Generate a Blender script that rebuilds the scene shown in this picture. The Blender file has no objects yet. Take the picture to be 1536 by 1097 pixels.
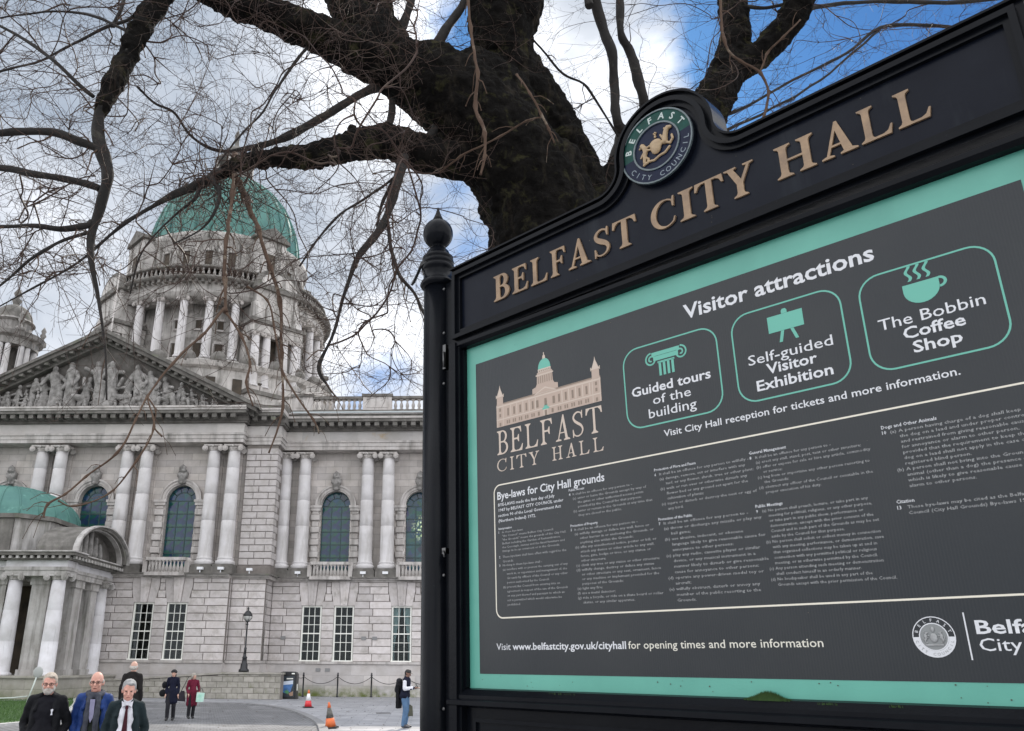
import bpy, bmesh, math, random
import numpy as np
from mathutils import Vector, Matrix, noise

random.seed(7)
SC = bpy.context.scene
COL = SC.collection
R = math.radians

# ------------------------------------------------------------------ camera
PITCH, ROLL, CAMZ = R(19.84), R(0.45), 1.9
FOC, PX, PY = 1244.0, 640.0, 548.5
vF = Vector((0, math.cos(PITCH), math.sin(PITCH)))
vR = Vector((1, 0, 0))
vU = vR.cross(vF)
iR = vR * math.cos(ROLL) + vU * math.sin(ROLL)
iU = -vR * math.sin(ROLL) + vU * math.cos(ROLL)
iR = vR * math.cos(ROLL) + vU * math.sin(ROLL)
cam_d = bpy.data.cameras.new('camera')
cam = bpy.data.objects.new('camera', cam_d)
COL.objects.link(cam)
m = Matrix.Identity(4)
for i in range(3):
    m[i][0] = iR[i]; m[i][1] = iU[i]; m[i][2] = -vF[i]
m[2][3] = CAMZ
cam.matrix_world = m
cam_d.sensor_width = 36.0
cam_d.lens = 36.0 * FOC / 1536.0
cam_d.shift_x = (768.0 - PX) / 1536.0
cam_d.clip_start = 0.05
cam_d.clip_end = 3000
SC.camera = cam

def ray(x, y):
    return vF + iR * ((x - PX) / FOC) + iU * (-(y - PY) / FOC)
def at(x, y, D):
    "world point at forward distance D along the sight line of a measured photo point"
    r = ray(x, y)
    return Vector((0, 0, CAMZ)) + r * (D / r.y)
def ground(x, y, z=0.0):
    r = ray(x, y)
    return Vector((0, 0, CAMZ)) + r * ((z - CAMZ) / r.z)

# ------------------------------------------------------------------ world and sun
SUN_EL, SUN_AZ = R(37), R(13)          # azimuth measured from +Y towards +X
sun_dir = Vector((math.sin(SUN_AZ) * math.cos(SUN_EL), math.cos(SUN_AZ) * math.cos(SUN_EL), math.sin(SUN_EL)))
world = bpy.data.worlds.new('World')
SC.world = world
world.use_nodes = True
nt = world.node_tree
nt.nodes.clear()
def N(t, **k):
    n = nt.nodes.new(t)
    for a, b in k.items():
        setattr(n, a, b)
    return n
def L(a, b):
    nt.links.new(a, b)
def M(op, a, b=None, c=None, clamp=False):
    n = N('ShaderNodeMath', operation=op)
    n.use_clamp = clamp
    for i, v in enumerate((a, b, c)):
        if v is None: continue
        if isinstance(v, (int, float)): n.inputs[i].default_value = v
        else: L(v, n.inputs[i])
    return n.outputs[0]
out = N('ShaderNodeOutputWorld')
bg = N('ShaderNodeBackground')
bg.inputs[1].default_value = 0.15
L(bg.outputs[0], out.inputs[0])
sky = N('ShaderNodeTexSky', sky_type='NISHITA')
sky.sun_disc = False
sky.sun_elevation = SUN_EL
sky.sun_rotation = SUN_AZ
sky.air_density = 1.0
sky.dust_density = 0.3
sky.ozone_density = 2.0
tc = N('ShaderNodeTexCoord')
DIR = tc.outputs['Generated']
mp = N('ShaderNodeMapping'); L(DIR, mp.inputs[0]); mp.inputs['Scale'].default_value = (1, 1, 1.7)
n1 = N('ShaderNodeTexNoise'); L(mp.outputs[0], n1.inputs['Vector'])
n1.inputs['Scale'].default_value = 3.2; n1.inputs['Detail'].default_value = 9; n1.inputs['Roughness'].default_value = 0.58; n1.inputs['Distortion'].default_value = 0.35
n2 = N('ShaderNodeTexNoise'); L(mp.outputs[0], n2.inputs['Vector'])
n2.inputs['Scale'].default_value = 2.6; n2.inputs['Detail'].default_value = 9; n2.inputs['Roughness'].default_value = 0.56; n2.inputs['Distortion'].default_value = 0.2
def blob(x, y, inner, outer):
    "soft cloud region round a sky direction; angles in degrees"
    d = ray(x, y).normalized()
    dp = N('ShaderNodeVectorMath', operation='DOT_PRODUCT')
    L(DIR, dp.inputs[0]); dp.inputs[1].default_value = d
    mr = N('ShaderNodeMapRange', interpolation_type='SMOOTHSTEP')
    L(dp.outputs['Value'], mr.inputs[0])
    mr.inputs[1].default_value = math.cos(R(outer)); mr.inputs[2].default_value = math.cos(R(inner))
    return mr.outputs[0]
cov = M('ADD', 0.78, 0.0)
def addb(cur, w, *a):
    return M('ADD', cur, M('MULTIPLY', blob(*a), w))
cov = addb(cov, -0.95, 1330, 60, 8, 27)
cov = addb(cov, -0.5, 1200, 240, 2, 12)
cov = addb(cov, -0.55, 570, 590, 1, 5)
cov = addb(cov, -0.22, 560, 360, 2, 9)
cov = addb(cov, -0.42, 690, 60, 0.5, 3.5)
cov = addb(cov, 0.5, 180, 150, 8, 26)
cov = addb(cov, 0.60, 890, 90, 1, 9)
cov = addb(cov, 0.35, 830, 220, 2, 7)
cov = addb(cov, 0.25, 1010, 120, 0.5, 3)
mask = M('MULTIPLY', M('SUBTRACT', M('ADD', cov, M('MULTIPLY', M('SUBTRACT', n1.outputs[0], 0.5), 2.3)), 0.16), 2.0, clamp=True)
ms = N('ShaderNodeMapRange', interpolation_type='SMOOTHSTEP'); L(mask, ms.inputs[0])
brt = M('ADD', 1.05, M('MULTIPLY', M('SUBTRACT', n2.outputs[0], 0.45), 2.6))  # clouds beyond the view set extra bright to fill the shaded facade
brt = addb(brt, -0.95, 400, 220, 16, 44)  # dims the raised clouds back down across the view
brt = addb(brt, 0.22, 860, 120, 3, 13)
brt = addb(brt, 0.38, 640, 60, 2, 10)
brt = addb(brt, 0.30, 480, 110, 2, 11)
brt = addb(brt, 0.50, 60, 430, 2, 11)
brt = addb(brt, 0.40, 560, 590, 1, 9)
brt = addb(brt, -0.25, 60, 60, 3, 20)
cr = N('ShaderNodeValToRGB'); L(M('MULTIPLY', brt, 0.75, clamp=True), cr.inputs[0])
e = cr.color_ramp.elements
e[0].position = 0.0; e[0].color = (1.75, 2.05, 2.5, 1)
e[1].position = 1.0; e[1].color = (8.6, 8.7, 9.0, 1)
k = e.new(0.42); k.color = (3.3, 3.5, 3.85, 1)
bl = N('ShaderNodeMix', data_type='RGBA', blend_type='MULTIPLY'); bl.inputs[0].default_value = 1
L(sky.outputs[0], bl.inputs[6]); bl.inputs[7].default_value = (0.125, 0.27, 0.43, 1)
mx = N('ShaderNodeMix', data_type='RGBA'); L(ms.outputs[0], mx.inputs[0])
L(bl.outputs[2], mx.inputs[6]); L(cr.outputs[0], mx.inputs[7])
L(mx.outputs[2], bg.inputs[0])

sd = bpy.data.lights.new('sun', 'SUN'); sd.energy = 2.0; sd.angle = R(0.6); sd.color = (1.0, 0.93, 0.82)
so = bpy.data.objects.new('sun', sd); COL.objects.link(so)
so.rotation_euler = (-sun_dir).to_track_quat('-Z', 'Y').to_euler()

SC.view_settings.view_transform = 'Standard'
SC.view_settings.look = 'None'
SC.view_settings.exposure = 0.70
SC.view_settings.gamma = 1.0
SC.view_settings.use_curve_mapping = False

# ------------------------------------------------------------------ helpers
class MB:
    def __init__(s): s.v = []; s.f = []; s.sm = []
    def face(s, idx, sm=False): s.f.append(tuple(idx)); s.sm.append(sm)
    def box(s, a0, a1, b0, b1, c0, c1):
        n = len(s.v)
        s.v += [(a0,b0,c0),(a1,b0,c0),(a1,b1,c0),(a0,b1,c0),(a0,b0,c1),(a1,b0,c1),(a1,b1,c1),(a0,b1,c1)]
        for q in ((0,3,2,1),(4,5,6,7),(0,1,5,4),(1,2,6,5),(2,3,7,6),(3,0,4,7)): s.face([n+i for i in q])
        return s
    def cbox(s, a0, a1, b0, b1, c0, c1, ch=0.02):
        "box whose front (low b) edges are chamfered"
        n = len(s.v)
        s.v += [(a0,b0+ch,c0),(a1,b0+ch,c0),(a1,b1,c0),(a0,b1,c0),(a0,b0+ch,c1),(a1,b0+ch,c1),(a1,b1,c1),(a0,b1,c1),
                (a0+ch,b0,c0+ch),(a1-ch,b0,c0+ch),(a1-ch,b0,c1-ch),(a0+ch,b0,c1-ch)]
        for q in ((0,3,2,1),(4,5,6,7),(1,2,6,5),(2,3,7,6),(3,0,4,7),(8,9,10,11),(0,1,9,8),(1,5,10,9),(5,4,11,10),(4,0,8,11)): s.face([n+i for i in q])
        return s
    def prism(s, pts, lo, hi, ax='y', smooth=False):
        "2D outline extruded along ax; pts are (x,z) for y, (y,z) for x, (x,y) for z"
        n = len(s.v); k = len(pts)
        def P(p, t):
            return (p[0], t, p[1]) if ax == 'y' else ((t, p[0], p[1]) if ax == 'x' else (p[0], p[1], t))
        s.v += [P(p, lo) for p in pts] + [P(p, hi) for p in pts]
        s.face(range(n, n+k)); s.face(range(n+2*k-1, n+k-1, -1))
        for i in range(k):
            j = (i+1) % k
            s.face((n+i, n+k+i, n+k+j, n+j), smooth)
        return s
    def lathe(s, prof, c=(0,0,0), seg=24, a0=0, a1=2*math.pi, smooth=True, sc=(1,1)):
        full = abs(a1-a0-2*math.pi) < 1e-6
        n = len(s.v); k = seg if full else seg+1
        for r, z in prof:
            for i in range(k):
                a = a0 + (a1-a0)*i/seg
                s.v.append((c[0]+r*math.cos(a)*sc[0], c[1]+r*math.sin(a)*sc[1], c[2]+z))
        for j in range(len(prof)-1):
            for i in range(seg):
                i2 = (i+1) % k
                s.face((n+j*k+i, n+j*k+i2, n+(j+1)*k+i2, n+(j+1)*k+i), smooth)
        if full:
            s.face([n+i for i in range(k)][::-1]); s.face([n+(len(prof)-1)*k+i for i in range(k)])
        return s
    def ell(s, c, r, seg=10, rings=7):
        prof = [(math.sin(math.pi*i/rings), -math.cos(math.pi*i/rings)) for i in range(rings+1)]
        n = len(s.v)
        for pr, pz in prof:
            for i in range(seg):
                a = 2*math.pi*i/seg
                s.v.append((c[0]+r[0]*max(pr,1e-3)*math.cos(a), c[1]+r[1]*max(pr,1e-3)*math.sin(a), c[2]+r[2]*pz))
        for j in range(rings):
            for i in range(seg):
                s.face((n+j*seg+i, n+j*seg+(i+1)%seg, n+(j+1)*seg+(i+1)%seg, n+(j+1)*seg+i), True)
        s.face([n+i for i in range(seg)][::-1]); s.face([n+rings*seg+i for i in range(seg)])
        return s
    def tube(s, pts, rad, sides=8, cap=True, smooth=True, jit=None):
        pts = [Vector(p) for p in pts]
        if isinstance(rad, (int, float)): rad = [rad]*len(pts)
        n = len(s.v); up = None
        for i, p in enumerate(pts):
            t = (pts[min(i+1, len(pts)-1)] - pts[max(i-1, 0)])
            if t.length < 1e-9: t = Vector((0,0,1))
            t.normalize()
            if up is None:
                up = t.orthogonal().normalized()
            else:
                up = (up - t*up.dot(t))
                if up.length < 1e-6: up = t.orthogonal()
                up.normalize()
            w = t.cross(up)
            for q in range(sides):
                a = 2*math.pi*q/sides
                rr = rad[i]
                if jit: rr *= 1 + jit*noise.noise(Vector((p.x*4+math.cos(a)*1.3, p.y*4+math.sin(a)*1.3, p.z*4)))
                s.v.append(tuple(p + (up*math.cos(a) + w*math.sin(a))*rr))
        for i in range(len(pts)-1):
            for q in range(sides):
                q2 = (q+1) % sides
                s.face((n+i*sides+q, n+i*sides+q2, n+(i+1)*sides+q2, n+(i+1)*sides+q), smooth)
        if cap:
            s.face([n+q for q in range(sides)][::-1]); s.face([n+(len(pts)-1)*sides+q for q in range(sides)])
        return s
    def cap(s, p0, r0, p1, r1, sides=12):
        "tapered capsule for remeshing"
        p0 = Vector(p0); p1 = Vector(p1)
        s.tube([p0, p0.lerp(p1, .5), p1], [r0, (r0+r1)/2, r1], sides)
        s.ell(p0, (r0, r0, r0), sides, 8); s.ell(p1, (r1, r1, r1), sides, 8)
        return s
    def mesh(s, name, mat=None):
        me = bpy.data.meshes.new(name)
        me.from_pydata([tuple(v) for v in s.v], [], s.f)
        me.polygons.foreach_set('use_smooth', s.sm)
        if mat: me.materials.append(mat)
        me.update()
        return me

def obj(name, me, parent=None, loc=None, rot=None, label=None, cat=None, group=None, kind=None, scale=None, mat=None):
    if isinstance(me, MB): me = me.mesh(name, mat)
    elif mat and me is not None and not me.materials: me.materials.append(mat)
    o = bpy.data.objects.new(name, me); COL.objects.link(o)
    if parent: o.parent = parent
    if loc is not None: o.location = loc
    if rot is not None: o.rotation_euler = rot
    if scale is not None: o.scale = scale
    if label: o['label'] = label
    if cat: o['category'] = cat
    if group: o['group'] = group
    if kind: o['kind'] = kind
    return o

def evaluated(me, mods, name, mat):
    "apply modifiers to a mesh and return the result"
    o = bpy.data.objects.new('tmp', me); COL.objects.link(o)
    for t, kw in mods:
        md = o.modifiers.new(t, t)
        for a, b in kw.items(): setattr(md, a, b)
    dg = bpy.context.evaluated_depsgraph_get()
    me2 = bpy.data.meshes.new_from_object(o.evaluated_get(dg))
    bpy.data.objects.remove(o)
    me2.name = name
    me2.materials.clear()
    if mat: me2.materials.append(mat)
    me2.polygons.foreach_set('use_smooth', [True]*len(me2.polygons))
    return me2
def fuse(mb, name, mat, voxel=0.012, smooth=4, disp=None):
    me = mb.mesh(name)
    mods = [('REMESH', dict(mode='VOXEL', voxel_size=voxel)), ('SMOOTH', dict(iterations=smooth, factor=0.5))]
    if disp:
        tx = bpy.data.textures.new('lump', 'CLOUDS'); tx.noise_scale = disp[1]; tx.noise_depth = 3
        mods.append(('DISPLACE', dict(texture=tx, strength=disp[0], mid_level=0.5, texture_coords='GLOBAL')))
    return evaluated(me, mods, name, mat)

# ------------------------------------------------------------------ materials
def mat(name, col, rough=0.7, metal=0.0, var=None, vscale=3.0, bump=0.0, bscale=30.0, stain=None, streak=None, rand=0.0, coat=0.0, spec=None, brick=None, moss=None, detail=6):
    if 'stone' in name and 'kerb' not in name:
        col = (col[0], col[1]*.985, col[2]*1.005); var = var and (var[0]*.95, var[1]*.94, var[2]*.95)
    mt = bpy.data.materials.new(name); mt.use_nodes = True
    t = mt.node_tree; bs = t.nodes['Principled BSDF']
    def nn(ty, **k):
        n = t.nodes.new(ty)
        for a, b in k.items(): setattr(n, a, b)
        return n
    def mixc(f, a, b, bt='MIX'):
        n = nn('ShaderNodeMix', data_type='RGBA', blend_type=bt)
        for i, v in ((0, f), (6, a), (7, b)):
            if isinstance(v, (int, float)): n.inputs[i].default_value = v
            elif isinstance(v, tuple): n.inputs[i].default_value = (*v[:3], 1)
            else: t.links.new(v, n.inputs[i])
        return n.outputs[2]
    tcn = nn('ShaderNodeTexCoord'); oi = nn('ShaderNodeObjectInfo')
    ad = nn('ShaderNodeVectorMath', operation='ADD'); t.links.new(tcn.outputs['Object'], ad.inputs[0])
    sc_ = nn('ShaderNodeMath', operation='MULTIPLY'); t.links.new(oi.outputs['Random'], sc_.inputs[0]); sc_.inputs[1].default_value = 37.0 if rand else 0.0
    t.links.new(sc_.outputs[0], ad.inputs[1])
    co = ad.outputs[0]
    def noi(scale, det=6, rg=0.6, vec=None, dist=0.0):
        n = nn('ShaderNodeTexNoise'); t.links.new(vec or co, n.inputs['Vector'])
        n.inputs['Scale'].default_value = scale; n.inputs['Detail'].default_value = det; n.inputs['Roughness'].default_value = rg; n.inputs['Distortion'].default_value = dist
        return n.outputs[0]
    def rng(v, a, b, c=0.0, d=1.0):
        n = nn('ShaderNodeMapRange'); t.links.new(v, n.inputs[0])
        for i, q in enumerate((a, b, c, d)): n.inputs[i+1].default_value = q
        return n.outputs[0]
    c = col
    if var: c = mixc(rng(noi(vscale, detail), 0.32, 0.68), col, var)
    hgt = None
    if brick:
        cx = nn('ShaderNodeSeparateXYZ'); t.links.new(tcn.outputs['Object'], cx.inputs[0])
        cb = nn('ShaderNodeCombineXYZ')
        if len(brick) > 4 and brick[4] == 'xy':
            t.links.new(cx.outputs[0], cb.inputs[0]); t.links.new(cx.outputs[1], cb.inputs[1])
        else:
            sm = nn('ShaderNodeMath', operation='ADD'); t.links.new(cx.outputs[0], sm.inputs[0]); t.links.new(cx.outputs[1], sm.inputs[1])
            t.links.new(sm.outputs[0], cb.inputs[0]); t.links.new(cx.outputs[2], cb.inputs[1])
        b = nn('ShaderNodeTexBrick'); t.links.new(cb.outputs[0], b.inputs[0])
        b.inputs['Scale'].default_value = 1.0; b.inputs['Brick Width'].default_value = brick[0]; b.inputs['Row Height'].default_value = brick[1]
        b.inputs['Mortar Size'].default_value = brick[2]; b.inputs['Mortar Smooth'].default_value = 0.3
        b.inputs['Color1'].default_value = (0.82, 0.82, 0.82, 1); b.inputs['Color2'].default_value = (1.1, 1.09, 1.07, 1); b.inputs['Mortar'].default_value = (*[brick[3]]*3, 1)
        c = mixc(1.0, c, b.outputs['Color'], 'MULTIPLY')
        hgt = b.outputs['Fac']
    if rand:
        m2 = rng(oi.outputs['Random'], 0, 1, 1-rand, 1+rand*0.6)
        cc = nn('ShaderNodeCombineColor')
        for i in range(3): t.links.new(m2, cc.inputs[i])
        c = mixc(1.0, c, cc.outputs[0], 'MULTIPLY')
    if stain: # (colour, scale, lo, hi)
        c = mixc(rng(noi(stain[1], 8, 0.7, dist=0.6), stain[2], stain[3]), c, stain[0])
    if streak: # vertical dirt streaks (colour, scale, lo, hi)
        mp_ = nn('ShaderNodeMapping'); t.links.new(tcn.outputs['Object'], mp_.inputs[0]); mp_.inputs['Scale'].default_value = (streak[1], streak[1], streak[1]*0.12)
        c = mixc(rng(noi(1.0, 6, 0.65, vec=mp_.outputs[0]), streak[2], streak[3]), c, streak[0])
    if moss: # band of green growth close to given height (colour, z0, z1)
        sp = nn('ShaderNodeSeparateXYZ'); t.links.new(tcn.outputs['Object'], sp.inputs[0])
        f = rng(sp.outputs[2], moss[1], moss[2], 1.0, 0.0)
        n_ = rng(noi(1.3, 7, 0.7), 0.35, 0.6)
        mu = nn('ShaderNodeMath', operation='MULTIPLY'); mu.use_clamp = True
        t.links.new(f, mu.inputs[0]); t.links.new(n_, mu.inputs[1])
        c = mixc(mu.outputs[0], c, moss[0])
    if isinstance(c, tuple): bs.inputs['Base Color'].default_value = (*c[:3], 1)
    else: t.links.new(c, bs.inputs['Base Color'])
    bs.inputs['Roughness'].default_value = rough; bs.inputs['Metallic'].default_value = metal
    bs.inputs['Coat Weight'].default_value = coat
    if spec is not None: bs.inputs['Specular IOR Level'].default_value = spec
    if bump or hgt:
        bp = nn('ShaderNodeBump'); bp.inputs['Strength'].default_value = 1.0
        bp.inputs['Distance'].default_value = bump or 0.01
        h = noi(bscale, 8, 0.65)
        if hgt:
            s1 = nn('ShaderNodeMath', operation='SUBTRACT'); t.links.new(h, s1.inputs[0])
            m3 = nn('ShaderNodeMath', operation='MULTIPLY'); t.links.new(hgt, m3.inputs[0]); m3.inputs[1].default_value = 1.2
            t.links.new(m3.outputs[0], s1.inputs[1]); h = s1.outputs[0]
        t.links.new(h, bp.inputs['Height']); t.links.new(bp.outputs[0], bs.inputs['Normal'])
    return mt

soot = (0.10, 0.095, 0.085)
m_ashlar = mat('ashlar stone', (0.56, 0.53, 0.50), 0.85, var=(0.44, 0.41, 0.375), vscale=0.9, bump=0.006, bscale=14, brick=(1.15, 0.46, 0.012, 0.62), streak=((0.30, 0.28, 0.25), 1.6, 0.52, 0.85))
m_block = mat('rusticated stone', (0.62, 0.59, 0.57), 0.85, var=(0.52, 0.485, 0.455), vscale=2.2, bump=0.008, bscale=16, rand=0.20, stain=((0.26, 0.24, 0.21), 1.3, 0.52, 0.78))
m_joint = mat('joint stone', (0.22, 0.20, 0.18), 0.9, var=(0.15, 0.135, 0.12), bump=0.004)
m_column = mat('column stone', (0.64, 0.63, 0.62), 0.8, var=(0.53, 0.515, 0.50), vscale=1.1, bump=0.004, bscale=18, streak=((0.33, 0.31, 0.285), 2.2, 0.50, 0.78), rand=0.06)
m_trim = mat('moulding stone', (0.55, 0.53, 0.50), 0.85, var=(0.43, 0.40, 0.37), vscale=1.4, bump=0.006, bscale=16, streak=((0.17, 0.16, 0.145), 1.8, 0.47, 0.76), stain=((0.46, 0.36, 0.24), 0.5, 0.66, 0.78))
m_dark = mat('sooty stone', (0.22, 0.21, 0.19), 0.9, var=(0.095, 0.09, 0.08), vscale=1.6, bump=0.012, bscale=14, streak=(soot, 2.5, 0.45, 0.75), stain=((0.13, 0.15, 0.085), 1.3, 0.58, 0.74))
m_soffit = mat('very dark stone', (0.17, 0.16, 0.145), 0.95, var=(0.085, 0.08, 0.07), vscale=2.0, bump=0.012, bscale=12)  # darkest stone tone, for bed mouldings, tympanum and recessed backs
m_carve = mat('carved stone', (0.34, 0.33, 0.31), 0.85, var=(0.13, 0.125, 0.115), vscale=3.5, bump=0.02, bscale=9, stain=((0.20, 0.19, 0.17), 3.0, 0.56, 0.78), rand=0.1)
m_drum = mat('tower stone', (0.58, 0.56, 0.52), 0.85, var=(0.36, 0.345, 0.32), vscale=0.8, bump=0.012, bscale=10, streak=((0.13, 0.125, 0.11), 1.6, 0.46, 0.70), stain=((0.17, 0.16, 0.145), 0.9, 0.54, 0.74))
m_plinth = mat('plinth stone', (0.58, 0.56, 0.54), 0.85, var=(0.48, 0.45, 0.42), vscale=1.2, bump=0.006, bscale=14, brick=(1.6, 0.62, 0.008, 0.8), moss=((0.11, 0.135, 0.03), 0.15, 0.75))
m_ramp = mat('ramp stone', (0.42, 0.40, 0.35), 0.9, var=(0.28, 0.27, 0.23), vscale=2.4, bump=0.01, bscale=14, rand=0.12, stain=((0.20, 0.20, 0.13), 1.5, 0.55, 0.72))
m_copper = mat('verdigris copper', (0.095, 0.235, 0.20), 0.7, var=(0.055, 0.15, 0.14), vscale=0.7, bump=0.01, bscale=8, streak=((0.06, 0.17, 0.145), 1.2, 0.50, 0.78), stain=((0.25, 0.52, 0.44), 0.9, 0.60, 0.8))
m_white = mat('white window paint', (0.80, 0.80, 0.74), 0.45)
m_iron = mat('black painted iron', (0.012, 0.013, 0.015), 0.35, bump=0.001, bscale=60)
m_lead = mat('lead bars', (0.02, 0.05, 0.05), 0.5)

def glassmat(name, tint, fac):
    mt = bpy.data.materials.new(name); mt.use_nodes = True
    t = mt.node_tree; t.nodes.clear()
    o = t.nodes.new('ShaderNodeOutputMaterial'); mx = t.nodes.new('ShaderNodeMixShader')
    tr = t.nodes.new('ShaderNodeBsdfTransparent'); gl = t.nodes.new('ShaderNodeBsdfGlossy'); fr = t.nodes.new('ShaderNodeFresnel')
    tr.inputs[0].default_value = (*tint, 1); gl.inputs['Roughness'].default_value = 0.03; gl.inputs['Color'].default_value = (0.9, 0.95, 1, 1)
    fr.inputs[0].default_value = 1.3
    t.links.new(fr.outputs[0], mx.inputs[0]); t.links.new(tr.outputs[0], mx.inputs[1]); t.links.new(gl.outputs[0], mx.inputs[2]); t.links.new(mx.outputs[0], o.inputs[0])
    return mt
m_glass = glassmat('window glass', (0.75, 0.8, 0.78), 0.3)
def stained(name, painted_glow=False):
    mt = bpy.data.materials.new(name); mt.use_nodes = True
    t = mt.node_tree; bs = t.nodes['Principled BSDF']
    g = t.nodes.new('ShaderNodeTexCoord'); v = t.nodes.new('ShaderNodeTexVoronoi'); t.links.new(g.outputs['Object'], v.inputs['Vector']); v.inputs['Scale'].default_value = 3.2
    n = t.nodes.new('ShaderNodeTexNoise'); t.links.new(g.outputs['Object'], n.inputs['Vector']); n.inputs['Scale'].default_value = 1.3
    r = t.nodes.new('ShaderNodeValToRGB'); mx = t.nodes.new('ShaderNodeMix'); mx.data_type = 'RGBA'; mx.inputs[0].default_value = 0.06
    t.links.new(n.outputs[0], r.inputs[0]); el = r.color_ramp.elements
    el[0].position = 0.3; el[0].color = (0.007, 0.022, 0.032, 1); el[1].position = 0.7; el[1].color = (0.018, 0.058, 0.085, 1)
    t.links.new(r.outputs[0], mx.inputs[6]); t.links.new(v.outputs['Color'], mx.inputs[7])
    mu = t.nodes.new('ShaderNodeMix'); mu.data_type = 'RGBA'; mu.blend_type = 'MULTIPLY'; mu.inputs[0].default_value = 1; mu.inputs[7].default_value = (0.35, 0.85, 0.9, 1)
    t.links.new(mx.outputs[2], mu.inputs[6]); t.links.new(mu.outputs[2], bs.inputs['Base Color'])
    bs.inputs['Roughness'].default_value = 0.12
    if painted_glow:  # painted glow: emissive patch on the panes for light seen behind them
        sp = t.nodes.new('ShaderNodeVectorMath'); sp.operation = 'DISTANCE'; t.links.new(g.outputs['Object'], sp.inputs[0]); sp.inputs[1].default_value = (0.05, 0.45, 10.6)
        m1 = t.nodes.new('ShaderNodeMapRange'); t.links.new(sp.outputs['Value'], m1.inputs[0]); m1.inputs[1].default_value = 1.1; m1.inputs[2].default_value = 0.2
        v2 = t.nodes.new('ShaderNodeTexVoronoi'); t.links.new(g.outputs['Object'], v2.inputs['Vector']); v2.inputs['Scale'].default_value = 7
        m2 = t.nodes.new('ShaderNodeMapRange'); t.links.new(v2.outputs['Distance'], m2.inputs[0]); m2.inputs[1].default_value = 0.55; m2.inputs[2].default_value = 0.1
        m3 = t.nodes.new('ShaderNodeMath'); m3.operation = 'MULTIPLY'; t.links.new(m1.outputs[0], m3.inputs[0]); t.links.new(m2.outputs[0], m3.inputs[1])
        bs.inputs['Emission Color'].default_value = (0.85, 1.0, 0.55, 1); t.links.new(m3.outputs[0], bs.inputs['Emission Strength'])
    return mt
m_stained = stained('stained glass'); m_stained_glow = stained('stained glass with emissive glow', True)
m_room = mat('dark interior', (0.03, 0.026, 0.022), 0.9, var=(0.09, 0.07, 0.05), vscale=1.2)
m_curtain = mat('sheer curtain', (0.55, 0.62, 0.66), 0.8, var=(0.42, 0.5, 0.55))
# ------------------------------------------------------------------ ground
def flat(name, pts, z, m_, kind='structure', z0=None):
    mb = MB()
    if z0 is None:
        mb.v = [(p[0], p[1], z) for p in pts]; mb.face(range(len(pts)))
    else: mb.prism([(p[0], p[1]) for p in pts], z0, z, 'z')
    return obj(name, mb, mat=m_, kind=kind)
m_flags = mat('pale flagstones', (0.36, 0.37, 0.39), 0.6, var=(0.27, 0.28, 0.30), vscale=0.9, bump=0.004, bscale=20, brick=(0.9, 0.6, 0.016, 0.55, 'xy'), stain=((0.20, 0.205, 0.215), 0.7, 0.50, 0.72))
m_setts = mat('grey setts', (0.22, 0.225, 0.235), 0.65, var=(0.15, 0.15, 0.16), vscale=3.0, bump=0.02, bscale=8, brick=(0.30, 0.20, 0.03, 0.30, 'xy'), stain=((0.30, 0.30, 0.31), 0.4, 0.5, 0.75))
m_kerb = mat('kerb granite', (0.24, 0.24, 0.245), 0.7, var=(0.17, 0.17, 0.175), bump=0.004)
m_soil = mat('far ground', (0.20, 0.20, 0.20), 0.9, var=(0.14, 0.14, 0.14), vscale=0.05)
m_turf = mat('turf', (0.035, 0.085, 0.018), 0.9, var=(0.055, 0.11, 0.025), vscale=1.5, bump=0.02, bscale=25)
flat('ground', [(-1200, -1200), (1200, -1200), (1200, 1200), (-1200, 1200)], -0.012, m_soil)
flat('forecourt_paving', [(-60, -12), (40, -12), (40, 60), (-60, 60)], 0.0, m_flags)
# circular carriage road of setts with a granite kerb
rc, rr_ = Vector((-14.5, 25.5)), 18.0
kp = [ground(*p) for p in ((320, 1056), (375, 1057.5), (430, 1065), (470, 1080), (485, 1097))]
edge = [(-60, 45.4), (-30, 45.2), (-16, 44.9)] + [(p.x, p.y) for p in kp] + [(-2.4, 21), (-2.6, 15), (-4.2, 9), (-7, 4), (-60, 2)]
def smooth2(pts, n=6):
    out_ = []
    for i in range(len(pts)-1):
        p0 = pts[max(i-1, 0)]; p1 = pts[i]; p2 = pts[i+1]; p3 = pts[min(i+2, len(pts)-1)]
        for j in range(n):
            t = j/n
            out_.append(tuple(0.5*((2*p1[q]) + (-p0[q]+p2[q])*t + (2*p0[q]-5*p1[q]+4*p2[q]-p3[q])*t*t + (-p0[q]+3*p1[q]-3*p2[q]+p3[q])*t**3) for q in range(len(p1))))
    out_.append(tuple(pts[-1])); return out_
es = smooth2(edge[1:-1], 8)
flat('carriage_road', [edge[0]] + es + [edge[-1]], 0.006, m_setts)
mb = MB()
for i in range(len(es)-1):
    a_ = Vector(es[i]); b_ = Vector(es[i+1]); d = (b_-a_).normalized(); nrm = Vector((-d.y, d.x))*0.14
    mb.prism([tuple(a_-nrm), tuple(b_-nrm), tuple(b_+nrm), tuple(a_+nrm)], -0.01, 0.07, 'z')
obj('kerb', mb, mat=m_kerb, kind='structure')
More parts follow.
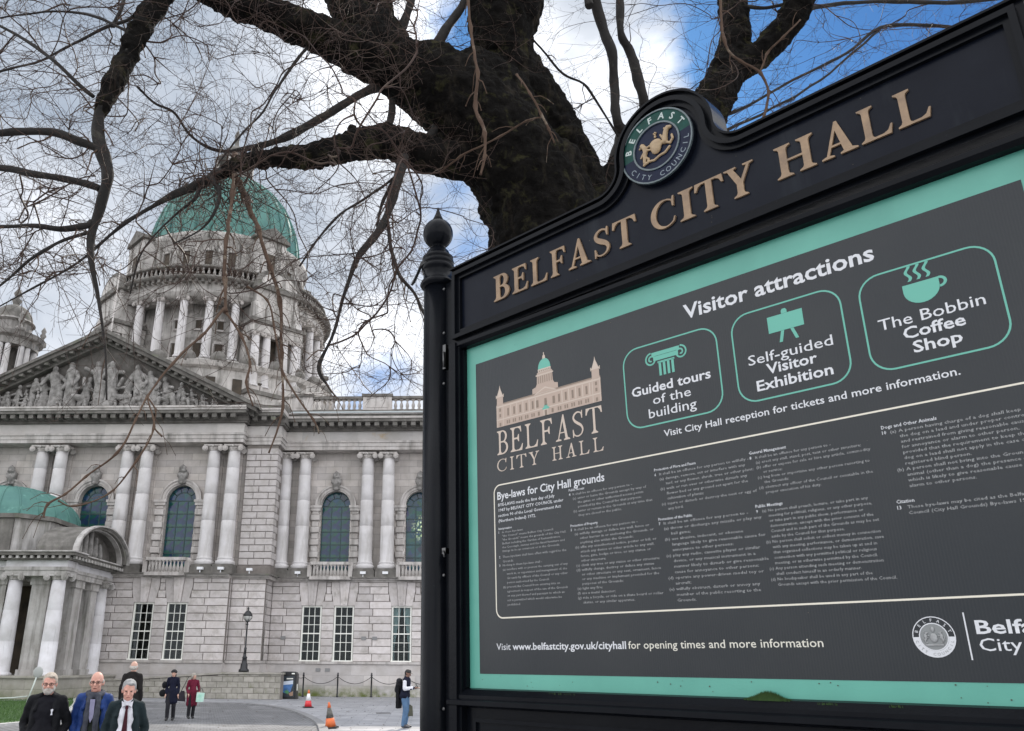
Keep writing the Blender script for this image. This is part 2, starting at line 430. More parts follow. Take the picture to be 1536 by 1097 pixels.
# lawn
lw = [ground(*p) for p in ((-40, 1040), (100, 1043), (113, 1052), (112, 1060), (95, 1072), (47, 1084.5), (0, 1090), (-60, 1096))]
lp = smooth2([(p.x, p.y) for p in lw], 6)
flat('lawn', [(-45, 56)] + lp + [(-45, 24)], 0.05, m_turf, z0=-0.01)
mb = MB()
for i in range(len(lp)-1):
    a_ = Vector(lp[i]); b_ = Vector(lp[i+1]); d = (b_-a_).normalized(); nrm = Vector((-d.y, d.x))*0.13
    mb.prism([tuple(a_-nrm), tuple(b_-nrm), tuple(b_+nrm), tuple(a_+nrm)], -0.01, 0.085, 'z')
obj('lawn_edging', mb, mat=mat('pale edging stone', (0.5, 0.5, 0.48), 0.8, var=(0.4, 0.4, 0.38), bump=0.003), kind='structure')
# grass blades on the lawn
mb = MB(); rg = random.Random(3)
def inside(p, poly):
    c = False; j = len(poly)-1
    for i in range(len(poly)):
        if (poly[i][1] > p[1]) != (poly[j][1] > p[1]) and p[0] < (poly[j][0]-poly[i][0])*(p[1]-poly[i][1])/(poly[j][1]-poly[i][1])+poly[i][0]: c = not c
        j = i
    return c
poly = [(-45, 56)] + lp + [(-45, 24)]
for _ in range(42000):
    x = rg.uniform(-27, -12.4); y = rg.uniform(27.5, 55)
    if not inside((x, y), poly): continue
    h = rg.uniform(0.04, 0.09); a_ = rg.uniform(0, 6.3); w = 0.012
    n = len(mb.v)
    mb.v += [(x-w*math.cos(a_), y-w*math.sin(a_), 0.05), (x+w*math.cos(a_), y+w*math.sin(a_), 0.05), (x+rg.uniform(-.03, .03), y+rg.uniform(-.03, .03), 0.05+h)]
    mb.face((n, n+1, n+2))
obj('grass', mb, mat=mat('grass blades', (0.04, 0.10, 0.02), 0.8, var=(0.07, 0.14, 0.03), vscale=4), kind='stuff', label='short green lawn grass at the left edge of the road', cat='grass')

# ------------------------------------------------------------------ city hall
hall = obj('city_hall', None, loc=(0, 56, 0), rot=(0, 0, -R(3)), label='grand pale stone city hall with columns, carved pediment and green copper dome', cat='building')
blocks = {}
nblock = [0]
stuffb = MB()
stuffc = {}
def stone(u0, u1, vf, z0, z1, par=None, side=None, depth=0.25, m_=None):
    "one rusticated block, proud of the joint wall; side='x' lays it on a face looking along +u"
    w = round(u1-u0, 2); h = round(z1-z0, 2)
    key = (w, h, depth, (m_ or m_block).name)
    if key not in blocks:
        g = 0.02
        blocks[key] = MB().cbox(-w/2+g, w/2-g, 0, depth, -h/2+g, h/2-g, 0.022).mesh('stone_block', m_ or m_block)
    uc, zc = (u0+u1)/2, (z0+z1)/2
    if par is None:
        nblock[0] += 1
        if nblock[0] > 295:
            n = len(stuffb.v); g = 0.02
            if side == 'x':
                stuffb.box(vf-depth, vf, u0+g, u1-g, z0+g, z1-g)
            else: stuffb.cbox(u0+g, u1-g, vf, vf+depth, z0+g, z1-g, 0.022)
            return
    if side == 'x':   # here u0,u1 run along v and vf is the u of the face
        return obj('stone_block', blocks[key], par or hall, (vf, uc, zc), (0, 0, R(90)))
    return obj('stone_block', blocks[key], par or hall, (uc, vf, zc))

def part(name, mb, m_, **k): return obj(name, mb, hall, mat=m_, **k)

def arch_wall(mb, u0, u1, z0, z1, uc, hw, zb, zs, v, d):
    "wall panel with an arched opening, and its reveal"
    SEG = 14
    arc = [(uc - hw*math.cos(math.pi*i/SEG), zs + hw*math.sin(math.pi*i/SEG)) for i in range(SEG+1)]
    def q(*p):
        n = len(mb.v); mb.v += [(a, v, b) for a, b in p]; mb.face(range(n, n+len(p)))
    q((u0, z0), (uc-hw, z0), (uc-hw, zs), (u0, zs)); q((uc+hw, z0), (u1, z0), (u1, zs), (uc+hw, zs))
    if zb > z0: q((uc-hw, z0), (uc+hw, z0), (uc+hw, zb), (uc-hw, zb))
    q((u0, zs), arc[0], *[arc[i] for i in range(1, SEG//2+1)], (uc, z1), (u0, z1))
    q((uc, z1), *[arc[i] for i in range(SEG//2, SEG+1)], (u1, zs), (u1, z1))
    prof = [(uc-hw, zb)] + arc + [(uc+hw, zb)]
    for i in range(len(prof)-1):
        n = len(mb.v); a, b = prof[i], prof[i+1]
        mb.v += [(a[0], v, a[1]), (b[0], v, b[1]), (b[0], v+d, b[1]), (a[0], v+d, a[1])]; mb.face((n, n+1, n+2, n+3))

# --- shared column meshes
def column_mesh(r, h, name='column', groove=True):
    prof = [(r*1.32, 0), (r*1.32, h*.012), (r*1.36, h*.02), (r*1.30, h*.032), (r*1.12, h*.036), (r*1.12, h*.046), (r*1.2, h*.052), (r*1.06, h*.06), (r*1.0, h*.066)]
    for i in range(1, 13):
        t = i/12; z = h*(.066 + .934*t)
        rr = r*(1 - .16*t**1.6)
        if groove and i in (4, 7, 10):
            prof += [(rr, z-.015), (rr*.975, z-.006), (rr*.975, z+.006), (rr, z+.015)]
        else: prof.append((rr, z))
    return MB().lathe(prof, seg=22).mesh(name, m_column)
def capital_mesh(r, name='capital', m_=None):
    mb = MB(); a = r*1.28
    mb.lathe([(r*.86, 0), (r*.95, r*.06), (r*.86, r*.12), (r*.9, r*.2), (r*1.05, r*.45), (r*.9, r*.55)], seg=20)
    mb.box(-a*.95, a*.95, -a*.8, a*.8, r*.56, r*.70); mb.box(-a*1.02, a*1.02, -a*.9, a*.9, r*.70, r*.84)
    for sx in (-1, 1):
        for sy in (-1, 1):
            c = Vector((sx*a*.88, sy*a*.82, r*.30)); R1 = r*.40
            n_seg = 14
            for rad, t0, t1 in ((R1, -.10*a, .16*a), (R1*.62, -.2*a, 0), (R1*.25, -.26*a, 0)):
                y0, y1 = sorted((c.y + sy*t0*-1, c.y - sy*t1))
                mb.prism([(c.x + rad*math.cos(2*math.pi*i/n_seg), c.z + rad*math.sin(2*math.pi*i/n_seg)) for i in range(n_seg)], y0, y1, 'y', True)
        mb.ell((0, sx*a*.85, r*.62), (r*.2, r*.14, r*.2), 8, 6)
    return mb.mesh(name, m_ or m_trim)
capm = capital_mesh(0.46)
pedm = MB().box(-.68, .68, -.66, .66, 0, .42).box(-.62, .62, -.6, .6, .42, .56).mesh('pedestal', m_dark)
colm = column_mesh(0.46, 7.35)
def column(u, v, z0=7.75, cm=None, kp_=None, ch=7.35, ped=True):
    c = obj('column', cm or colm, hall, (u, v, z0))
    obj('capital', kp_ or capm, c, (0, 0, ch))
    if ped: obj('pedestal', pedm, c, (0, 0, -.56))
    return c

# --- arched window with its surround
def urn_lump(mb, u, v, z, s=1.0):
    "carved keystone cartouche"
    mb.prism([(u-.26*s, z-.55*s), (u+.26*s, z-.55*s), (u+.38*s, z+.35*s), (u-.38*s, z+.35*s)], v-.2, v+.15, 'y')
    mb.ell((u, v-.24, z-.10), (.25*s, .2, .34*s)); mb.ell((u-.28*s, v-.2, z+.1*s), (.13*s, .14, .22*s), 8, 6); mb.ell((u+.28*s, v-.2, z+.1*s), (.13*s, .14, .22*s), 8, 6)
    mb.ell((u, v-.24, z+.42*s), (.34*s, .2, .13*s)); mb.ell((u-.15*s, v-.26, z+.62*s), (.13*s, .15, .16*s), 8, 6); mb.ell((u+.15*s, v-.26, z+.62*s), (.13*s, .15, .16*s), 8, 6)
    mb.ell((u, v-.28, z+.72*s), (.11*s, .15, .18*s), 8, 6); mb.ell((u, v-.36, z-.05), (.13*s, .14, .2*s), 8, 6); mb.ell((u, v-.24, z-.5*s), (.16*s, .16, .14*s), 8, 6)
cartm = None
pane_cache = {}
def pane_mesh(w, h, m_):
    k = (round(w, 3), round(h, 3), m_.name)
    if k not in pane_cache: pane_cache[k] = MB().box(-w/2, w/2, 0, .02, -h/2, h/2).mesh('pane', m_)
    return pane_cache[k]
def arched_window(uc, v, painted_glow=False):
    hw, zb, zs = 1.0, 7.75, 12.03
    gm = m_stained_glow if painted_glow else m_stained
    root = obj('arched_window', None, hall)
    mb = MB()
    for i in range(16):
        a0, a1 = math.pi*i/16, math.pi*(i+1)/16
        for r0, r1, y0, y1 in ((1.0, 1.10, -.10, .02), (1.10, 1.28, -.16, .02), (1.28, 1.40, -.24, .02)):
            p = [(uc-r*math.cos(t), zs+r*math.sin(t)) for r, t in ((r0, a0), (r1, a0), (r1, a1), (r0, a1))]
            mb.prism(p, v+y0, v+y1, 'y')
    for s in (-1, 1):
        mb.box(uc+s*1.35-.42, uc+s*1.35+.42, v-.26, v+.02, 11.86, 12.02); mb.box(uc+s*1.35-.36, uc+s*1.35+.36, v-.20, v+.02, 11.66, 11.859)
    obj('archivolt', mb, root, mat=m_trim)
    mb = MB(); urn_lump(mb, uc, v-.1, 13.55, .9); obj('keystone', fuse(mb, 'keystone', m_carve, .05, 2), root)
    mb = MB()
    z = 7.72; i = 0
    while z < 11.6:
        for s in (-1, 1):
            w = .30 if i % 2 else .40
            obj('jamb_block', MB().cbox(uc+s*1.36-w*.8, uc+s*1.36+w*.8, v-(.14 if i % 2 else .24), v+.02, z+.01, min(z+.40, 11.65), .04), root, mat=m_trim)
        z += .41; i += 1
    # glass: panes of three lights
    vg = v + .42
    xs = [-1.0, -.34, .34, 1.0]; zsn = [zb + (zs-zb)*i/5 for i in range(6)]
    for a in range(3):
        for b in range(5):
            w = xs[a+1]-xs[a]-.05; h = zsn[b+1]-zsn[b]-.05
            if painted_glow:
                mbp = MB().box(uc+(xs[a]+xs[a+1])/2-w/2, uc+(xs[a]+xs[a+1])/2+w/2, vg, vg+.02, (zsn[b]+zsn[b+1])/2-h/2, (zsn[b]+zsn[b+1])/2+h/2)
                obj('pane', mbp, root, mat=gm)
            else:
                obj('pane', pane_mesh(w, h, gm), root, (uc+(xs[a]+xs[a+1])/2, vg, (zsn[b]+zsn[b+1])/2))
    for r0, r1, segs in ((0.02, .55, 1), (.58, .99, 5)):
        for q in range(segs):
            t0 = math.pi*q/segs + (.03 if segs > 1 else 0); t1 = math.pi*(q+1)/segs - (.03 if segs > 1 else 0)
            k_ = 10 if segs == 1 else 4
            p = [(uc-r1*math.cos(t0+(t1-t0)*i/k_), zs+.03+r1*math.sin(t0+(t1-t0)*i/k_)*.97) for i in range(k_+1)]
            if segs > 1: p += [(uc-r0*math.cos(t1+(t0-t1)*i/k_), zs+.03+r0*math.sin(t1+(t0-t1)*i/k_)*.97) for i in range(k_+1)]
            obj('pane', MB().prism(p, vg, vg+.02, 'y'), root, mat=gm)
    mb = MB()
    for x in (-.34, .34): mb.box(uc+x-.03, uc+x+.03, vg-.03, vg+.05, zb, zs)
    for z in zsn[1:]: mb.box(uc-1, uc+1, vg-.028, vg+.048, z-.03, z+.03)
    n_ = 12
    for i in range(n_):
        a0, a1 = math.pi*i/n_, math.pi*(i+1)/n_
        mb.prism([(uc-r*math.cos(t), zs+r*math.sin(t)) for r, t in ((.54, a0), (.6, a0), (.6, a1), (.54, a1))], vg-.026, vg+.05, 'y')
        mb.prism([(uc-r*math.cos(t), zs+r*math.sin(t)) for r, t in ((.95, a0), (1.02, a0), (1.02, a1), (.95, a1))], vg-.026, vg+.05, 'y')
    for q in range(1, 5):
        t = math.pi*q/5
        mb.tube([(uc-.56*math.cos(t), vg, zs+.56*math.sin(t)), (uc-.98*math.cos(t), vg, zs+.98*math.sin(t))], .028, 4)
    obj('glazing_bars', mb, root, mat=m_lead)

balm = MB().box(-.085, .085, -.085, .085, 0, .06).lathe([(.05, .06), (.07, .10), (.095, .22), (.085, .34), (.05, .46), (.045, .52), (.075, .57), (.05, .60)], seg=8).box(-.085, .085, -.085, .085, .60, .66).mesh('baluster', m_trim)
def balcony(uc, vf, w=2.9):
    root = obj('balcony', None, hall)
    mb = MB()
    mb.prism([(uc-w/2-.05, vf), (uc+w/2+.05, vf), (uc+w/2-.2, vf-.55), (uc-w/2+.2, vf-.55)], 7.0, 7.2, 'z')
    mb.prism([(uc-w/2-.02, vf), (uc+w/2+.02, vf), (uc+w/2-.22, vf-.52), (uc-w/2+.22, vf-.52)], 7.94, 8.12, 'z')
    for s in (-1, 1): mb.box(uc+s*(w/2-.12)-.14, uc+s*(w/2-.12)+.14, vf-.32, vf+.3, 7.2, 7.94)
    obj('parapet', mb, root, mat=m_trim)
    n_ = 10
    for i in range(n_):
        t = (i+.5)/n_*2-1
        obj('baluster', balm, root, (uc+t*(w/2-.32), vf-.42+.12*t*t, 7.2), scale=(1, 1, .74/.66))

# --- ground-floor sash window
m_sash = MB()
def sash_window(uc, vf, z0=2.05, z1=5.42, w=1.28, curtain=False, first=[None]):
    root = obj('sash_window', None, hall, (uc, vf, 0))
    if first[0] is None:
        fr = MB(); h = w/2
        for s in (-1, 1): fr.box(s*h-.10 if s > 0 else -h, h if s > 0 else -h+.10, .10, .26, z0, z1)
        fr.box(-h+.10, h-.10, .10, .26, z1-.1, z1); fr.box(-h-.02, h+.02, -.06, .26, z0-.14, z0+.07)
        zi0, zi1 = z0+.07, z1-.1; hi = h-.10
        fr.box(-hi, hi, .13, .24, (zi0+zi1)/2-.035, (zi0+zi1)/2+.035)
        gb = MB()
        for x in (-hi/3, hi/3): gb.box(x-.017, x+.017, .15, .22, zi0, zi1)
        for i in (1, 2, 4, 5):
            z = zi0+(zi1-zi0)*i/6; gb.box(-hi, hi, .152, .218, z-.017, z+.017)
        gl = MB().box(-hi, hi, .185, .19, zi0, zi1)
        rm = MB(); rm.v = [(-1.3, .3, 1.6), (1.3, .3, 1.6), (1.3, 2.6, 1.6), (-1.3, 2.6, 1.6), (-1.3, .3, 5.7), (1.3, .3, 5.7), (1.3, 2.6, 5.7), (-1.3, 2.6, 5.7)]
        for q in ((0,1,2,3), (4,5,6,7), (3,2,6,7), (0,3,7,4), (1,2,6,5)): rm.face(q)
        bl_ = MB()
        for i in range(7):
            bl_.box(-.5+.05*i, -.47+.05*i, .34+.02*(i % 2), .36+.02*(i % 2), 2.2, 5.3)
        first[0] = [fr.mesh('frame', m_white), gb.mesh('glazing_bars', m_white), gl.mesh('glass', m_glass), rm.mesh('interior', m_room)]
    for n_, me in zip(('frame', 'glazing_bars', 'glass', 'interior'), first[0]): obj(n_, me, root)
    if curtain:
        for s in (-1, 1):
            mb = MB(); cols = 14; n = len(mb.v)
            for j in range(9):
                zt = j/8; zz = 5.3 - 3.15*zt
                inner = .06 + .38*min(1, max(0, (zt-.05)*1.5)); 
                for i in range(cols+1):
                    x = .54 + (inner-.54)*i/cols
                    mb.v.append((s*x, .32+.03*math.sin(i*1.9), zz))
            for j in range(8):
                for i in range(cols): mb.face((n+j*(cols+1)+i, n+j*(cols+1)+i+1, n+(j+1)*(cols+1)+i+1, n+(j+1)*(cols+1)+i), True)
            obj('curtain', mb, root, mat=m_curtain)

# --- ground floor wall: joints behind, blocks in front, voussoir fans over the windows
Z0, CH = 2.05, 0.455
rb = random.Random(5)
def rustic(u0, u1, vf, wins, ztop=6.9):
    "wins: window centres"
    hw = .64
    # backing wall with rectangular holes
    mb = MB(); es_ = [u0]
    for w in wins: es_ += [w-hw, w+hw]
    es_.append(u1); vb = vf+.05
    for i in range(0, len(es_), 2): mb.box(es_[i], es_[i+1], vb, vb+.6, 1.9, 5.42)
    mb.box(u0, u1, vb, vb+.6, 5.42, ztop)
    for w in wins: mb.box(w-hw, w+hw, vb, vb+.6, 1.9, 2.0)
    part('wall', mb, m_joint)
    for w in wins:
        # keystone and flanking voussoirs
        part('voussoir', MB().prism([(w-.20, 5.42), (w+.20, 5.42), (w+.33, ztop), (w-.33, ztop)], vf-.10, vb, 'y').prism([(w-.06, 5.5), (w+.06, 5.5), (w+.1, ztop-.05), (w-.1, ztop-.05)], vf-.14, vf-.101, 'y'), m_block)
        for s in (-1, 1):
            p = [(w+s*.23, 5.42), (w+s*.64, 5.42), (w+s*.98, 5.93), (w+s*1.12, 6.40), (w+s*.66, 6.40), (w+s*.36, ztop)]
            p = [(w+s*.225, 5.425), (w+s*.66, 5.425), (w+s*.86, 6.36), (w+s*.86, ztop-.02), (w+s*.355, ztop-.02)]
            if s < 0: p = p[::-1]
            part('voussoir', MB().prism(p, vf-.005, vb, 'y'), m_block)
    z = Z0; row = 0
    while z < ztop-.05:
        z1 = min(z+CH, ztop)
        segs = []
        cuts = []
        for w in wins:
            ex = hw if z < 5.3 else (.70 if z < 5.6 else (.80 if z < 6.1 else .88))
            cuts.append((w-ex, w+ex))
        a = u0
        for c0, c1 in cuts: segs.append((a, c0)); a = c1
        segs.append((a, u1))
        for s0, s1 in segs:
            if s1-s0 < .12: continue
            ln = s1-s0; n_ = max(1, round(ln/(1.05 if row % 2 else 1.3)))
            if ln > .9 and n_ == 1 and row % 2: n_ = 2
            xs = [s0+ln*i/n_ for i in range(n_+1)]
            if n_ > 1 and row % 2 == 0: xs = [s0]+[x+(.0) for x in xs[1:-1]]+[s1]
            if n_ >= 2 and row % 2: 
                xs = [s0] + [x - .22 for x in xs[1:-1]] + [s1]
            for i in range(len(xs)-1): stone(xs[i], xs[i+1], vf, z, z1)
        z += CH; row += 1
    for w in wins: pass
WINS_WING = [-7.2, -5.12, -1.42, .66, 4.35, 6.43, 10.1, 12.2]
rustic(-9.85, 14.0, -1.0, WINS_WING)
for i, w in enumerate(WINS_WING): sash_window(w, -1.0, curtain=(i == 2))
WP = [-28.9, -26.8, -23.0, -20.9, -17.25, -15.15]
rustic(-32.0, -12.0, -3.5, WP)
for w in WP: sash_window(w, -3.5)
rustic(-12.0, -9.85, -2.9, [])
# returns of the pavilion, looking right
mb = MB().box(-12.0, -9.95, -2.5, -1.1, 1.9, 6.9); part('wall', mb, m_joint)
z = Z0; row = 0
while z < 6.85:
    z1 = min(z+CH, 6.9)
    if row % 2: stone(-2.62, -1.85, -9.85, z, z1, side='x'); stone(-1.85, -1.0, -9.85, z, z1, side='x')
    else: stone(-2.62, -1.0, -9.85, z, z1, side='x')
    stone(-3.22, -2.9, -12.0+.001, z, z1, side='x')
    z += CH; row += 1
# plinth under everything, and the string course on it
mb = MB().box(-9.84, 14, -1.08, 0, -.05, 1.9); mb.box(-12.0, -9.84, -2.98, 0, -.05, 1.9); mb.box(-32, -12.0, -3.58, 0, -.05, 1.9)
part('plinth', mb, m_plinth)
mb = MB().box(-9.80, 14, -1.16, 0, 1.901, 2.05); mb.box(-12.0, -9.80, -3.06, 0, 1.901, 2.05); mb.box(-32, -12.0, -3.66, 0, 1.901, 2.05)
part('string_course', mb, m_trim)
# ledge between the storeys
mb = MB()
for (a, b, v) in ((-9.6, 14, -1.0), (-12.0, -9.6, -2.9), (-32, -12.0, -3.5)):
    mb.box(a, b, v-.10, .2, 6.9, 7.0); mb.box(a, b+.12*(v > -2) , v-.30, .2, 7.0, 7.10)
part('ledge', mb, m_trim)
mb = MB()
for (a, b, v) in ((-9.35, 14, -1.0), (-12.0, -9.45, -2.9), (-32, -11.9, -3.5)):
    mb.box(a, b, v-.46, .2, 7.1, 7.19)
part('ledge_top', mb, m_dark)

# --- upper storey
mb = MB()
for i, uc in enumerate((-6.1, -.34, 5.42, 11.2)):
    a, b = (-9.9 if i == 0 else uc-2.88), uc+2.88
    arch_wall(mb, a, b, 7.15, 15.7, uc, 1.0, 7.7, 12.03, 0.0, .7)
part('wall', mb, m_ashlar)
for i, uc in enumerate((-6.1, -.34, 5.42, 11.2)):
    arched_window(uc, 0.0, painted_glow=(i == 1)); balcony(uc, -1.05)
mb = MB()
for i, uc in enumerate((-27.75, -21.95, -16.05)):
    a, b = (-32 if i == 0 else uc-2.93), (uc+2.9 if i < 2 else -11.85)
    arch_wall(mb, a, b, 7.15, 15.7, uc, 1.0, 7.7, 12.03, -2.2, .7)
part('wall', mb, m_ashlar)
for uc in (-27.75, -21.95, -16.05):
    arched_window(uc, -2.2); balcony(uc, -3.45)
for u in (-9.55, -8.22, -3.92, -2.5, 1.86, 3.28, 7.6, 9.02): column(u, -.62)
for u in (-31.4, -30.1, -25.55, -24.25, -19.72, -18.42, -13.88, -12.55): column(u, -2.95)
for u in (-12.55, -13.88, -18.42, -19.72, -24.25, -25.55, -8.22, -3.92, -2.5, 1.86, 3.28):
    vv = -2.2 if u < -10 else 0.0
    mb = MB().box(u-.42, u+.42, vv-.16, vv+.01, 7.2, 15.1); mb.box(u-.5, u+.5, vv-.22, vv+.01, 15.1, 15.62)
    part('pilaster', mb, m_ashlar)
# quoined pier
mb = MB().box(-11.85, -9.75, -2.5, 0, 7.15, 15.7); mb.box(-11.86, -9.72, -2.62, 0, 7.19, 7.75)
part('wall', mb, m_joint)
z = 7.78; row = 0
while z < 15.3:
    if row % 2: stone(-11.83, -10.85, -2.56, z, z+.42); stone(-10.85, -9.70, -2.56, z, z+.42); stone(-2.31, -1.3, -9.70, z, z+.42, side='x')
    else: stone(-11.83, -11.2, -2.56, z, z+.42); stone(-11.2, -10.2, -2.56, z, z+.42); stone(-10.2, -9.70, -2.56, z, z+.42); stone(-2.31, -1.75, -9.70, z, z+.42, side='x')
    z += .425; row += 1
# --- entablature
def entab(a, b, v, mb1, mb2, mb3, r=0):
    mb1.box(a, b, v, .6, 15.66, 15.9); mb1.box(a, b+r*.05, v-.05, .6, 15.9, 16.15); mb1.box(a, b+r*.12, v-.12, .6, 16.15, 16.28)
    mb2.box(a, b, v+.02, .6, 16.28, 16.95)
    mb3.box(a, b+r*.22, v-.22, .6, 16.95, 17.08); mb3.box(a, b+r*.3, v-.30, .6, 17.08, 17.42)
e1, e2, e3 = MB(), MB(), MB()
entab(-9.58, 14, -1.05, e1, e2, e3); entab(-11.92, -9.58, -2.62, e1, e2, e3, 1); entab(-32, -11.92, -3.35, e1, e2, e3, 1)
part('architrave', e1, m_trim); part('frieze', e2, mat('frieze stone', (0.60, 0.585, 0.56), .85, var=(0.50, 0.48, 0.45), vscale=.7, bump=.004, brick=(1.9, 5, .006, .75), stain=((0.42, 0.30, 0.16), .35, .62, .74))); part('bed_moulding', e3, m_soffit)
cor, cort = MB(), MB()
for a, b, v, r in ((-9.28, 14, -1.05, 0), (-11.62, -9.28, -2.62, 1), (-32.6, -11.62, -3.35, 1)):
    cor.box(a, b+r*.0, v-.95, .6, 17.42, 17.62); cort.box(a, b, v-1.02, .6, 17.62, 17.76)
    cort.box(a, b, v-1.10, .6, 17.90, 18.0) if v > -2 else cort.box(a, b+.0, v-1.10, .6, 17.76, 17.88)
    if v > -2: cor.box(a, b, v-.98, .6, 17.76, 17.90)
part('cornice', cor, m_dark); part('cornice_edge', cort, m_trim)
mb = MB()
for a, b, v in ((-9.1, 14, -1.35), (-11.5, -9.3, -2.92), (-32, -11.7, -3.65)):
    n_ = int((b-a)/.62)
    for i in range(n_): mb.box(a+.1+i*.62, a+.42+i*.62, v-.56, v, 17.14, 17.42)
part('modillions', mb, m_dark, kind='stuff')
# parapet over the wing
mb = MB().box(-9.3, 14, -1.3, .6, 18.0, 18.42); mb.box(-11.6, -9.3, -2.6, .6, 17.88, 18.42); part('blocking_course', mb, m_dark)
PED = [(-9.3, -7.85), (-4.35, -2.35), (1.45, 3.4), (7.2, 9.2)]
mb, mt_ = MB(), MB()
for a, b in PED:
    part('parapet_pier', MB().box(a, b, -1.2, -.6, 18.42, 19.42).box(a+.25, b-.25, -1.23, -1.19, 18.62, 19.22), m_trim); mt_.box(a-.08, b+.08, -1.3, -.5, 19.42, 19.60)
mt_.box(-7.85, 14, -1.16, -.64, 19.28, 19.46); mt_.box(-7.85, 14, -1.14, -.66, 18.42, 18.50)
part('coping', mt_, m_dark)
balp = MB().box(-.12, .12, -.12, .12, 0, .08).lathe([(.06, .08), (.08, .14), (.125, .28), (.11, .42), (.06, .56), (.055, .62), (.09, .68), (.06, .72)], seg=8).box(-.12, .12, -.12, .12, .70, .78).mesh('baluster', m_trim)
for a, b in ((-7.8, -4.4), (-2.3, 1.4), (3.45, 7.15)):
    n_ = 9
    for i in range(n_): obj('baluster', balp, hall, (a+(b-a)*(i+.5)/n_, -.9, 18.50))
# --- body behind and roofs
mb = MB().box(-32, -11.9, .5, 34, 7, 17.9); mb.box(-11.9, 14, .71, 34, 15.7, 17.9); mb.box(-11.9, 14, 4.5, 34, 0, 15.7)
part('building_mass', mb, m_ashlar)
mb = MB().box(-11.9, 14, 4.4, 4.5, 0, 15.7)
# --- pediment
PA, PZ0, PZ1, PW = -22.0, 17.88, 23.25, 10.75
mb = MB(); vt = -3.2
n = len(mb.v); mb.v = [(PA-PW, vt, PZ0), (PA+PW, vt, PZ0), (PA, vt, PZ1), (PA-PW, 2.0, PZ0), (PA+PW, 2.0, PZ0), (PA, 2.0, PZ1)]
mb.f = [(0,1,2), (5,4,3), (1,4,5,2), (0,2,5,3)]; mb.sm = [False]*4
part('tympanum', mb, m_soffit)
def rake(off0, off1, v0, v1, m_, ext=0.0, name='raking_cornice'):
    mb = MB()
    sl = (PZ1-PZ0)/PW; nx = math.sqrt(1+sl*sl)
    for s in (-1, 1):
        e = PW+ext
        p = [(PA, PZ1+off0*nx), (PA+s*e, PZ1+off0*nx-sl*e), (PA+s*e, PZ1+off1*nx-sl*e), (PA, PZ1+off1*nx)]
        if s < 0: p = p[::-1]
        mb.prism(p, v0, v1, 'y')
    part(name, mb, m_)
rake(-.55, -.25, -3.75, -3.2, m_dark); rake(-.25, .0, -4.35, -3.1, m_soffit, .3); rake(0, .17, -4.5, -3.0, m_dark, .5)
rake(.17, .24, -4.42, 2.0, m_dark, .4)
mb = MB(); sl = (PZ1-PZ0)/PW
for s in (-1, 1):
    for i in range(19):
        x = .5+i*.54; z = PZ1-sl*x-.25*1.12
        mb.prism([(PA+s*x-.13, z-.17), (PA+s*x+.13, z-.17), (PA+s*x+.13, z+.02), (PA+s*x-.13, z+.02)], -4.22, -3.74, 'y')
part('modillions', mb, m_dark, kind='stuff')
# carved figures
def figure(seed, h, pose):
    rg = random.Random(seed); mb = MB()
    lean = rg.uniform(-.12, .12)*h
    def c(p0, r0, p1, r1): mb.cap(tuple(q*h for q in p0), r0*h, tuple(q*h for q in p1), r1*h, 8)
    lx = lean/h
    if pose == 'stand':
        c((0, 0, .05), .15, (lx*.3, 0, .45), .12); c((lx*.3, 0, .5), .11, (lx, -.02, .78), .12)
        c((-.08, -.05, .05), .09, (-.05, -.05, .5), .09)
        mb.ell(((lx)*h, -.04*h, .93*h), (.065*h, .07*h, .085*h)); c((lx, 0, .8), .05, (lx, -.02, .9), .05)
        a = rg.choice((-1, 1))
        c((lx+.12*a, 0, .78), .05, (lx+.26*a, -.06, .62+rg.uniform(-.05, .25)), .045); c((lx+.26*a, -.06, .62), .04, (lx+.22*a, -.14, .45), .035)
        c((lx-.12*a, 0, .78), .05, (lx-.24*a, -.04, .95 if rg.random() < .4 else .55), .04)
        for k_ in range(5): c((rg.uniform(-.14, .14), -.1, .03), .03, (rg.uniform(-.08, .08)+lx*.5, -.09, .6), .025)
    else:
        c((-.1, 0, .1), .14, (.0, 0, .45), .14); c((0, 0, .5), .12, (.05, -.02, .72), .12)
        mb.ell((.08*h, -.04*h, .92*h), (.085*h, .08*h, .1*h)); a = rg.choice((-1, 1))
        c((0, -.05, .3), .12, (.35*a, -.12, .32), .1); c((.35*a, -.12, .3), .09, (.42*a, -.1, .02), .08)
        c((.05, 0, .7), .06, (.05-.25*a, -.06, .5), .05); c((.05, 0, .7), .06, (.3*a, -.08, .6), .05)
        for k_ in range(4): c((rg.uniform(-.2, .2), -.12, .03), .04, (rg.uniform(-.1, .2), -.1, .4), .03)
    return fuse(mb, 'carved_figure', m_carve, .032, 1)
rf = random.Random(11)
figs = [figure(i, 1, 'stand') if False else None for i in range(0)]
base_st = [figure(20+i, 2.6, 'stand') for i in range(4)]; base_si = [figure(40+i, 1.7, 'sit') for i in range(4)]
xs = [-8.3, -7.4, -6.6, -5.7, -4.7, -3.9, -3.0, -1.9, -1.0, 0.0, .9, 1.9, 2.8, 3.7, 4.6, 5.5, 6.4, 7.2, 8.0, 8.8]
for i, x in enumerate(xs):
    av = (PZ1-.65-abs(x)*sl) - PZ0 - .12
    st = av > 1.9 and i % 3 != 2
    hh = min(av*.95, 3.3 if st else 2.2)
    src = rf.choice(base_st if st else base_si); k_ = hh/(2.6 if st else 1.7)
    wk = min(1.25*k_, 1.2) if st else k_*1.0
    obj('carved_figure', src, hall, (PA+x, vt-.28, PZ0+.12), (0, 0, R(rf.uniform(-25, 25))), scale=(wk*rf.choice((-1, 1)), k_, k_))
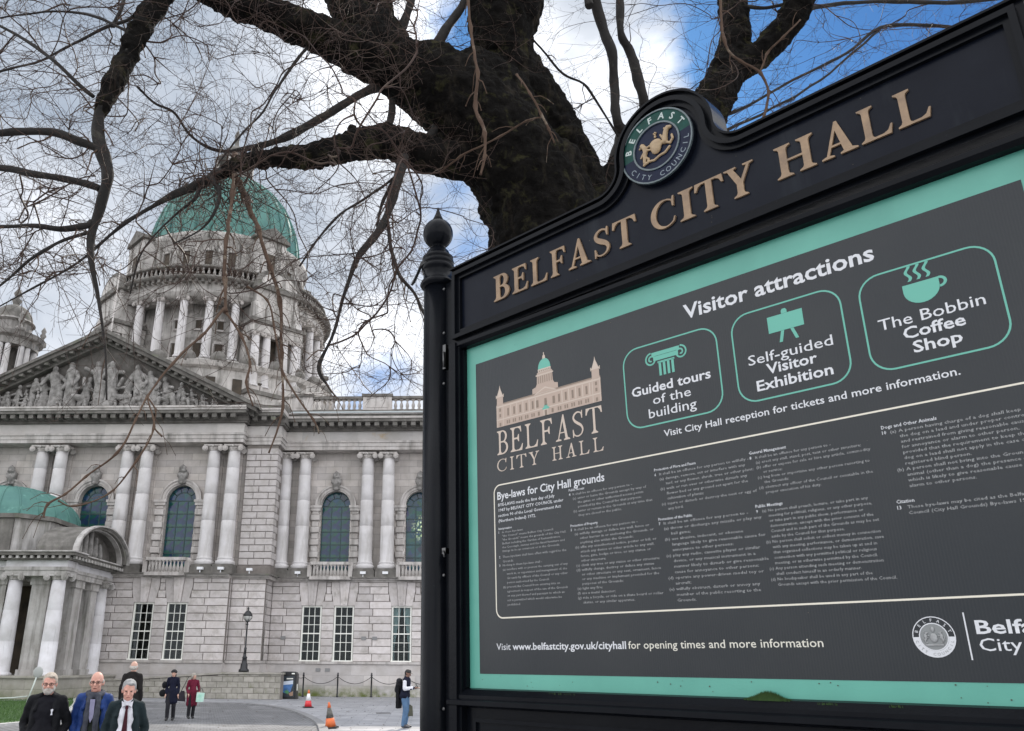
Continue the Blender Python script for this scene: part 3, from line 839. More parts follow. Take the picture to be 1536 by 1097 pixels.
for i in range(17):
    x = -8.0+i*1.0+rf.uniform(-.2, .2); av = (PZ1-.65-abs(x)*sl) - PZ0 - .12; hh = min(av*.8, rf.uniform(.9, 1.5)); k_ = hh/1.7
    obj('carved_figure', rf.choice(base_si), hall, (PA+x, vt-.5, PZ0+.12), (0, 0, R(rf.uniform(-60, 60))), scale=(k_*1.1*rf.choice((-1, 1)), k_, k_))
part('relief_base', MB().box(PA-9.6, PA+9.6, vt-.55, vt, PZ0, PZ0+.14), m_trim)

# --- porte-cochere
def pc(name, mb, m_): return part(name, mb, m_)
m_porch = mat('porch stone', (0.50, 0.49, 0.47), .85, var=(0.34, 0.325, 0.30), vscale=1.2, bump=.01, bscale=14, streak=((0.13, 0.125, 0.11), 2.2, .48, .72), stain=((0.17, 0.18, 0.12), .9, .58, .78))
m_porchcol = mat('porch column stone', (0.66, 0.66, 0.67), .8, var=(0.50, 0.49, 0.485), vscale=1.0, bump=.004, bscale=14, streak=((0.16, 0.15, 0.14), 2.6, .60, .80), rand=.05)
pcm = MB().lathe([(.54, 0), (.56, .06), (.49, .14), (.43, .18), (.43, 1.7), (.42, 1.71), (.425, 1.73), (.40, 3.3), (.39, 3.31), (.392, 3.33), (.355, 4.95)], seg=22).mesh('column', m_porchcol)
pcap = capital_mesh(0.44, 'capital', m_porch)
def porch_col(u, v):
    c = obj('column', pcm, hall, (u, v, 1.2)); obj('capital', pcap, c, (0, 0, 4.92)); return c
PU0, PU1, PV0, PV1 = -31.9, -19.1, -10.6, -3.6
pc('porch_base', MB().box(PU0-.4, PU1+.6, PV0-.5, PV1, -.02, 1.08).box(PU0-.5, PU1+.7, PV0-.6, PV1, 1.08, 1.2), mat('porch plinth stone', (0.40, 0.385, 0.34), .9, var=(0.30, 0.29, 0.24), vscale=1.5, bump=.01, brick=(1.2, .55, .01, .7), moss=((0.10, 0.12, 0.04), -.2, .8)))
for u in (-19.62, -22.05, -28.9, -31.3): porch_col(u, -10.05)
for u in (-19.62, -31.3): porch_col(u, -4.55); 
for u, v in ((-20.75, -9.3), (-30.2, -9.3), (-20.1, -7.6), (-20.1, -5.6), (-30.9, -7.6), (-30.9, -5.6), (-23.2, -9.3), (-27.9, -9.3)):
    mb = MB().box(u-.5, u+.5, v-.5, v+.5, 1.2, 5.9); mb.box(u-.6, u+.6, v-.6, v+.6, 1.2, 1.5); mb.box(u-.58, u+.58, v-.58, v+.58, 5.9, 6.4)
    pc('pier', mb, m_porch)
pc('porch_door', MB().box(-27, -20.3, -3.9, -3.62, 1.2, 6.4), m_room)
# porch entablature: with breaks over the corner columns
def pent(a, b, c, d, mbs):
    m1, m2, m3 = mbs
    m1.box(a, b, c, d, 6.32, 6.62); m1.box(a-.06, b+.06, c-.06, d, 6.62, 6.80)
    m2.box(a-.0, b+.0, c-.0, d, 6.80, 7.15)
    m3.box(a-.25, b+.25, c-.25, d, 7.15, 7.30); m3.box(a-.5, b+.5, c-.5, d, 7.38, 7.55)
    m1.box(a-.58, b+.58, c-.58, d, 7.55, 7.62)
mbs = (MB(), MB(), MB())
pent(-32.0, -29.0+.6, -10.55, -3.6, mbs); pent(-22.5, -19.05, -10.55, -9.3, mbs); pent(-28.4, -22.5, -10.2, -3.6, mbs); pent(-22.5, -19.4, -9.3, -3.602, mbs)
pc('porch_architrave', mbs[0], m_porch); pc('porch_frieze', mbs[1], m_porchcol); pc('porch_cornice', mbs[2], m_dark)
mb = MB()
for i in range(34): mb.box(-32.2+i*.4, -32.05+i*.4, -10.98, -10.72, 7.22, 7.37)
for i in range(17): mb.box(-18.78, -18.6, -10.6+i*.4, -10.42+i*.4, 7.22, 7.37)
pc('dentils', mb, m_porch)['kind'] = 'stuff'
# attic block and shallow copper dome
mb = MB().prism([(-30.2, -10.0), (-22.6, -10.0), (-21.3, -8.7), (-21.3, -3.6), (-31.4, -3.6), (-31.4, -8.7)], 7.6, 9.55, 'z'); pc('porch_attic', mb, m_porch)
mb = MB()
for u in (-23.2, -24.9, -27.4, -29.4): mb.box(u-.45, u+.45, -10.12, -9.9, 7.62, 9.5)
mb.prism([(-30.3, -10.25), (-22.5, -10.25), (-21.1, -8.8), (-21.1, -3.7), (-31.6, -3.7), (-31.6, -8.8)], 9.55, 9.8, 'z'); pc('attic_coping', mb, m_dark)
DC = (-25.9, -5.3)
prof = [(4.75, 9.4), (4.75, 9.55), (4.6, 9.6), (4.6, 9.72), (4.45, 9.8), (4.45, 9.9), (4.3, 9.95)]
for i in range(1, 11):
    t = i/10*math.pi/2; prof.append((4.3*math.cos(t)+.001, 9.95+2.25*math.sin(t)))
dm = obj('porch_dome', MB().lathe(prof, (*DC, 0), 48), hall, mat=m_copper)
for i in range(24):
    a = 2*math.pi*(i+.5)/24
    pts = [(DC[0]+4.32*math.cos(t)*math.cos(a), DC[1]+4.32*math.cos(t)*math.sin(a), 9.95+2.26*math.sin(t)) for t in [j/8*1.45 for j in range(9)]]
    obj('rib', MB().tube(pts, .045, 5), dm, mat=m_copper)
# barrel gable over the side entrance, facing right
VC, VR = -7.15, 3.25
mb, mb2 = MB(), MB(); K = 22
def arcp(r, i): 
    t = math.pi*i/K; return (VC - r*math.cos(t), 7.62 + r*math.sin(t)*.50)
for i in range(K):
    p = [arcp(VR, i), arcp(VR+.32, i), arcp(VR+.32, i+1), arcp(VR, i+1)]
    mb.prism(p, -20.9, -18.62, 'x')
    mb2.prism([arcp(VR+.30, i), arcp(VR+.46, i), arcp(VR+.46, i+1), arcp(VR+.30, i+1)], -18.75, -18.45, 'x')
    mb2.prism([arcp(VR-.12, i), arcp(VR-.001, i), arcp(VR-.001, i+1), arcp(VR-.12, i+1)], -19.1, -18.8, 'x')
pc('barrel_gable', mb, m_dark); pc('gable_moulding', mb2, m_porch)
mb = MB(); mb.prism([arcp(VR, i) for i in range(K+1)], -20.0, -19.6, 'x'); pc('gable_back', mb, m_soffit)
mb = MB()
for i in range(5):
    mb.cap((-19.5, VC-1.4+i*.7, 7.9), .22, (-19.5, VC-1.3+i*.65, 8.5+.35*(2-abs(i-2))), .15, 8)
pc('gable_carving', fuse(mb, 'gable_carving', m_carve, .06, 1), m_carve)

# --- main tower
DU, DV = -22.0, 20.0
tw = obj('domed_tower', None, hall, (DU, DV, 0))
def tp(name, mb, m_, **k): return obj(name, mb, tw, mat=m_, **k)
tp('podium', MB().lathe([(12.2, 17), (12.2, 19.5), (11.4, 20), (11.4, 25.3), (11.8, 25.5), (12.0, 25.9), (11.5, 26.1), (10.9, 26.4)], seg=32, smooth=False), m_drum)
def around(name, me, n, off=0.0, skip=None):
    for i in range(n):
        a = 2*math.pi*(i+off)/n
        if skip and skip(a): continue
        obj(name, me, tw, (0, 0, 0), (0, 0, a))
around('podium_window', MB().box(11.0, 11.45, -.4, .4, 23.3, 24.6).mesh('podium_window', m_room), 32, .5)
inner = [(8.5, 26.0), (8.5, 29.0), (8.6, 29.1), (8.6, 29.4), (8.5, 29.5), (8.5, 32.3)]
tp('inner_drum', MB().lathe(inner, seg=48), m_drum)
wl = MB(); wf = MB(); ros = MB()
def wedge(mb, a, w, r0, r1, z0, z1):
    q = Vector((math.cos(a), math.sin(a))); t_ = Vector((-q.y, q.x))
    mb.prism([tuple(q*r0-t_*w/2), tuple(q*r1-t_*w/2), tuple(q*r1+t_*w/2), tuple(q*r0+t_*w/2)], z0, z1, 'z')
NB = 28
around('drum_window', MB().box(8.0, 8.56, -.31, .31, 26.7, 28.6).mesh('w', m_room), NB, .5)
around('window_surround', MB().box(8.0, 8.60, -.48, .48, 28.6, 28.85).box(8, 8.64, -.58, -.42, 26.6, 28.6).box(8, 8.64, .42, .58, 26.6, 28.6).box(8, 8.68, -.5, .5, 26.45, 26.6).mesh('w', m_trim), NB, .5)
around('oculus', MB().box(8.0, 8.56, -.25, .25, 30.0, 30.8).mesh('w', m_room), NB, .5)
around('oculus_frame', MB().box(8.0, 8.64, -.38, .38, 30.8, 31.0).box(8, 8.64, -.38, .38, 29.8, 29.98).mesh('w', m_trim), NB, .5)
tcm = column_mesh(.40, 5.4, 'column', False); tcap = capital_mesh(.40)
plm = MB().box(-.6, .6, -.6, .6, 0, .5).mesh('pedestal', m_drum)
PAV = [R(45+90*i) for i in range(4)]
for i in range(NB):
    a = 2*math.pi*i/NB
    if min(abs((a-p+math.pi) % (2*math.pi)-math.pi) for p in PAV) < R(15): continue
    c = obj('column', tcm, tw, (10.0*math.cos(a), 10.0*math.sin(a), 26.6), (0, 0, a+math.pi/2)); obj('capital', tcap, tw, (10.0*math.cos(a), 10.0*math.sin(a), 26.6+5.38), (0, 0, a+math.pi/2))
    # segmental blocks standing on the podium rim between the columns
around('domelet', MB().ell((11.3, 0, 26.2), (.75, .75, .75), 10, 6).mesh('domelet', m_dark), NB, .5)
ent = [(9.4, 32.35), (10.45, 32.35), (10.45, 32.7), (10.5, 32.72), (10.5, 33.0), (10.42, 33.02), (10.42, 33.5), (10.7, 33.6), (10.7, 33.75)]
tp('ring_entablature', MB().lathe([(8.4, 32.35)]+ent[1:]+[(8.4, 33.75)], seg=72), m_drum)
tp('ring_cornice', MB().lathe([(8.4, 33.75), (11.0, 33.80), (11.2, 33.95), (11.2, 34.1), (8.2, 34.12)], seg=72), m_dark)
mb = MB()
for i in range(120):
    a = 2*math.pi*i/120; wedge(mb, a, .26, 10.4, 10.98, 33.52, 33.79)
tp('dentils', mb, m_dark, kind='stuff')
tp('ring_coping', MB().lathe([(10.1, 35.15), (10.65, 35.15), (10.65, 35.35), (10.1, 35.35), (10.1, 35.15)], seg=72), m_dark)
tp('ring_plinth', MB().lathe([(10.15, 34.12), (10.6, 34.12), (10.6, 34.4), (10.15, 34.4)], seg=72), m_drum)
bt = MB().lathe([(.08, 0), (.15, .25), (.07, .55), (.1, .75)], seg=6).mesh('baluster', m_drum)
for i in range(132):
    a = 2*math.pi*i/132
    obj('baluster', bt, tw, (10.38*math.cos(a), 10.38*math.sin(a), 34.4))
tp('attic_drum', MB().lathe([(8.35, 34.1), (8.35, 35.4), (8.05, 35.6), (8.0, 39.0), (8.2, 39.15), (8.45, 39.6), (8.5, 39.9), (7.9, 40.0)], seg=64), m_drum)
around('attic_window', MB().box(7.6, 8.10, -.3, .3, 36.2, 38.0).mesh('w', m_room), 24, .5)
around('attic_surround', MB().box(7.6, 8.2, -.48, .48, 38.0, 38.25).box(7.6, 8.17, -.50, -.36, 36.1, 38.0).box(7.6, 8.17, .36, .50, 36.1, 38.0).mesh('w', m_drum), 24, .5)
around('attic_pilaster', MB().box(7.6, 8.22, -.25, .25, 35.6, 39.0).mesh('w', m_drum), 24, 0)
# copper dome
RD, HD, ZD = 7.55, 9.8, 39.95
prof = [(7.95, ZD), (7.95, ZD+.35), (RD, ZD+.4)]
for i in range(1, 19):
    t = i/18*R(79); prof.append((RD*math.cos(t)**.93, ZD+.4+HD*math.sin(t)))
dome = tp('dome', MB().lathe(prof, seg=64), m_copper)
for i in range(32):
    a = 2*math.pi*(i+.5)/32
    pts = [((RD+.05)*math.cos(t)**.93*math.cos(a), (RD+.05)*math.cos(t)**.93*math.sin(a), ZD+.42+HD*math.sin(t)) for t in [R(79)*j/12 for j in range(13)]]
    obj('rib', MB().tube(pts, .10, 5), tw, mat=m_copper)
tp('lantern', MB().lathe([(2.3, 50.2), (2.3, 50.7), (1.6, 50.8), (1.6, 53.2), (2.1, 53.3), (2.1, 53.7), (1.5, 53.9), (1.3, 54.8), (.7, 55.5), (.25, 55.9), (.2, 56.8), (.35, 57.1), (.02, 58.0)], (0, 0, -.9), seg=16), m_dark)
for i in range(8):
    a = 2*math.pi*i/8; obj('lantern_column', MB().lathe([(.2, 50.7), (.17, 53.2)], (1.95*math.cos(a), 1.95*math.sin(a), -.9), 8), tw, mat=m_drum)
# four diagonal pavilions
pcm2 = column_mesh(.40, 4.7, 'column', False); pcap2 = capital_mesh(.40)
def pavilion(a):
    q = obj('corner_pavilion', None, tw, (0, 0, 0), (0, 0, a - math.pi/2))
    # local: +y outwards
    # meshes are cached
    return q
pb, pd, pdk, pcv = MB(), MB(), MB(), MB()
pb.box(-3.1, 3.1, 8.5, 13.6, 18, 23.4); pk1 = MB().box(-3.4, 3.4, 8.5, 13.9, 23.4, 23.75)
for x in (-2.35, -1.0, 1.0, 2.35): pcv.box(x-.62, x+.62, 12.0, 13.3, 23.75, 24.3)
pb.box(-2.9, -.75, 8.4, 11.6, 23.75, 29.3); pb.box(.75, 2.9, 8.4, 11.6, 23.75, 29.3); pd.box(-.75, .75, 8.4, 11.0, 23.75, 29.3)
pb.box(-3.0, 3.0, 8.4, 13.2, 29.3, 30.1); pk2 = MB().box(-3.3, 3.3, 8.4, 13.5, 30.1, 30.45)
pb.box(-2.3, 2.3, 8.4, 12.4, 30.45, 32.35)
for s in (-1, 1): pb.prism([(11.3, 30.45), (13.2, 30.45), (12.9, 31.1), (12.4, 32.3), (11.3, 32.3)], s*2.3-.35, s*2.3+.35, 'x')
pb.box(-2.5, 2.5, 8.4, 12.4, 32.35, 33.6); pk3 = MB().box(-2.9, 2.9, 8.4, 12.85, 33.6, 34.1)
pc_seg = [(-2.7, 34.1)] + [(-2.7*math.cos(math.pi*i/10), 34.3+1.5*math.sin(math.pi*i/10)) for i in range(11)] + [(2.7, 34.1)]
pk3.prism(pc_seg[::-1], 11.9, 12.6, 'y'); pb.prism([(x*.8, 34.1+(z-34.1)*.75) for x, z in pc_seg][::-1], 12.6, 12.75, 'y')
pb.box(-1.7, 1.7, 7.0, 9.7, 34.1, 39.7)
for x in (-1.45, 1.45): pb.box(x-.3, x+.3, 9.5, 9.9, 34.1, 39.5)
pdk.prism([(-2.1, 39.7), (2.1, 39.7), (2.1, 39.95), (0, 41.0), (-2.1, 39.95)], 6.2, 10.2, 'y')
for q_ in (pb, pd, pdk, pcv, pk1, pk2, pk3): q_.v = [(x*.86, 8.4+(y-8.4)*.64 if y > 8.4 else y, z) for x, y, z in q_.v]
pd2 = MB().box(-.39, .39, 8.9, 9.32, 36.6, 38.2)
pmesh = [pd2.mesh('attic_opening', m_room), pb.mesh('pavilion_body', m_drum), pd.mesh('opening', m_room), pdk.mesh('cornice', m_dark), pk1.mesh('c', m_dark), pk2.mesh('c', m_dark), pk3.mesh('c', m_dark), pcv.mesh('scroll', m_trim)]
for a in PAV:
    rz = a - math.pi/2
    for n_, me in zip(('attic_opening', 'pavilion_body', 'opening', 'attic_pediment', 'pavilion_base', 'pavilion_cornice', 'segmental_pediment', 'column_plinths'), pmesh): obj(n_, me, tw, (0, 0, 0), (0, 0, rz), kind='stuff' if n_ == 'column_plinths' else None)
    for x in (-2.02, -.9, .9, 2.02):
        p_ = Matrix.Rotation(rz, 3, 'Z') @ Vector((x, 11.12, 24.2))
        c = obj('column', pcm2, tw, p_, (0, 0, rz)); obj('capital', pcap2, tw, p_+Vector((0, 0, 4.68)), (0, 0, rz))
# buttress scrolls beside the tower base (right side)
mb = MB()
for u in (-12.6, -10.7):
    mb.box(u-.8, u+.8, 12.5, 14.5, 17.9, 23.8); mb.box(u-1.0, u+1.0, 12.3, 14.7, 23.8, 24.2); mb.box(u-.6, u+.6, 12.8, 14.2, 24.2, 24.9)
mb.box(-12.0, -9.4, 6, 14, 17.9, 19.8); mb.box(-14.5, -9.6, 2.5, 8, 17.9, 20.4)
part('roof_blocks', mb, m_drum)
# white flagpole on the tower side of the pediment
part('flagpole', MB().tube([(-26.6, 6.5, 17.9), (-26.6, 6.5, 34)], [.09, .05], 8), m_trim)
# corner turret at far left
TU, TV = -44.6, 22.0
tr = obj('corner_turret', None, hall, (TU, TV, 0))
def t2(name, mb, m_): return obj(name, mb, tr, mat=m_)
m_tur = mat('turret stone', (0.40, 0.385, 0.36), 0.9, var=(0.22, 0.21, 0.195), vscale=.9, bump=.012, bscale=10, streak=((0.10, 0.095, 0.085), 1.8, .44, .68))
t2('turret_base', MB().box(-3.4, 3.4, -3.4, 3.4, 0, 27.0), m_tur); t2('turret_core', MB().lathe([(1.5, 27), (1.5, 32.6)], seg=16), m_soffit)
ttc = column_mesh(.34, 4.9, 'column', False); ttk = capital_mesh(.34)
for i in range(8):
    a = 2*math.pi*(i+.5)/8
    for da in (-.14, .14):
        c = obj('column', ttc, tr, (2.55*math.cos(a+da), 2.55*math.sin(a+da), 27.2), (0, 0, a+math.pi/2))
t2('turret_entablature', MB().lathe([(1.5, 32.1), (2.9, 32.1), (2.9, 32.8), (3.3, 33.0), (3.5, 33.4), (2.3, 33.6), (1.9, 33.7), (1.9, 34.9), (2.25, 35.1), (2.1, 35.3)], seg=24, smooth=False), m_tur)
prof = [(2.0, 35.2)] + [(1.95*math.cos(t), 35.3+1.9*math.sin(t)) for t in [R(80)*j/8 for j in range(9)]] + [(.32, 37.4), (.5, 37.8), (.2, 38.1), (.42, 38.6), (.08, 39.2)]
t2('turret_dome', MB().lathe(prof, seg=20), m_dark)
for i in range(4):
    a = math.pi/4+math.pi/2*i
    t2('finial', MB().lathe([(.45, 33.4), (.45, 33.8), (.18, 33.95), (.15, 34.3), (.34, 34.6), (.18, 34.9), (.28, 35.15), (.05, 35.6)], (3.2*math.cos(a), 3.2*math.sin(a), 0), 10), m_tur)
if stuffb.v: part('stone_blocks', stuffb, m_block, kind='stuff')
# gutter bands of lead on the wing cornice
part('gutter', MB().box(-9.1, 14, -2.2, -2.1, 17.96, 18.06), mat('grey lead', (0.42, 0.46, 0.47), .5))
# small vents
for u, z, v in ((-10.45+1.5, 3.45, -1.04), (-4.05+.25, 3.45, -1.04), (-3.3+.2, 3.45, -1.04), (-6.6, 1.55, -1.10), (-6.0, 1.55, -1.10)):
    part('vent', MB().box(u-.15, u+.15, v-.012, v+.05, z-.1, z+.1), mat('vent grey', (0.22, .22, .22), .7) if 'vent grey' not in bpy.data.materials else bpy.data.materials['vent grey'])
# floodlights on the ledge
fl = MB().box(-.18, .18, -.12, .12, .18, .34).box(-.03, .03, -.03, .03, 0, .18).mesh('floodlight', mat('white floodlight case', (0.75, .76, .78), .4))
fw = [(-16.95, -3.75, 'small white floodlight on the ledge beside the portico balcony')]
HW = Matrix.Translation((0, 56, 0)) @ Matrix.Rotation(-R(3), 4, 'Z')
for u, v, lb in ((-13.85, -3.75, 'small white floodlight on the ledge below the left column of the portico end pair'), (-12.55, -3.75, 'small white floodlight on the ledge below the last portico column'),
                 (-10.9, -3.1, 'small white floodlight on the ledge below the quoined pier'), (-8.2, -1.25, 'small white floodlight on the ledge under the lone wing column'),
                 (-3.95, -1.25, 'small white floodlight under the left column of the paired wing columns'), (-2.5, -1.25, 'small white floodlight under the right column of the paired wing columns')):
    obj('floodlight', fl, None, HW @ Vector((u, v, 7.195)), (0, 0, -R(3)), label=lb, cat='floodlight', group='white floodlights on the ledge')
# ------------------------------------------------------------------ ramp wall in front of the portico
RW = [at(421, 1045, 50.2), at(330, 1045, 51.0), at(225, 1045, 51.6), at(100, 1045, 52.0)]
r0 = Vector((RW[0].x, RW[0].y)); r1 = Vector((at(95, 1045, 51.9).x, at(95, 1045, 51.9).y))
rlen = (r1-r0).length; rdir = (r1-r0).normalized(); rang = math.atan2(rdir.y, rdir.x)
ramp = obj('ramp_wall', None, loc=(r0.x, r0.y, 0), rot=(0, 0, rang+math.pi), label='low mossy stone ramp wall running under the portico windows', cat='wall')
# local x runs to the left negative
def rtop(x):      # x = distance from right end
    return 1.42 if x < 3.4 else (1.42 - .42*min(1, (x-3.4)/6.5))
mb = MB(); 
for i in range(24):
    x0, x1 = rlen*i/24, rlen*(i+1)/24
    mb.v += [(-x0, -.16, 0), (-x1, -.16, 0), (-x1, -.16, rtop(x1)-.1), (-x0, -.16, rtop(x0)-.1), (-x0, .4, 0), (-x1, .4, 0), (-x1, .4, rtop(x1)-.1), (-x0, .4, rtop(x0)-.1)]
    n = i*8
    for q in ((0,1,2,3), (4,5,6,7), (3,2,6,7), (0,4,7,3), (1,2,6,5)): mb.face([n+k for k in q])
obj('wall_core', mb, ramp, mat=m_joint)
z = 0.0; row = 0; cache = {}
while z < 1.3:
    h = .30; x = 0.0 if row % 2 == 0 else -.3
    while x < rlen-.2:
        w = .62; x0 = max(x, 0); x1 = min(x+w, rlen); t = min(rtop(x0), rtop(x1))-.1
        zt = min(z+h, t)
        if zt-z > .08:
            k = (round(x1-x0, 2), round(zt-z, 2))
            if k not in cache: cache[k] = MB().cbox(-k[0]/2+.008, k[0]/2-.008, 0, .1, -k[1]/2+.008, k[1]/2-.008, .012).mesh('stone', m_ramp)
            obj('stone', cache[k], ramp, (-(x0+x1)/2, -.2, (z+zt)/2))
        x += w
    z += h; row += 1
mb = MB()
for x0, x1 in ((-.06, 3.4), (3.4, 9.9), (9.9, rlen)):
    n = len(mb.v); a, b = rtop(x0), rtop(x1)
    mb.v += [(-x0, -.28, a-.1), (-x1, -.28, b-.1), (-x1, -.28, b), (-x0, -.28, a), (-x0, .45, a-.1), (-x1, .45, b-.1), (-x1, .45, b), (-x0, .45, a)]
    for q in ((0,1,2,3), (4,5,6,7), (3,2,6,7), (0,1,5,4), (0,4,7,3), (1,2,6,5)): mb.face([n+k for k in q])
obj('coping', mb, ramp, mat=m_ramp)

# ------------------------------------------------------------------ lamp post on the ramp wall
lp_ = at(365, 1003, 50.5); lamp = obj('street_lamp', None, loc=(lp_.x, lp_.y+.15, 1.43), label='black cast iron lamp post with glass globe standing on the ramp wall', cat='lamp')
obj('lamp_base', MB().lathe([(.30, 0), (.30, .12), (.22, .18), (.20, .42), (.15, .50), (.13, .75), (.16, .78), (.09, .86), (.075, 1.0)], seg=14), lamp, mat=m_iron)
obj('pole', MB().lathe([(.065, 1.0), (.08, 1.3), (.05, 1.34), (.045, 2.55), (.075, 2.6), (.045, 2.66), (.05, 2.72), (.12, 2.80)], seg=12), lamp, mat=m_iron)
gm_ = mat('lamp globe glass', (0.55, 0.55, 0.52), 0.08, var=(0.40, .40, .38), spec=.8)
g_ = obj('globe', MB().lathe([(.10, 2.80), (.22, 2.92), (.25, 3.02), (.25, 3.08)], seg=16), lamp, mat=gm_)
mb = MB().lathe([(.265, 3.07), (.27, 3.12), (.24, 3.2), (.15, 3.32), (.05, 3.38), (.04, 3.44), (.06, 3.48), (.01, 3.62)], seg=16)
obj('lamp_hood', mb, lamp, mat=m_iron)
mb = MB()
for i in range(6):
    a = i*math.pi/3; mb.tube([(r*math.cos(a), r*math.sin(a), z) for r, z in ((.11, 2.79), (.235, 2.93), (.262, 3.07))], .012, 4)
obj('globe_cage', mb, lamp, mat=m_iron)

# ------------------------------------------------------------------ litter bin
bp_ = ground(431.5, 1048.5); bin_ = obj('litter_bin', None, loc=(bp_.x, bp_.y, 0), rot=(0, 0, R(-4)), label='black litter bin with a blue and white poster on its front', cat='litter bin')
mb = MB(); pr = [(-.52, 0), (.52, 0), (.52, 1.3), (.46, 1.42), (.3, 1.47), (-.3, 1.47), (-.46, 1.42), (-.52, 1.3)]
mb.prism(pr, -.3, .3, 'y'); obj('bin_body', mb, bin_, mat=m_iron)
obj('bin_plinth', MB().box(-.55, .55, -.34, .34, 0, .08), bin_, mat=m_iron)
obj('poster_frame', MB().box(-.40, .40, -.325, -.301, .12, 1.22), bin_, mat=mat('dark poster', (.03, .04, .05), .3))
pst = mat('poster print', (0.10, 0.24, 0.55), .35, var=(0.05, 0.13, 0.30), vscale=4)
obj('poster_print', MB().prism([(-.33, .92), (.33, 1.0), (.33, .8), (-.33, .74)], -.329, -.3255, 'y'), bin_, mat=mat('poster white', (.62, .68, .78), .4))
obj('poster_print', MB().prism([(-.33, .74), (.33, .8), (.2, .38), (-.1, .3), (-.25, .38)], -.3285, -.3255, 'y'), bin_, mat=pst)
obj('poster_print', MB().prism([(-.18, .38), (.0, .5), (.15, .38), (.05, .26)], -.333, -.329, 'y'), bin_, mat=mat('poster green', (.08, .25, .12), .4))
obj('poster_print', MB().prism([(.1, .3), (.36, .42), (.36, .18), (.2, .16)], -.3335, -.3292, 'y'), bin_, mat=mat('poster tan', (.35, .22, .15), .4))
obj('bin_badge', MB().prism([(.22, 1.33), (.4, 1.33), (.4, 1.4), (.22, 1.4)], -.306, -.3, 'y'), bin_, mat=m_white)
obj('bin_lettering', MB().box(-.05, .32, -.331, -.326, 1.06, 1.12), bin_, mat=m_white)
obj('side_sticker', MB().box(.52, .526, -.14, .12, .45, .8), bin_, mat=m_white)

# ------------------------------------------------------------------ bollards with chain
bm_ = MB().lathe([(.075, 0), (.075, .06), (.05, .08), (.045, 1.2), (.07, 1.22), (.07, 1.26), (.045, 1.28), (.06, 1.34), (.01, 1.42)], seg=12).mesh('post', m_iron)
bpos = [ground(*q) for q in ((453.8, 1045.5), (505.6, 1045.8), (556.6, 1046.2), (608, 1046.5))]
bpos += [bpos[3] + (bpos[3]-bpos[2])*i for i in (1, 2)]
lab = ['black chain bollard nearest the litter bin', 'black chain bollard second from the litter bin, below the two sash windows', 'black chain bollard between the cones and the man with the phone',
       'black chain bollard behind the man looking at his phone', 'black chain bollard hidden past the sign post', 'black chain bollard farthest to the right behind the sign']
for i, p_ in enumerate(bpos):
    obj('chain_bollard', bm_, loc=(p_.x, p_.y, 0), label=lab[i], cat='bollard', group='black bollards along the wall')
lab = ['sagging chain between the first and second bollards from the bin', 'sagging chain between the second and third bollards from the bin', 'sagging chain running from the third bollard behind the man with the phone',
       'sagging chain to the right of the man with the phone', 'sagging chain farthest to the right behind the sign']
for i in range(5):
    a, b = bpos[i], bpos[i+1]; mb = MB(); pts = []
    for j in range(17):
        t = j/16; pts.append((a.x+(b.x-a.x)*t, a.y+(b.y-a.y)*t, 1.18-.42*(1-(2*t-1)**2)))
    mb.tube(pts, .018, 5, jit=.5)
    obj('chain', mb, mat=m_iron, label=lab[i], cat='chain', group='chains between the bollards')
a = bpos[0]; mb = MB(); mb.tube([(a.x+(bp_.x+.5-a.x)*t, a.y+(bp_.y+.3-a.y)*t, 1.18-.1*math.sin(math.pi*t)) for t in [j/8 for j in range(9)]], .018, 5)
obj('chain', mb, mat=m_iron, label='short chain from the first bollard to the litter bin', cat='chain', group='chains between the bollards')

# ------------------------------------------------------------------ drain cover and fallen leaves
dq = ground(575, 1070); obj('drain_cover', MB().box(-.3, .3, -.3, .3, 0, .012), None, (dq.x, dq.y, 0.0), (0, 0, .1), mat=mat('drain iron', (.09, .09, .09), .6, bump=.004), label='square iron drain cover in the paving between the cones and the phone man', cat='drain cover')
mb = MB(); rl = random.Random(6)
for i in range(260):
    x, y = rl.uniform(-12, 4), rl.uniform(24, 54); r = rl.uniform(.03, .06); a = rl.uniform(0, 6); n = len(mb.v)
    mb.v += [(x+r*math.cos(a), y+r*math.sin(a), .014), (x+r*.5*math.cos(a+1.6), y+r*.5*math.sin(a+1.6), .03), (x-r*math.cos(a), y-r*math.sin(a), .016), (x+r*.5*math.cos(a-1.6), y+r*.5*math.sin(a-1.6), .02)]; mb.face((n, n+1, n+2, n+3))
obj('fallen_leaves', mb, mat=mat('dead leaf', (.10, .065, .035), .8), kind='stuff', label='scattered small brown fallen leaves on the forecourt paving', cat='leaves')

# ------------------------------------------------------------------ cones
m_or = mat('dirty orange plastic', (0.72, 0.16, 0.04), .5, var=(0.55, 0.12, 0.035), vscale=5, bump=.002)
m_rd = mat('red plastic', (0.60, 0.03, 0.04), .45); m_wt = mat('white sleeve', (.75, .75, .75), .5); m_blk = mat('black rubber base', (.02, .02, .02), .7)
m_gs = mat('worn grey sleeve', (0.16, 0.15, 0.13), .6, var=(.06, .06, .055), vscale=9)
def cone(p, label, mats_, tilt=0, H=.76):
    c = obj('traffic_cone', None, loc=(p.x, p.y, .01), rot=(0, tilt, R(20)), label=label, cat='traffic cone', group='traffic cones on the forecourt')
    obj('cone_base', MB().box(-.21, .21, -.21, .21, 0, .045), c, mat=m_blk)
    def seg(z0, z1): 
        f = lambda z: .155*(1-z/H)+.028
        return MB().lathe([(f(z0), z0), (f(z1), z1)], seg=20)
    obj('cone_body', seg(.045, .30), c, mat=mats_[0]); obj('sleeve', seg(.30, .60), c, mat=mats_[1]); obj('cone_tip', seg(.60, H), c, mat=mats_[2])
cone(ground(462, 1062), 'red and white traffic cone with tape on its tip', (m_rd, m_wt, m_or))
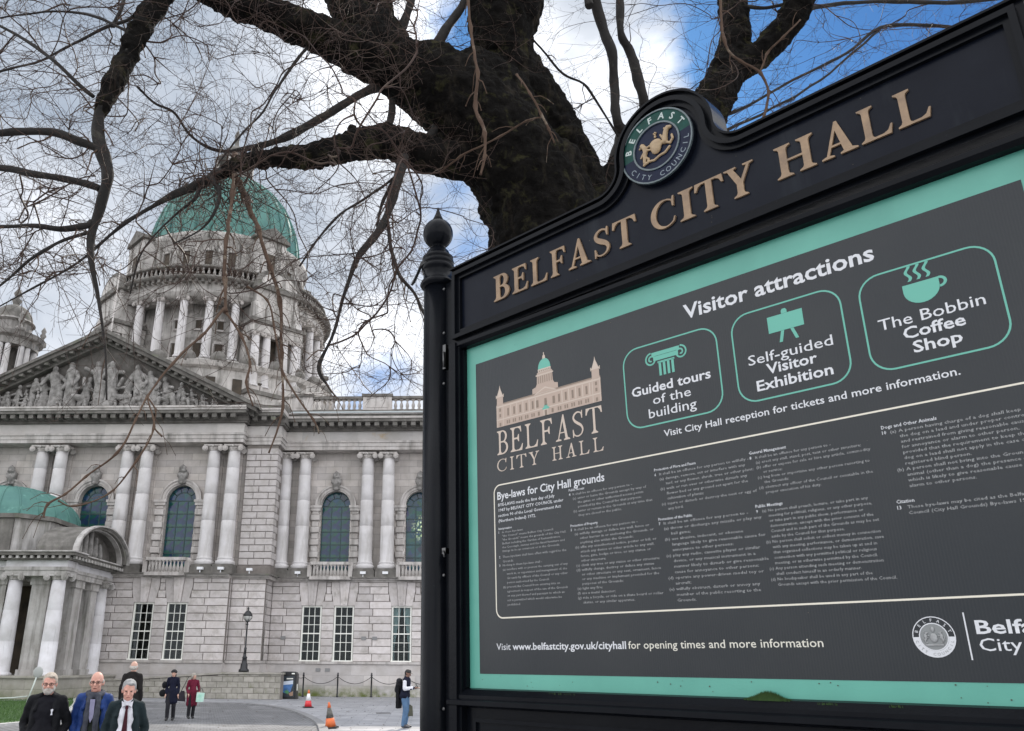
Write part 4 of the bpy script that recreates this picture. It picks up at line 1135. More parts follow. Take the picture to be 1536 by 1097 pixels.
cone(ground(496, 1093), 'faded orange traffic cone leaning beside the kerb', (m_or, m_gs, m_or), tilt=R(-7))
# third cone tip, at the foot of the photo
cone(ground(237, 1103), 'red traffic cone standing lowest at the bottom edge of the picture', (m_rd, m_wt, m_rd), H=.62) if False else None
# rope barrier beside the lawn
rp = at(40, 1050, 42.5); rp = Vector((rp.x, rp.y, 0))
bar = obj('rope_barrier', None, loc=rp, label='pale leaning rope barrier post with round top at the back of the lawn', cat='barrier')
mw_ = mat('weathered white post', (.55, .60, .56), .6)
obj('post', MB().tube([(0, 0, 0), (.30, 0, 1.2)], .035, 8), bar, mat=mw_)
mb = MB(); mb.ell((.34, 0, 1.42), (.24, .05, .26), 18, 10); obj('disc', mb, bar, mat=mat('pale plastic disc', (.36, .37, .36), .4))
a = at(-40, 1053, 40.0); mb = MB(); mb.tube([(0, 0, .35), ((a.x-rp.x)*.3, (a.y-rp.y)*.3, .30), ((a.x-rp.x)*.6, (a.y-rp.y)*.6, .30), (a.x-rp.x, a.y-rp.y, .35)], .03, 6)
obj('rope', mb, bar, mat=mw_)

# ------------------------------------------------------------------ people
m_skin = mat('skin', (0.50, 0.30, 0.23), .55, var=(0.60, 0.36, 0.28), vscale=9); m_skin2 = mat('ruddy skin', (0.56, 0.27, 0.21), .55, var=(0.62, 0.36, 0.28), vscale=9)
def cloth(n, c, v=None, r=.85): return mat(n, c, r, spec=.25, var=v or tuple(q*.6 for q in c), vscale=7, bump=.012, bscale=7)
def person(label, p, face, H, sh=1.0, coat=None, shirt=None, shoes=None, trousers=None, hair=None, hairstyle='short', beard=None, skin=None, coat_len=.80, arms='down', pockets=False,
           stride=.0, lean=0.0, vox=.014, glasses=False, open_front=True, tie=None, scarf=None, look=0.0, nod=0.0, female=False, extra=None, wide=1.0, mid=None):
    """local axes: -y is forwards, x to the figure's left hand side as we see it when it faces us (image right)"""
    k = H/1.75
    root = obj('person', None, loc=(p.x, p.y, .012), rot=(0, 0, face), label=label, cat='person', scale=(k, k, k))
    sw = .168*sh*wide; hp = .09
    hipz, shz = .93, 1.40; ly = -lean
    sk = skin or m_skin
    # joints
    hips = [Vector((s*hp, 0, hipz)) for s in (-1, 1)]
    knees = [Vector((s*hp*1.05, -.05 + s*stride*.5, .50)) for s in (-1, 1)]
    ank = [Vector((s*hp*1.05, .02 + s*stride, .09)) for s in (-1, 1)]
    shd = [Vector((s*sw, ly, shz)) for s in (-1, 1)]
    if arms == 'pocket':
        el = [Vector((s*(sw+.085), ly+.09, 1.13)) for s in (-1, 1)]; ha = [Vector((s*(sw+.01), ly-.08, .95)) for s in (-1, 1)]
    elif arms == 'phone':
        el = [Vector((s*(sw+.04), ly+.0, 1.14)) for s in (-1, 1)]; ha = [Vector((s*.07, ly-.30, 1.17)) for s in (-1, 1)]
    elif arms == 'bag':
        el = [Vector((-(sw+.06), ly+.03, 1.14)), Vector((sw+.08, ly+.02, 1.15))]; ha = [Vector((-(sw+.02), ly-.12, .93)), Vector((sw+.06, ly-.14, 1.0))]
    elif arms == 'walk':
        el = [Vector((-(sw+.07), ly+.07, 1.13)), Vector((sw+.09, ly+.06, 1.14))]; ha = [Vector((-(sw+.08), ly-.06, .88)), Vector((sw+.03, ly-.04, .93))]
    else:
        el = [Vector((s*(sw+.05), ly+.03, 1.14)) for s in (-1, 1)]; ha = [Vector((s*(sw+.06), ly-.04, .88)) for s in (-1, 1)]
    # ---- body: one continuous skin surface
    b = MB(); hd = Vector((0, ly-.03, 1.592))
    Rh = Matrix.Rotation(look, 3, 'Z') @ Matrix.Rotation(nod, 3, 'X')
    def hq(x, y, z): return tuple(hd + Rh @ Vector((x, y, z)))
    b.ell(hq(0, .005, .03), (.076, .094, .098), 18, 14); b.ell(hq(0, -.022, -.045), (.060, .066, .074), 16, 12)
    b.ell(hq(0, -.055, -.085), (.032, .030, .026), 10, 8)
    b.cap(hq(0, -.088, .015), .010, hq(0, -.112, -.022), .016, 8)
    for s in (-1, 1):
        b.ell(hq(s*.078, .012, -.005), (.014, .022, .034), 10, 8); b.ell(hq(s*.030, -.082, .030), (.026, .012, .009), 8, 6); b.ell(hq(s*.042, -.068, -.025), (.022, .02, .022), 8, 6)
    b.ell(hq(0, -.085, -.056), (.026, .012, .008), 8, 6)
    b.cap((0, ly+.01, 1.38), .062, tuple(hd+Vector((0, .01, -.07))), .056)
    b.cap((0, ly*.7+.01, 1.30), .088, (0, .01, .95), .10); b.ell((0, ly+.015, 1.36), (.14*sh, .07, .085))
    for i, s in enumerate((-1, 1)):
        b.cap(shd[i], .055, el[i], .042); b.cap(el[i], .040, ha[i], .028)
        b.cap(hips[i], .085, knees[i], .058); b.cap(knees[i], .055, ank[i], .038); b.cap(ank[i], .036, ank[i]+Vector((0, -.14, -.055)), .03)
        d = (ha[i]-el[i]).normalized(); sd_ = Vector((0, 1, 0)).cross(d).normalized() if abs(d.y) < .9 else Vector((1, 0, 0)); nrm = d.cross(sd_).normalized()
        pm = ha[i]+d*.05; hf = .013 if vox > .01 else .0095
        b.cap(ha[i]+d*.01, .028, pm, .030, 8); b.cap(pm-nrm*.018, .018, pm+nrm*.018, .018, 8)
        for j, ln in enumerate((.060, .072, .068, .052)):
            o_ = pm + nrm*(.033-.022*j) + d*.022; m1 = o_+d*ln*.55+sd_*(-s)*.006; b.cap(o_, hf, m1, hf*.95, 6); b.cap(m1, hf*.95, m1+d*ln*.45+sd_*(-s)*.02, hf*.85, 6)
        b.cap(pm+nrm*.03-d*.02, hf*1.1, pm+nrm*.058+d*.022, hf, 6)
    obj('body', fuse(b, 'body', sk, vox*.7, 2), root)
    eye = MB()
    for s in (-1, 1): eye.ell(hq(s*.031, -.086, .012), (.013, .007, .006), 8, 6)
    obj('eyes', eye, root, mat=m_blk)
    mo = MB().ell(hq(0, -.096, -.057), (.024, .007, .004), 8, 6); obj('mouth', mo, root, mat=cloth('lips', (.35, .12, .10)) if 'lips' not in bpy.data.materials else bpy.data.materials['lips'])
    if glasses:
        g = MB()
        for s in (-1, 1):
            n_ = 12; g.tube([hq(s*.032+.024*math.cos(2*math.pi*i/n_), -.104, .012+.017*math.sin(2*math.pi*i/n_)) for i in range(n_+1)], .0028, 4)
            g.tube([hq(s*.056, -.104, .015), hq(s*.080, -.01, .01)], .0028, 4)
        g.tube([hq(-.01, -.104, .015), hq(.01, -.104, .015)], .003, 4)
        obj('glasses', g, root, mat=m_blk)
    # ---- hair
    if hair:
        h = MB()
        if hairstyle == 'short':
            h.ell(hq(0, .022, .065), (.084, .092, .075), 16, 12); h.ell(hq(0, .045, .01), (.082, .070, .085), 14, 10)
            for s in (-1, 1): h.ell(hq(s*.066, .01, .035), (.022, .045, .045), 10, 8)
            h.ell(hq(.02, -.055, .098), (.045, .035, .022), 10, 8)
        elif hairstyle == 'bald':
            h.ell(hq(0, .052, -.01), (.080, .060, .058), 14, 10)
            for s in (-1, 1): h.ell(hq(s*.072, .018, .012), (.016, .045, .032), 10, 8)
        elif hairstyle == 'bob':
            h.ell(hq(0, .02, .05), (.098, .108, .095), 16, 12); h.ell(hq(0, .05, -.03), (.095, .075, .09), 14, 10)
            for s in (-1, 1): h.ell(hq(s*.085, .0, -.01), (.026, .06, .075), 10, 8)
        elif hairstyle == 'hat':
            h.ell(hq(0, .012, .065), (.105, .112, .085), 16, 12); h.lathe([(.125, 0), (.115, .03)], hq(0, .01, .05), 16); h.ell(hq(0, .05, -.03), (.09, .07, .09), 14, 10)
        elif hairstyle == 'cap':
            h.ell(hq(0, .01, .055), (.092, .102, .075), 16, 12); h.ell(hq(0, .05, .0), (.08, .06, .07), 12, 8); h.prism([(x_, y_) for x_, y_ in ((-.07, 0), (.07, 0), (.055, -.09), (-.055, -.09))], 0, .012, 'z')
            n_ = len(h.v)-8
            for q in range(n_, len(h.v)): h.v[q] = hq(h.v[q][0], h.v[q][1]-.075, h.v[q][2]+.045)
        obj('hair' if hairstyle not in ('hat', 'cap') else 'headwear', fuse(h, 'hair', hair, .009, 2, disp=(.012, .02)), root)
    if beard:
        h = MB(); h.ell(hq(0, -.060, -.075), (.058, .045, .045), 14, 10); h.ell(hq(0, -.088, -.047), (.034, .016, .010), 10, 8)
        for s in (-1, 1): h.ell(hq(s*.058, -.02, -.045), (.018, .045, .045), 10, 8)
        obj('beard', fuse(h, 'beard', beard, .008, 1, disp=(.01, .015)), root)
    # ---- trousers and shoes
    t = MB()
    t.ell((0, .01, .95), (.165, .115, .12))
    for i, s in enumerate((-1, 1)):
        t.cap(hips[i], .108, knees[i], .080); t.cap(knees[i], .080, ank[i]+Vector((0, 0, .0)), .068)
    obj('trousers', fuse(t, 'trousers', trousers, vox, 3, disp=(.012, .09)), root)
    s_ = MB()
    for i in (0, 1):
        a_ = ank[i]; s_.cap(a_+Vector((0, .02, -.045)), .045, a_+Vector((0, -.14, -.055)), .036); s_.ell(tuple(a_+Vector((0, -.16, -.055))), (.050, .065, .036)); s_.cap(a_+Vector((0, -.04, -.02)), .050, a_+Vector((0, -.10, -.045)), .045)
    obj('shoes', fuse(s_, 'shoes', shoes or m_blk, vox, 1), root)
    # ---- upper clothes
    wv = wide
    if shirt:
        s_ = MB(); s_.cap((0, ly-.035, 1.36), .085, (0, -.05, 1.0), .105*wv); s_.ell((0, ly-.045, 1.28), (.13*wv, .098, .15)); s_.ell((0, -.05, 1.05), (.14*wv, .11, .15)); s_.cap((0, ly, 1.40), .075, (0, ly-.005, 1.47), .066)
        obj('shirt', fuse(s_, 'shirt', shirt, vox, 2, disp=(.006, .07)), root)
    if mid:
        s_ = MB(); s_.cap((0, ly-.04, 1.33), .092, (0, -.055, .98), .112*wv); s_.cap((-.05, ly-.04, 1.38), .07, (.05, ly-.04, 1.38), .07); s_.cap((0, ly-.01, 1.40), .072, (0, ly-.01, 1.44), .066); s_.ell((0, ly-.05, 1.25), (.145*wv, .10, .15)); s_.ell((0, -.055, 1.03), (.15*wv, .115, .16))
        obj('sweater', fuse(s_, 'sweater', mid, vox, 2, disp=(.008, .07)), root)
    if tie:
        obj('tie', MB().prism([(-.016, 1.42), (.016, 1.42), (.021, 1.39), (.014, 1.375), (.036, 1.08), (0, 1.03), (-.036, 1.08), (-.014, 1.375), (-.021, 1.39)][::-1], ly-.17, ly-.135, 'y'), root, mat=tie)
        for s in (-1, 1): obj('collar', MB().prism([(s*.005, 1.425), (s*.07, 1.475), (s*.06, 1.40)][::(1 if s < 0 else -1)], ly-.135, ly-.085, 'y'), root, mat=shirt)
    c = MB(); cl = hipz - coat_len + .0
    cb = coat_len
    if open_front:
        for s in (-1, 1):
            c.cap((s*.098*wv, ly-.01, 1.36), .078, (s*.125*wv, -.01, cb), .074); c.cap((s*.115*wv, ly-.05, 1.30), .055, (s*.145*wv, -.07, cb), .046)
            c.cap((s*.07, ly+.045, 1.38), .085, (s*.09*wv, .05, cb), .095); c.cap((s*.06, ly-.01, 1.465), .030, (s*.115, ly-.115, 1.30), .026, 8)
        c.cap((-.05, ly+.05, 1.465), .045, (.05, ly+.05, 1.465), .045)
        for s in (-1, 1): c.cap((s*.055, ly+.04, 1.475), .034, (s*.075, ly-.05, 1.455), .028, 8)
        c.cap((0, ly+.05, 1.36), .09, (0, .06, cb), .10)
    else:
        c.cap((0, ly, 1.37), .11, (0, 0, 1.05), .14*wv); c.ell((0, ly, 1.30), (.168*wv*sh, .12, .17)); c.ell((0, 0, 1.0), (.16*wv, .135, .2)); c.cap((-.05, ly+.03, 1.46), .05, (.05, ly+.03, 1.46), .05); c.cap((-.04, ly-.05, 1.45), .04, (.04, ly-.05, 1.45), .04)
        for s in (-1, 1):
            c.cap((s*.10*wv, 0, 1.0), .10, (s*.125*wv, -.02, cb+.02), .10); c.cap((s*.10*wv, .02, 1.0), .10, (s*.11*wv, .05, cb+.02), .10)
        c.cap((0, -.03, 1.0), .12, (0, -.04, cb+.03), .115)
    for i, s in enumerate((-1, 1)):
        c.cap(Vector((s*.06, ly+.01, 1.435)), .064, shd[i], .066); c.cap(shd[i], .069, el[i], .057); d = (ha[i]-el[i]); c.cap(el[i], .057, el[i]+d*.88, .046)
    co = obj('coat' if coat_len < .8 else 'jacket', fuse(c, 'coat', coat, vox, 3, disp=(.028, .10)), root)
    if scarf:
        f = MB(); n_ = 14
        f.tube([(.085*math.cos(2*math.pi*i/n_), ly-.01+.085*math.sin(2*math.pi*i/n_), 1.465-.02*math.sin(2*math.pi*i/n_)*-1) for i in range(n_+1)], .038, 8)
        for s in (-1, 1): f.cap((s*.05, ly-.10, 1.44), .035, (s*.055, ly-.155, 1.22), .038, 8); f.cap((s*.055, ly-.155, 1.22), .038, (s*.06, -.16, .98), .034, 8)
        obj('scarf', fuse(f, 'scarf', scarf, .01, 1, disp=(.014, .05)), root)
    return root
hair_w = mat('white grey hair', (0.50, 0.47, 0.43), .8, var=(.34, .32, .29), vscale=30); hair_g = mat('grey hair', (0.36, 0.36, 0.36), .8, var=(.2, .2, .2), vscale=30)
hair_s = mat('sandy grey hair', (0.48, 0.42, 0.35), .8, var=(.32, .27, .22), vscale=30); hair_d = mat('dark hair', (.015, .013, .012), .6)
c_black = cloth('black jacket cloth', (.006, .0065, .009)); c_navy = cloth('navy cloth', (.006, .008, .024)); c_blue = cloth('bright blue jacket', (.012, .045, .19), (.008, .025, .11), .6)
c_suit = cloth('dark green grey suit', (.013, .024, .028)); c_shirt = cloth('white shirt cloth', (.72, .72, .76), (.60, .60, .66)); c_dk = cloth('dark suit', (.014, .012, .012))
c_mar = cloth('maroon wool coat', (.15, .012, .035)); c_jean = cloth('blue denim', (.10, .18, .30), (.07, .13, .22)); c_beige = cloth('pale trousers', (.50, .47, .50), (.40, .38, .42)); c_char = cloth('charcoal trousers', (.02, .02, .025))
c_grn = cloth('dark green sweater', (.018, .024, .018))
def P(x, D): 
    q = at(x, 1015, D); return Vector((q.x, q.y, 0))
FP = P(77, 11.4); pr1 = person('bearded man in an open black jacket, leftmost of the three men in front', FP, R(12), 1.78, coat=c_black, mid=cloth('black zip top', (.005, .005, .009)), shirt=None, trousers=c_char, hair=hair_s, beard=hair_w, arms='pocket', glasses=True, look=R(4), nod=R(6), vox=.011, wide=1.02, skin=m_skin2, stride=.1)
for pts in ([(.085, 1.33), (.10, 1.34), (.115, 1.33), (.105, 1.30), (.11, 1.27), (.09, 1.27), (.095, 1.30)],):
    obj('chest_badge', MB().prism([(x, z-.03) for x, z in pts][::-1], -.185, -.165, 'y'), pr1, mat=c_shirt)
pr2 = person('balding man in a bright blue jacket with a grey scarf, middle of the three men', P(147, 11.6), R(14), 1.80, coat=c_blue, mid=c_grn, trousers=c_beige, hair=hair_w, hairstyle='bald', arms='pocket', glasses=True, look=R(-4), nod=R(4), vox=.011, wide=.93, skin=m_skin2, scarf=cloth('grey scarf', (.075, .08, .10), (.035, .038, .05)), stride=.12)
obj('shirt_front', MB().prism([(-.035, 1.40), (.02, 1.40), (.025, 1.2), (-.005, 1.13), (-.03, 1.2)][::-1], -.17, -.12, 'y'), pr2, mat=cloth('lilac shirt', (.35, .34, .50)))
pr3 = person('grey haired man in a dark suit with white shirt and maroon tie', P(196, 11.2), R(18), 1.71, coat=c_suit, shirt=c_shirt, trousers=c_char, hair=hair_g, arms='walk', look=R(0), nod=R(14), vox=.011, wide=.96, tie=cloth('maroon tie', (.06, .012, .02)), skin=m_skin2, stride=.12)
pr4 = person('white haired man in a dark suit walking away, seen from behind', P(199, 22.0), R(186), 1.95, coat=c_dk, trousers=c_dk, hair=hair_w, hairstyle='bald', arms='down', open_front=False, coat_len=.78, wide=.92, vox=.014, stride=.15)
w1 = ground(254, 1081.5); w1.z = 0
pw1 = person('woman in a navy coat and dark hat with a black shoulder bag', w1, R(8), 1.68, coat=c_navy, trousers=c_char, hair=mat('dark hat felt', (.012, .012, .014), .9), hairstyle='hat', arms='down', open_front=False, coat_len=.62, wide=.95, female=True, stride=.1)
mb = MB().ell((-.34, -.0, .92), (.13, .08, .13)); mb.ell((-.30, 0, 1.2), (.10, .09, .12)); mb.tube([(-.33, 0, 1.0), (-.22, -.08, 1.35), (-.12, 0, 1.47), (-.24, .06, 1.3)], .012, 5)
obj('shoulder_bag', fuse(mb, 'shoulder_bag', c_black, .02, 1), pw1)
w2 = ground(285, 1078.5); w2.z = 0
pw2 = person('grey haired woman in a long maroon coat carrying a pale green bag', w2, R(28), 1.56, coat=c_mar, trousers=c_char, hair=mat('ash hair', (.36, .33, .29), .8, var=(.24, .22, .19), vscale=20), hairstyle='bob', arms='bag', open_front=False, coat_len=.52, wide=1.02, female=True, look=R(20), stride=.04)
hb = pw2.matrix_world
gb_ = obj('carrier_bag', None, loc=(w2.x+.34, w2.y-.22, .50), rot=(0, 0, R(20)), label='pale green and white carrier bag held by the woman in maroon', cat='bag')
obj('bag_body', MB().prism([(-.13, .08), (.13, .08), (.15, .38), (-.12, .40)], -.05, .05, 'y'), gb_, mat=mat('pale green plastic', (.30, .62, .48), .5, var=(.62, .78, .72), vscale=5))
obj('handle', MB().tube([(-.08, 0, .40), (-.05, 0, .52), (.06, 0, .52), (.1, 0, .40)], .012, 5), gb_, mat=m_blk)
hb2 = obj('handbag', None, loc=(w2.x-.40, w2.y-.05, .60), label='dark grey handbag at the side of the woman in maroon', cat='bag')
obj('bag_body', MB().prism([(-.17, 0), (.17, -.02), (.10, .34), (-.0, .34)], -.06, .06, 'y'), hb2, mat=cloth('grey leather', (.04, .035, .045)))
obj('strap', MB().tube([(0, 0, .33), (.12, 0, .6), (.22, -.02, .82)], .012, 5), hb2, mat=m_blk)
wp = ground(607, 1092.5); wp.z = 0
pp = person('young man in a dark jacket with white sleeves and jeans looking down at a phone', wp, R(72), 1.78, coat=c_navy, trousers=c_jean, hair=hair_d, hairstyle='cap', arms='phone', open_front=False, coat_len=.92, wide=1.08, nod=R(22), lean=.05, skin=mat('brown skin', (.20, .11, .08), .6), shoes=mat('black white shoes', (.05, .05, .06), .5))
mb = MB()
for s in (-1, 1):
    mb.cap((s*.212, -.055, 1.35), .061, (s*.228, -.055, 1.17), .061); mb.cap((s*.228, -.06, 1.14), .061, (s*.10, -.28, 1.165), .050)
obj('white_sleeve', fuse(mb, 'white_sleeve', c_shirt, .014, 2), pp)
obj('phone', MB().box(-.04, .04, -.012, .0, -.08, .08), None, loc=(wp.x+.41*math.cos(R(-18)), wp.y-.14, 1.24), rot=(R(-40), 0, R(72)), mat=m_blk, label='dark mobile phone held by the young man in jeans', cat='phone')
c = MB(); c.cap((.0, .20, 1.28), .11, (0, .24, 1.1), .12); c.ell((0, .2, 1.36), (.15, .10, .10)); obj('hood', fuse(c, 'hood', c_char, .02, 2), pp)
c = MB(); c.box(-.16, .16, .16, .26, .55, 1.25); obj('coat_tail', fuse(c, 'coat_tail', c_black, .02, 3, disp=(.03, .1)), pp)
obj('shopping_bag', MB().prism([(-.10, 0), (.10, .02), (.08, .30), (.0, .36), (-.07, .3)], -.04, .04, 'y'), None, loc=(wp.x+.16, wp.y+.06, .34), mat=cloth('khaki bag', (.12, .12, .09)), label='small khaki bag hanging beside the jeans of the man with the phone', cat='bag')
# ------------------------------------------------------------------ information sign
SA = R(42.7)
Sv = Vector((math.sin(SA), -math.cos(SA), 0))
_q = at(706, 780, 3.0); S0 = Vector((_q.x, _q.y, 0))
sign = obj('information_sign', None, loc=S0, rot=(0, 0, SA-math.pi/2), label='black framed city hall visitor information sign with teal bordered board', cat='sign')
# local x runs along the board, -y faces the viewer, z up
m_paint = mat('glossy black paint', (0.0028, 0.0033, 0.005), 0.24, var=(0.005, 0.006, 0.008), vscale=5, bump=0.0006, bscale=45, stain=((0.035, 0.038, 0.042), 26, .69, .74), spec=.10)
m_plate = mat('dark navy plate', (0.0030, 0.0042, 0.0092), 0.32, var=(0.006, 0.008, 0.014), vscale=6, bump=0.0004, bscale=60, stain=((0.010, 0.013, 0.019), 2.5, .50, .80), spec=.11, streak=((0.016, 0.02, 0.026), 9, .60, .8))
m_gold = mat('aged bronze lettering', (0.30, 0.20, 0.115), 0.5, var=(0.19, 0.125, 0.075), vscale=25, bump=0.0006, bscale=120)
m_teal = mat('teal border print', (0.10, 0.35, 0.275), 0.35, var=(0.08, 0.30, 0.235), vscale=5, stain=((0.07, 0.22, 0.17), 18, .66, .80))
m_tealp = mat('teal print', (0.105, 0.38, 0.295), 0.4)
m_whitep = mat('white print', (0.58, 0.59, 0.61), 0.4); m_greyp = mat('small grey print', (0.33, 0.34, 0.34), 0.45, var=(0.22, .22, .22), vscale=90)
m_beige = mat('stone coloured print', (0.40, 0.31, 0.245), 0.45); m_beige2 = mat('light stone print', (0.50, 0.42, 0.34), .45); m_beiged = mat('shade print', (0.20, 0.15, 0.11), .45)
# board face: charcoal print on corrugated sheet
m_board = bpy.data.materials.new('charcoal board'); m_board.use_nodes = True
t = m_board.node_tree; bs = t.nodes['Principled BSDF']
g = t.nodes.new('ShaderNodeTexCoord'); w_ = t.nodes.new('ShaderNodeTexWave'); w_.wave_type = 'BANDS'; w_.bands_direction = 'X'
t.links.new(g.outputs['Object'], w_.inputs['Vector']); w_.inputs['Scale'].default_value = 44; w_.inputs['Distortion'].default_value = 0.25
n_ = t.nodes.new('ShaderNodeTexNoise'); t.links.new(g.outputs['Object'], n_.inputs['Vector']); n_.inputs['Scale'].default_value = 2.2; n_.inputs['Detail'].default_value = 5
r_ = t.nodes.new('ShaderNodeValToRGB'); t.links.new(n_.outputs[0], r_.inputs[0]); el = r_.color_ramp.elements
el[0].position = .35; el[0].color = (0.011, 0.0145, 0.018, 1); el[1].position = .7; el[1].color = (0.020, 0.023, 0.025, 1)
t.links.new(r_.outputs[0], bs.inputs['Base Color']); bs.inputs['Roughness'].default_value = .26; bs.inputs['Specular IOR Level'].default_value = .36
bp = t.nodes.new('ShaderNodeBump'); bp.inputs['Distance'].default_value = .00045; bp.inputs['Strength'].default_value = .55
t.links.new(w_.outputs['Fac'], bp.inputs['Height']); t.links.new(bp.outputs[0], bs.inputs['Normal'])

HT = .016   # the header plate sits at a slight slope
def hz(s, z): return z + HT*s
# --- posts: left one in view, right one beyond the frame
def post(s, zt):
    r = .0575
    p = obj('post', MB().lathe([(r, 0), (r, 3.36)], seg=36), sign, (s, -.01, 0), mat=m_paint)
    obj('collar', MB().lathe([(r, 3.36), (.068, 3.365), (.074, 3.375), (.068, 3.39), (.060, 3.395), (.060, 3.43), (.064, 3.44), (.068, 3.446), (.068, 3.458), (.060, 3.463), (.067, 3.468), (.067, 3.481), (.059, 3.486), (.064, 3.491), (.064, 3.502), (.052, 3.512), (.045, 3.53), (.028, 3.55)], seg=36), p, mat=m_paint)
    prof = [(.028, 3.545)] + [(.0635*math.cos(t), 3.615+.068*math.sin(t)) for t in [R(-68)+R(138)*j/14 for j in range(15)]] + [(.024, 3.682), (.018, 3.694), (.010, 3.715), (.004, 3.738), (.001, 3.745)]
    obj('finial', MB().lathe(prof, seg=36), p, mat=m_paint)
    return p
P0 = post(-.165, 3.6); post(2.02, 3.6)
obj('strap', MB().prism([(-.262, 3.39), (-.245, 3.40), (-.20, 3.475), (-.165, 3.485), (-.165, 3.462), (-.205, 3.455)], -.075, -.063, 'y'), sign, mat=m_blk)
def clip(z): return obj('fixing_bolt', MB().lathe([(.006, 0), (.006, .004), (.003, .006)], seg=10), sign, (-.088, -.047, z), (R(90), 0, 0), mat=mat('bolt steel', (.10, .10, .10), .3, 1.0) if 'bolt steel' not in bpy.data.materials else bpy.data.materials['bolt steel'])
for z in (3.32, 3.13, 2.92, 2.2, 1.76): clip(z)
obj('hinge', MB().box(-.094, -.078, -.05, -.03, 2.98, 3.08).tube([(-.086, -.055, 3.05), (-.083, -.055, 2.985)], .004, 6), sign, mat=bpy.data.materials['bolt steel'])
obj('latch', MB().box(-.092, -.074, -.055, -.03, 2.275, 2.295).tube([(-.084, -.058, 2.285), (-.076, -.058, 2.262)], .004, 6), sign, mat=bpy.data.materials['bolt steel'])
obj('side_channel', MB().box(-.108, -.062, -.02, .03, .1, 3.36), sign, mat=m_paint)
# --- frame round the board
F0, F1, FZ0, FZ1 = -.062, 1.905, 1.80, 3.075
fr = MB()
def rail(a, b, z0, z1, y=-.045): fr.box(a, b, y, .045, z0, z1)
obj('frame_stile', MB().box(F0, -.008, -.045, .045, 1.2, 3.07).box(F0+.008, -.020, -.056, -.0451, 1.2, 3.07).box(-.0079, .002, -.030, .045, 1.83, 3.04), sign, mat=m_paint)
obj('frame_stile', MB().box(1.86, F1, -.045, .045, 1.2, 3.07).box(1.872, F1-.01, -.056, -.0451, 1.2, 3.07), sign, mat=m_paint)
obj('frame_rail', MB().prism([(.045, 1.768), (-.040, 1.768), (-.062, 1.776), (-.062, 1.790), (-.050, 1.796), (-.050, 1.806), (-.030, 1.824), (-.014, 1.828), (.045, 1.828)], -.0621, 1.906, 'x'), sign, mat=m_paint)
obj('frame_rail', MB().prism([(.045, 3.046), (-.036, 3.046), (-.050, 3.056), (-.050, 3.070), (.045, 3.070)], -.0621, 1.906, 'x'), sign, mat=m_paint)
# lower panel below the board
obj('lower_panel', MB().box(-.0079, 1.8599, -.02, .02, 1.15, 1.7679), sign, mat=m_paint)
lpn = MB()
for a, b, c, d in ((.03, 1.83, 1.725, 1.737), (.03, 1.83, 1.19, 1.202), (.03, .042, 1.202, 1.725), (1.818, 1.83, 1.202, 1.725)): lpn.box(a, b, -.030, -.0199, c, d)
obj('panel_bead', lpn, sign, mat=m_paint)
obj('lower_frame', MB().box(F0, F1, -.045, .045, 1.10, 1.15), sign, mat=m_paint)
# --- board
board = obj('notice_board', MB().box(.0, 1.858, -.012, .0, 1.825, 3.045), sign, mat=m_teal)
face = obj('board_face', MB().box(.048, 1.806, -.0128, -.0121, 1.873, 2.972), board, mat=m_board)
Y1 = -.0132
# --- header plate with its curved top
CX, CZ, CR = .925, 3.492, .176
def header_outline(off=0.0, n=14):
    r = CR-off; zt = 3.397-off; fr_ = .085+off
    # fillet circle centres at zt+fr_
    dz = (zt+fr_)-CZ; dx = math.sqrt((r+fr_)**2-dz*dz)
    pts = [(1.905-off, hz(1.905, zt))]
    cxr = CX+dx; a_end = math.atan2(CZ-(zt+fr_), CX-cxr)
    if a_end > 0: a_end -= 2*math.pi
    for i in range(n+1):
        a = -math.pi/2 + (a_end+math.pi/2)*i/n
        pts.append((cxr+fr_*math.cos(a), hz(cxr, zt+fr_)+fr_*math.sin(a)))
    a0 = math.atan2((zt+fr_)-CZ, dx)
    for i in range(1, 2*n):
        a = a0 + (math.pi-2*a0)*i/(2*n)
        pts.append((CX+r*math.cos(a), hz(CX, CZ)+r*math.sin(a)))
    cxl = CX-dx
    for i in range(n, -1, -1):
        a = -math.pi/2 + (a_end+math.pi/2)*i/n
        pts.append((cxl-fr_*math.cos(a), hz(cxl, zt+fr_)+fr_*math.sin(a)))
    pts.append((-.062+off, hz(-.06, zt)))
    return pts
def close(pts, zb, off): return pts + [(-.062+off, hz(-.06, zb)), (1.905-off, hz(1.905, zb))]
def ring(p1, p2, y0, y1):
    "solid moulding between two matching outlines"
    mb = MB(); k = len(p1)
    for (p, q, y) in ((p1, p2, y0),):
        mb.v = [(a, y0, b) for a, b in p1] + [(a, y0, b) for a, b in p2] + [(a, y1, b) for a, b in p1] + [(a, y1, b) for a, b in p2]
    for i in range(k):
        j = (i+1) % k
        mb.face((i, j, k+j, k+i)); mb.face((i, 2*k+i, 2*k+j, j)); mb.face((k+i, k+j, 3*k+j, 3*k+i)); mb.face((2*k+i, 3*k+i, 3*k+j, 2*k+j))
    return mb
o0 = close(header_outline(0), 3.079, 0); o1 = close(header_outline(.018), 3.092, .018); o2 = close(header_outline(.034), 3.108, .034); o3 = close(header_outline(.050), 3.128, .050)
header = obj('header_plate', MB().prism(close(header_outline(.049), 3.126, .049)[::-1], -.022, .02, 'y'), sign, mat=m_plate)
obj('header_moulding', ring(o0, o1, -.030, .035), header, mat=m_paint)
obj('header_moulding', ring(o1, o2, -.050, .03), header, mat=m_paint)
obj('header_moulding', ring(o2, o3, -.036, .03), header, mat=m_paint)
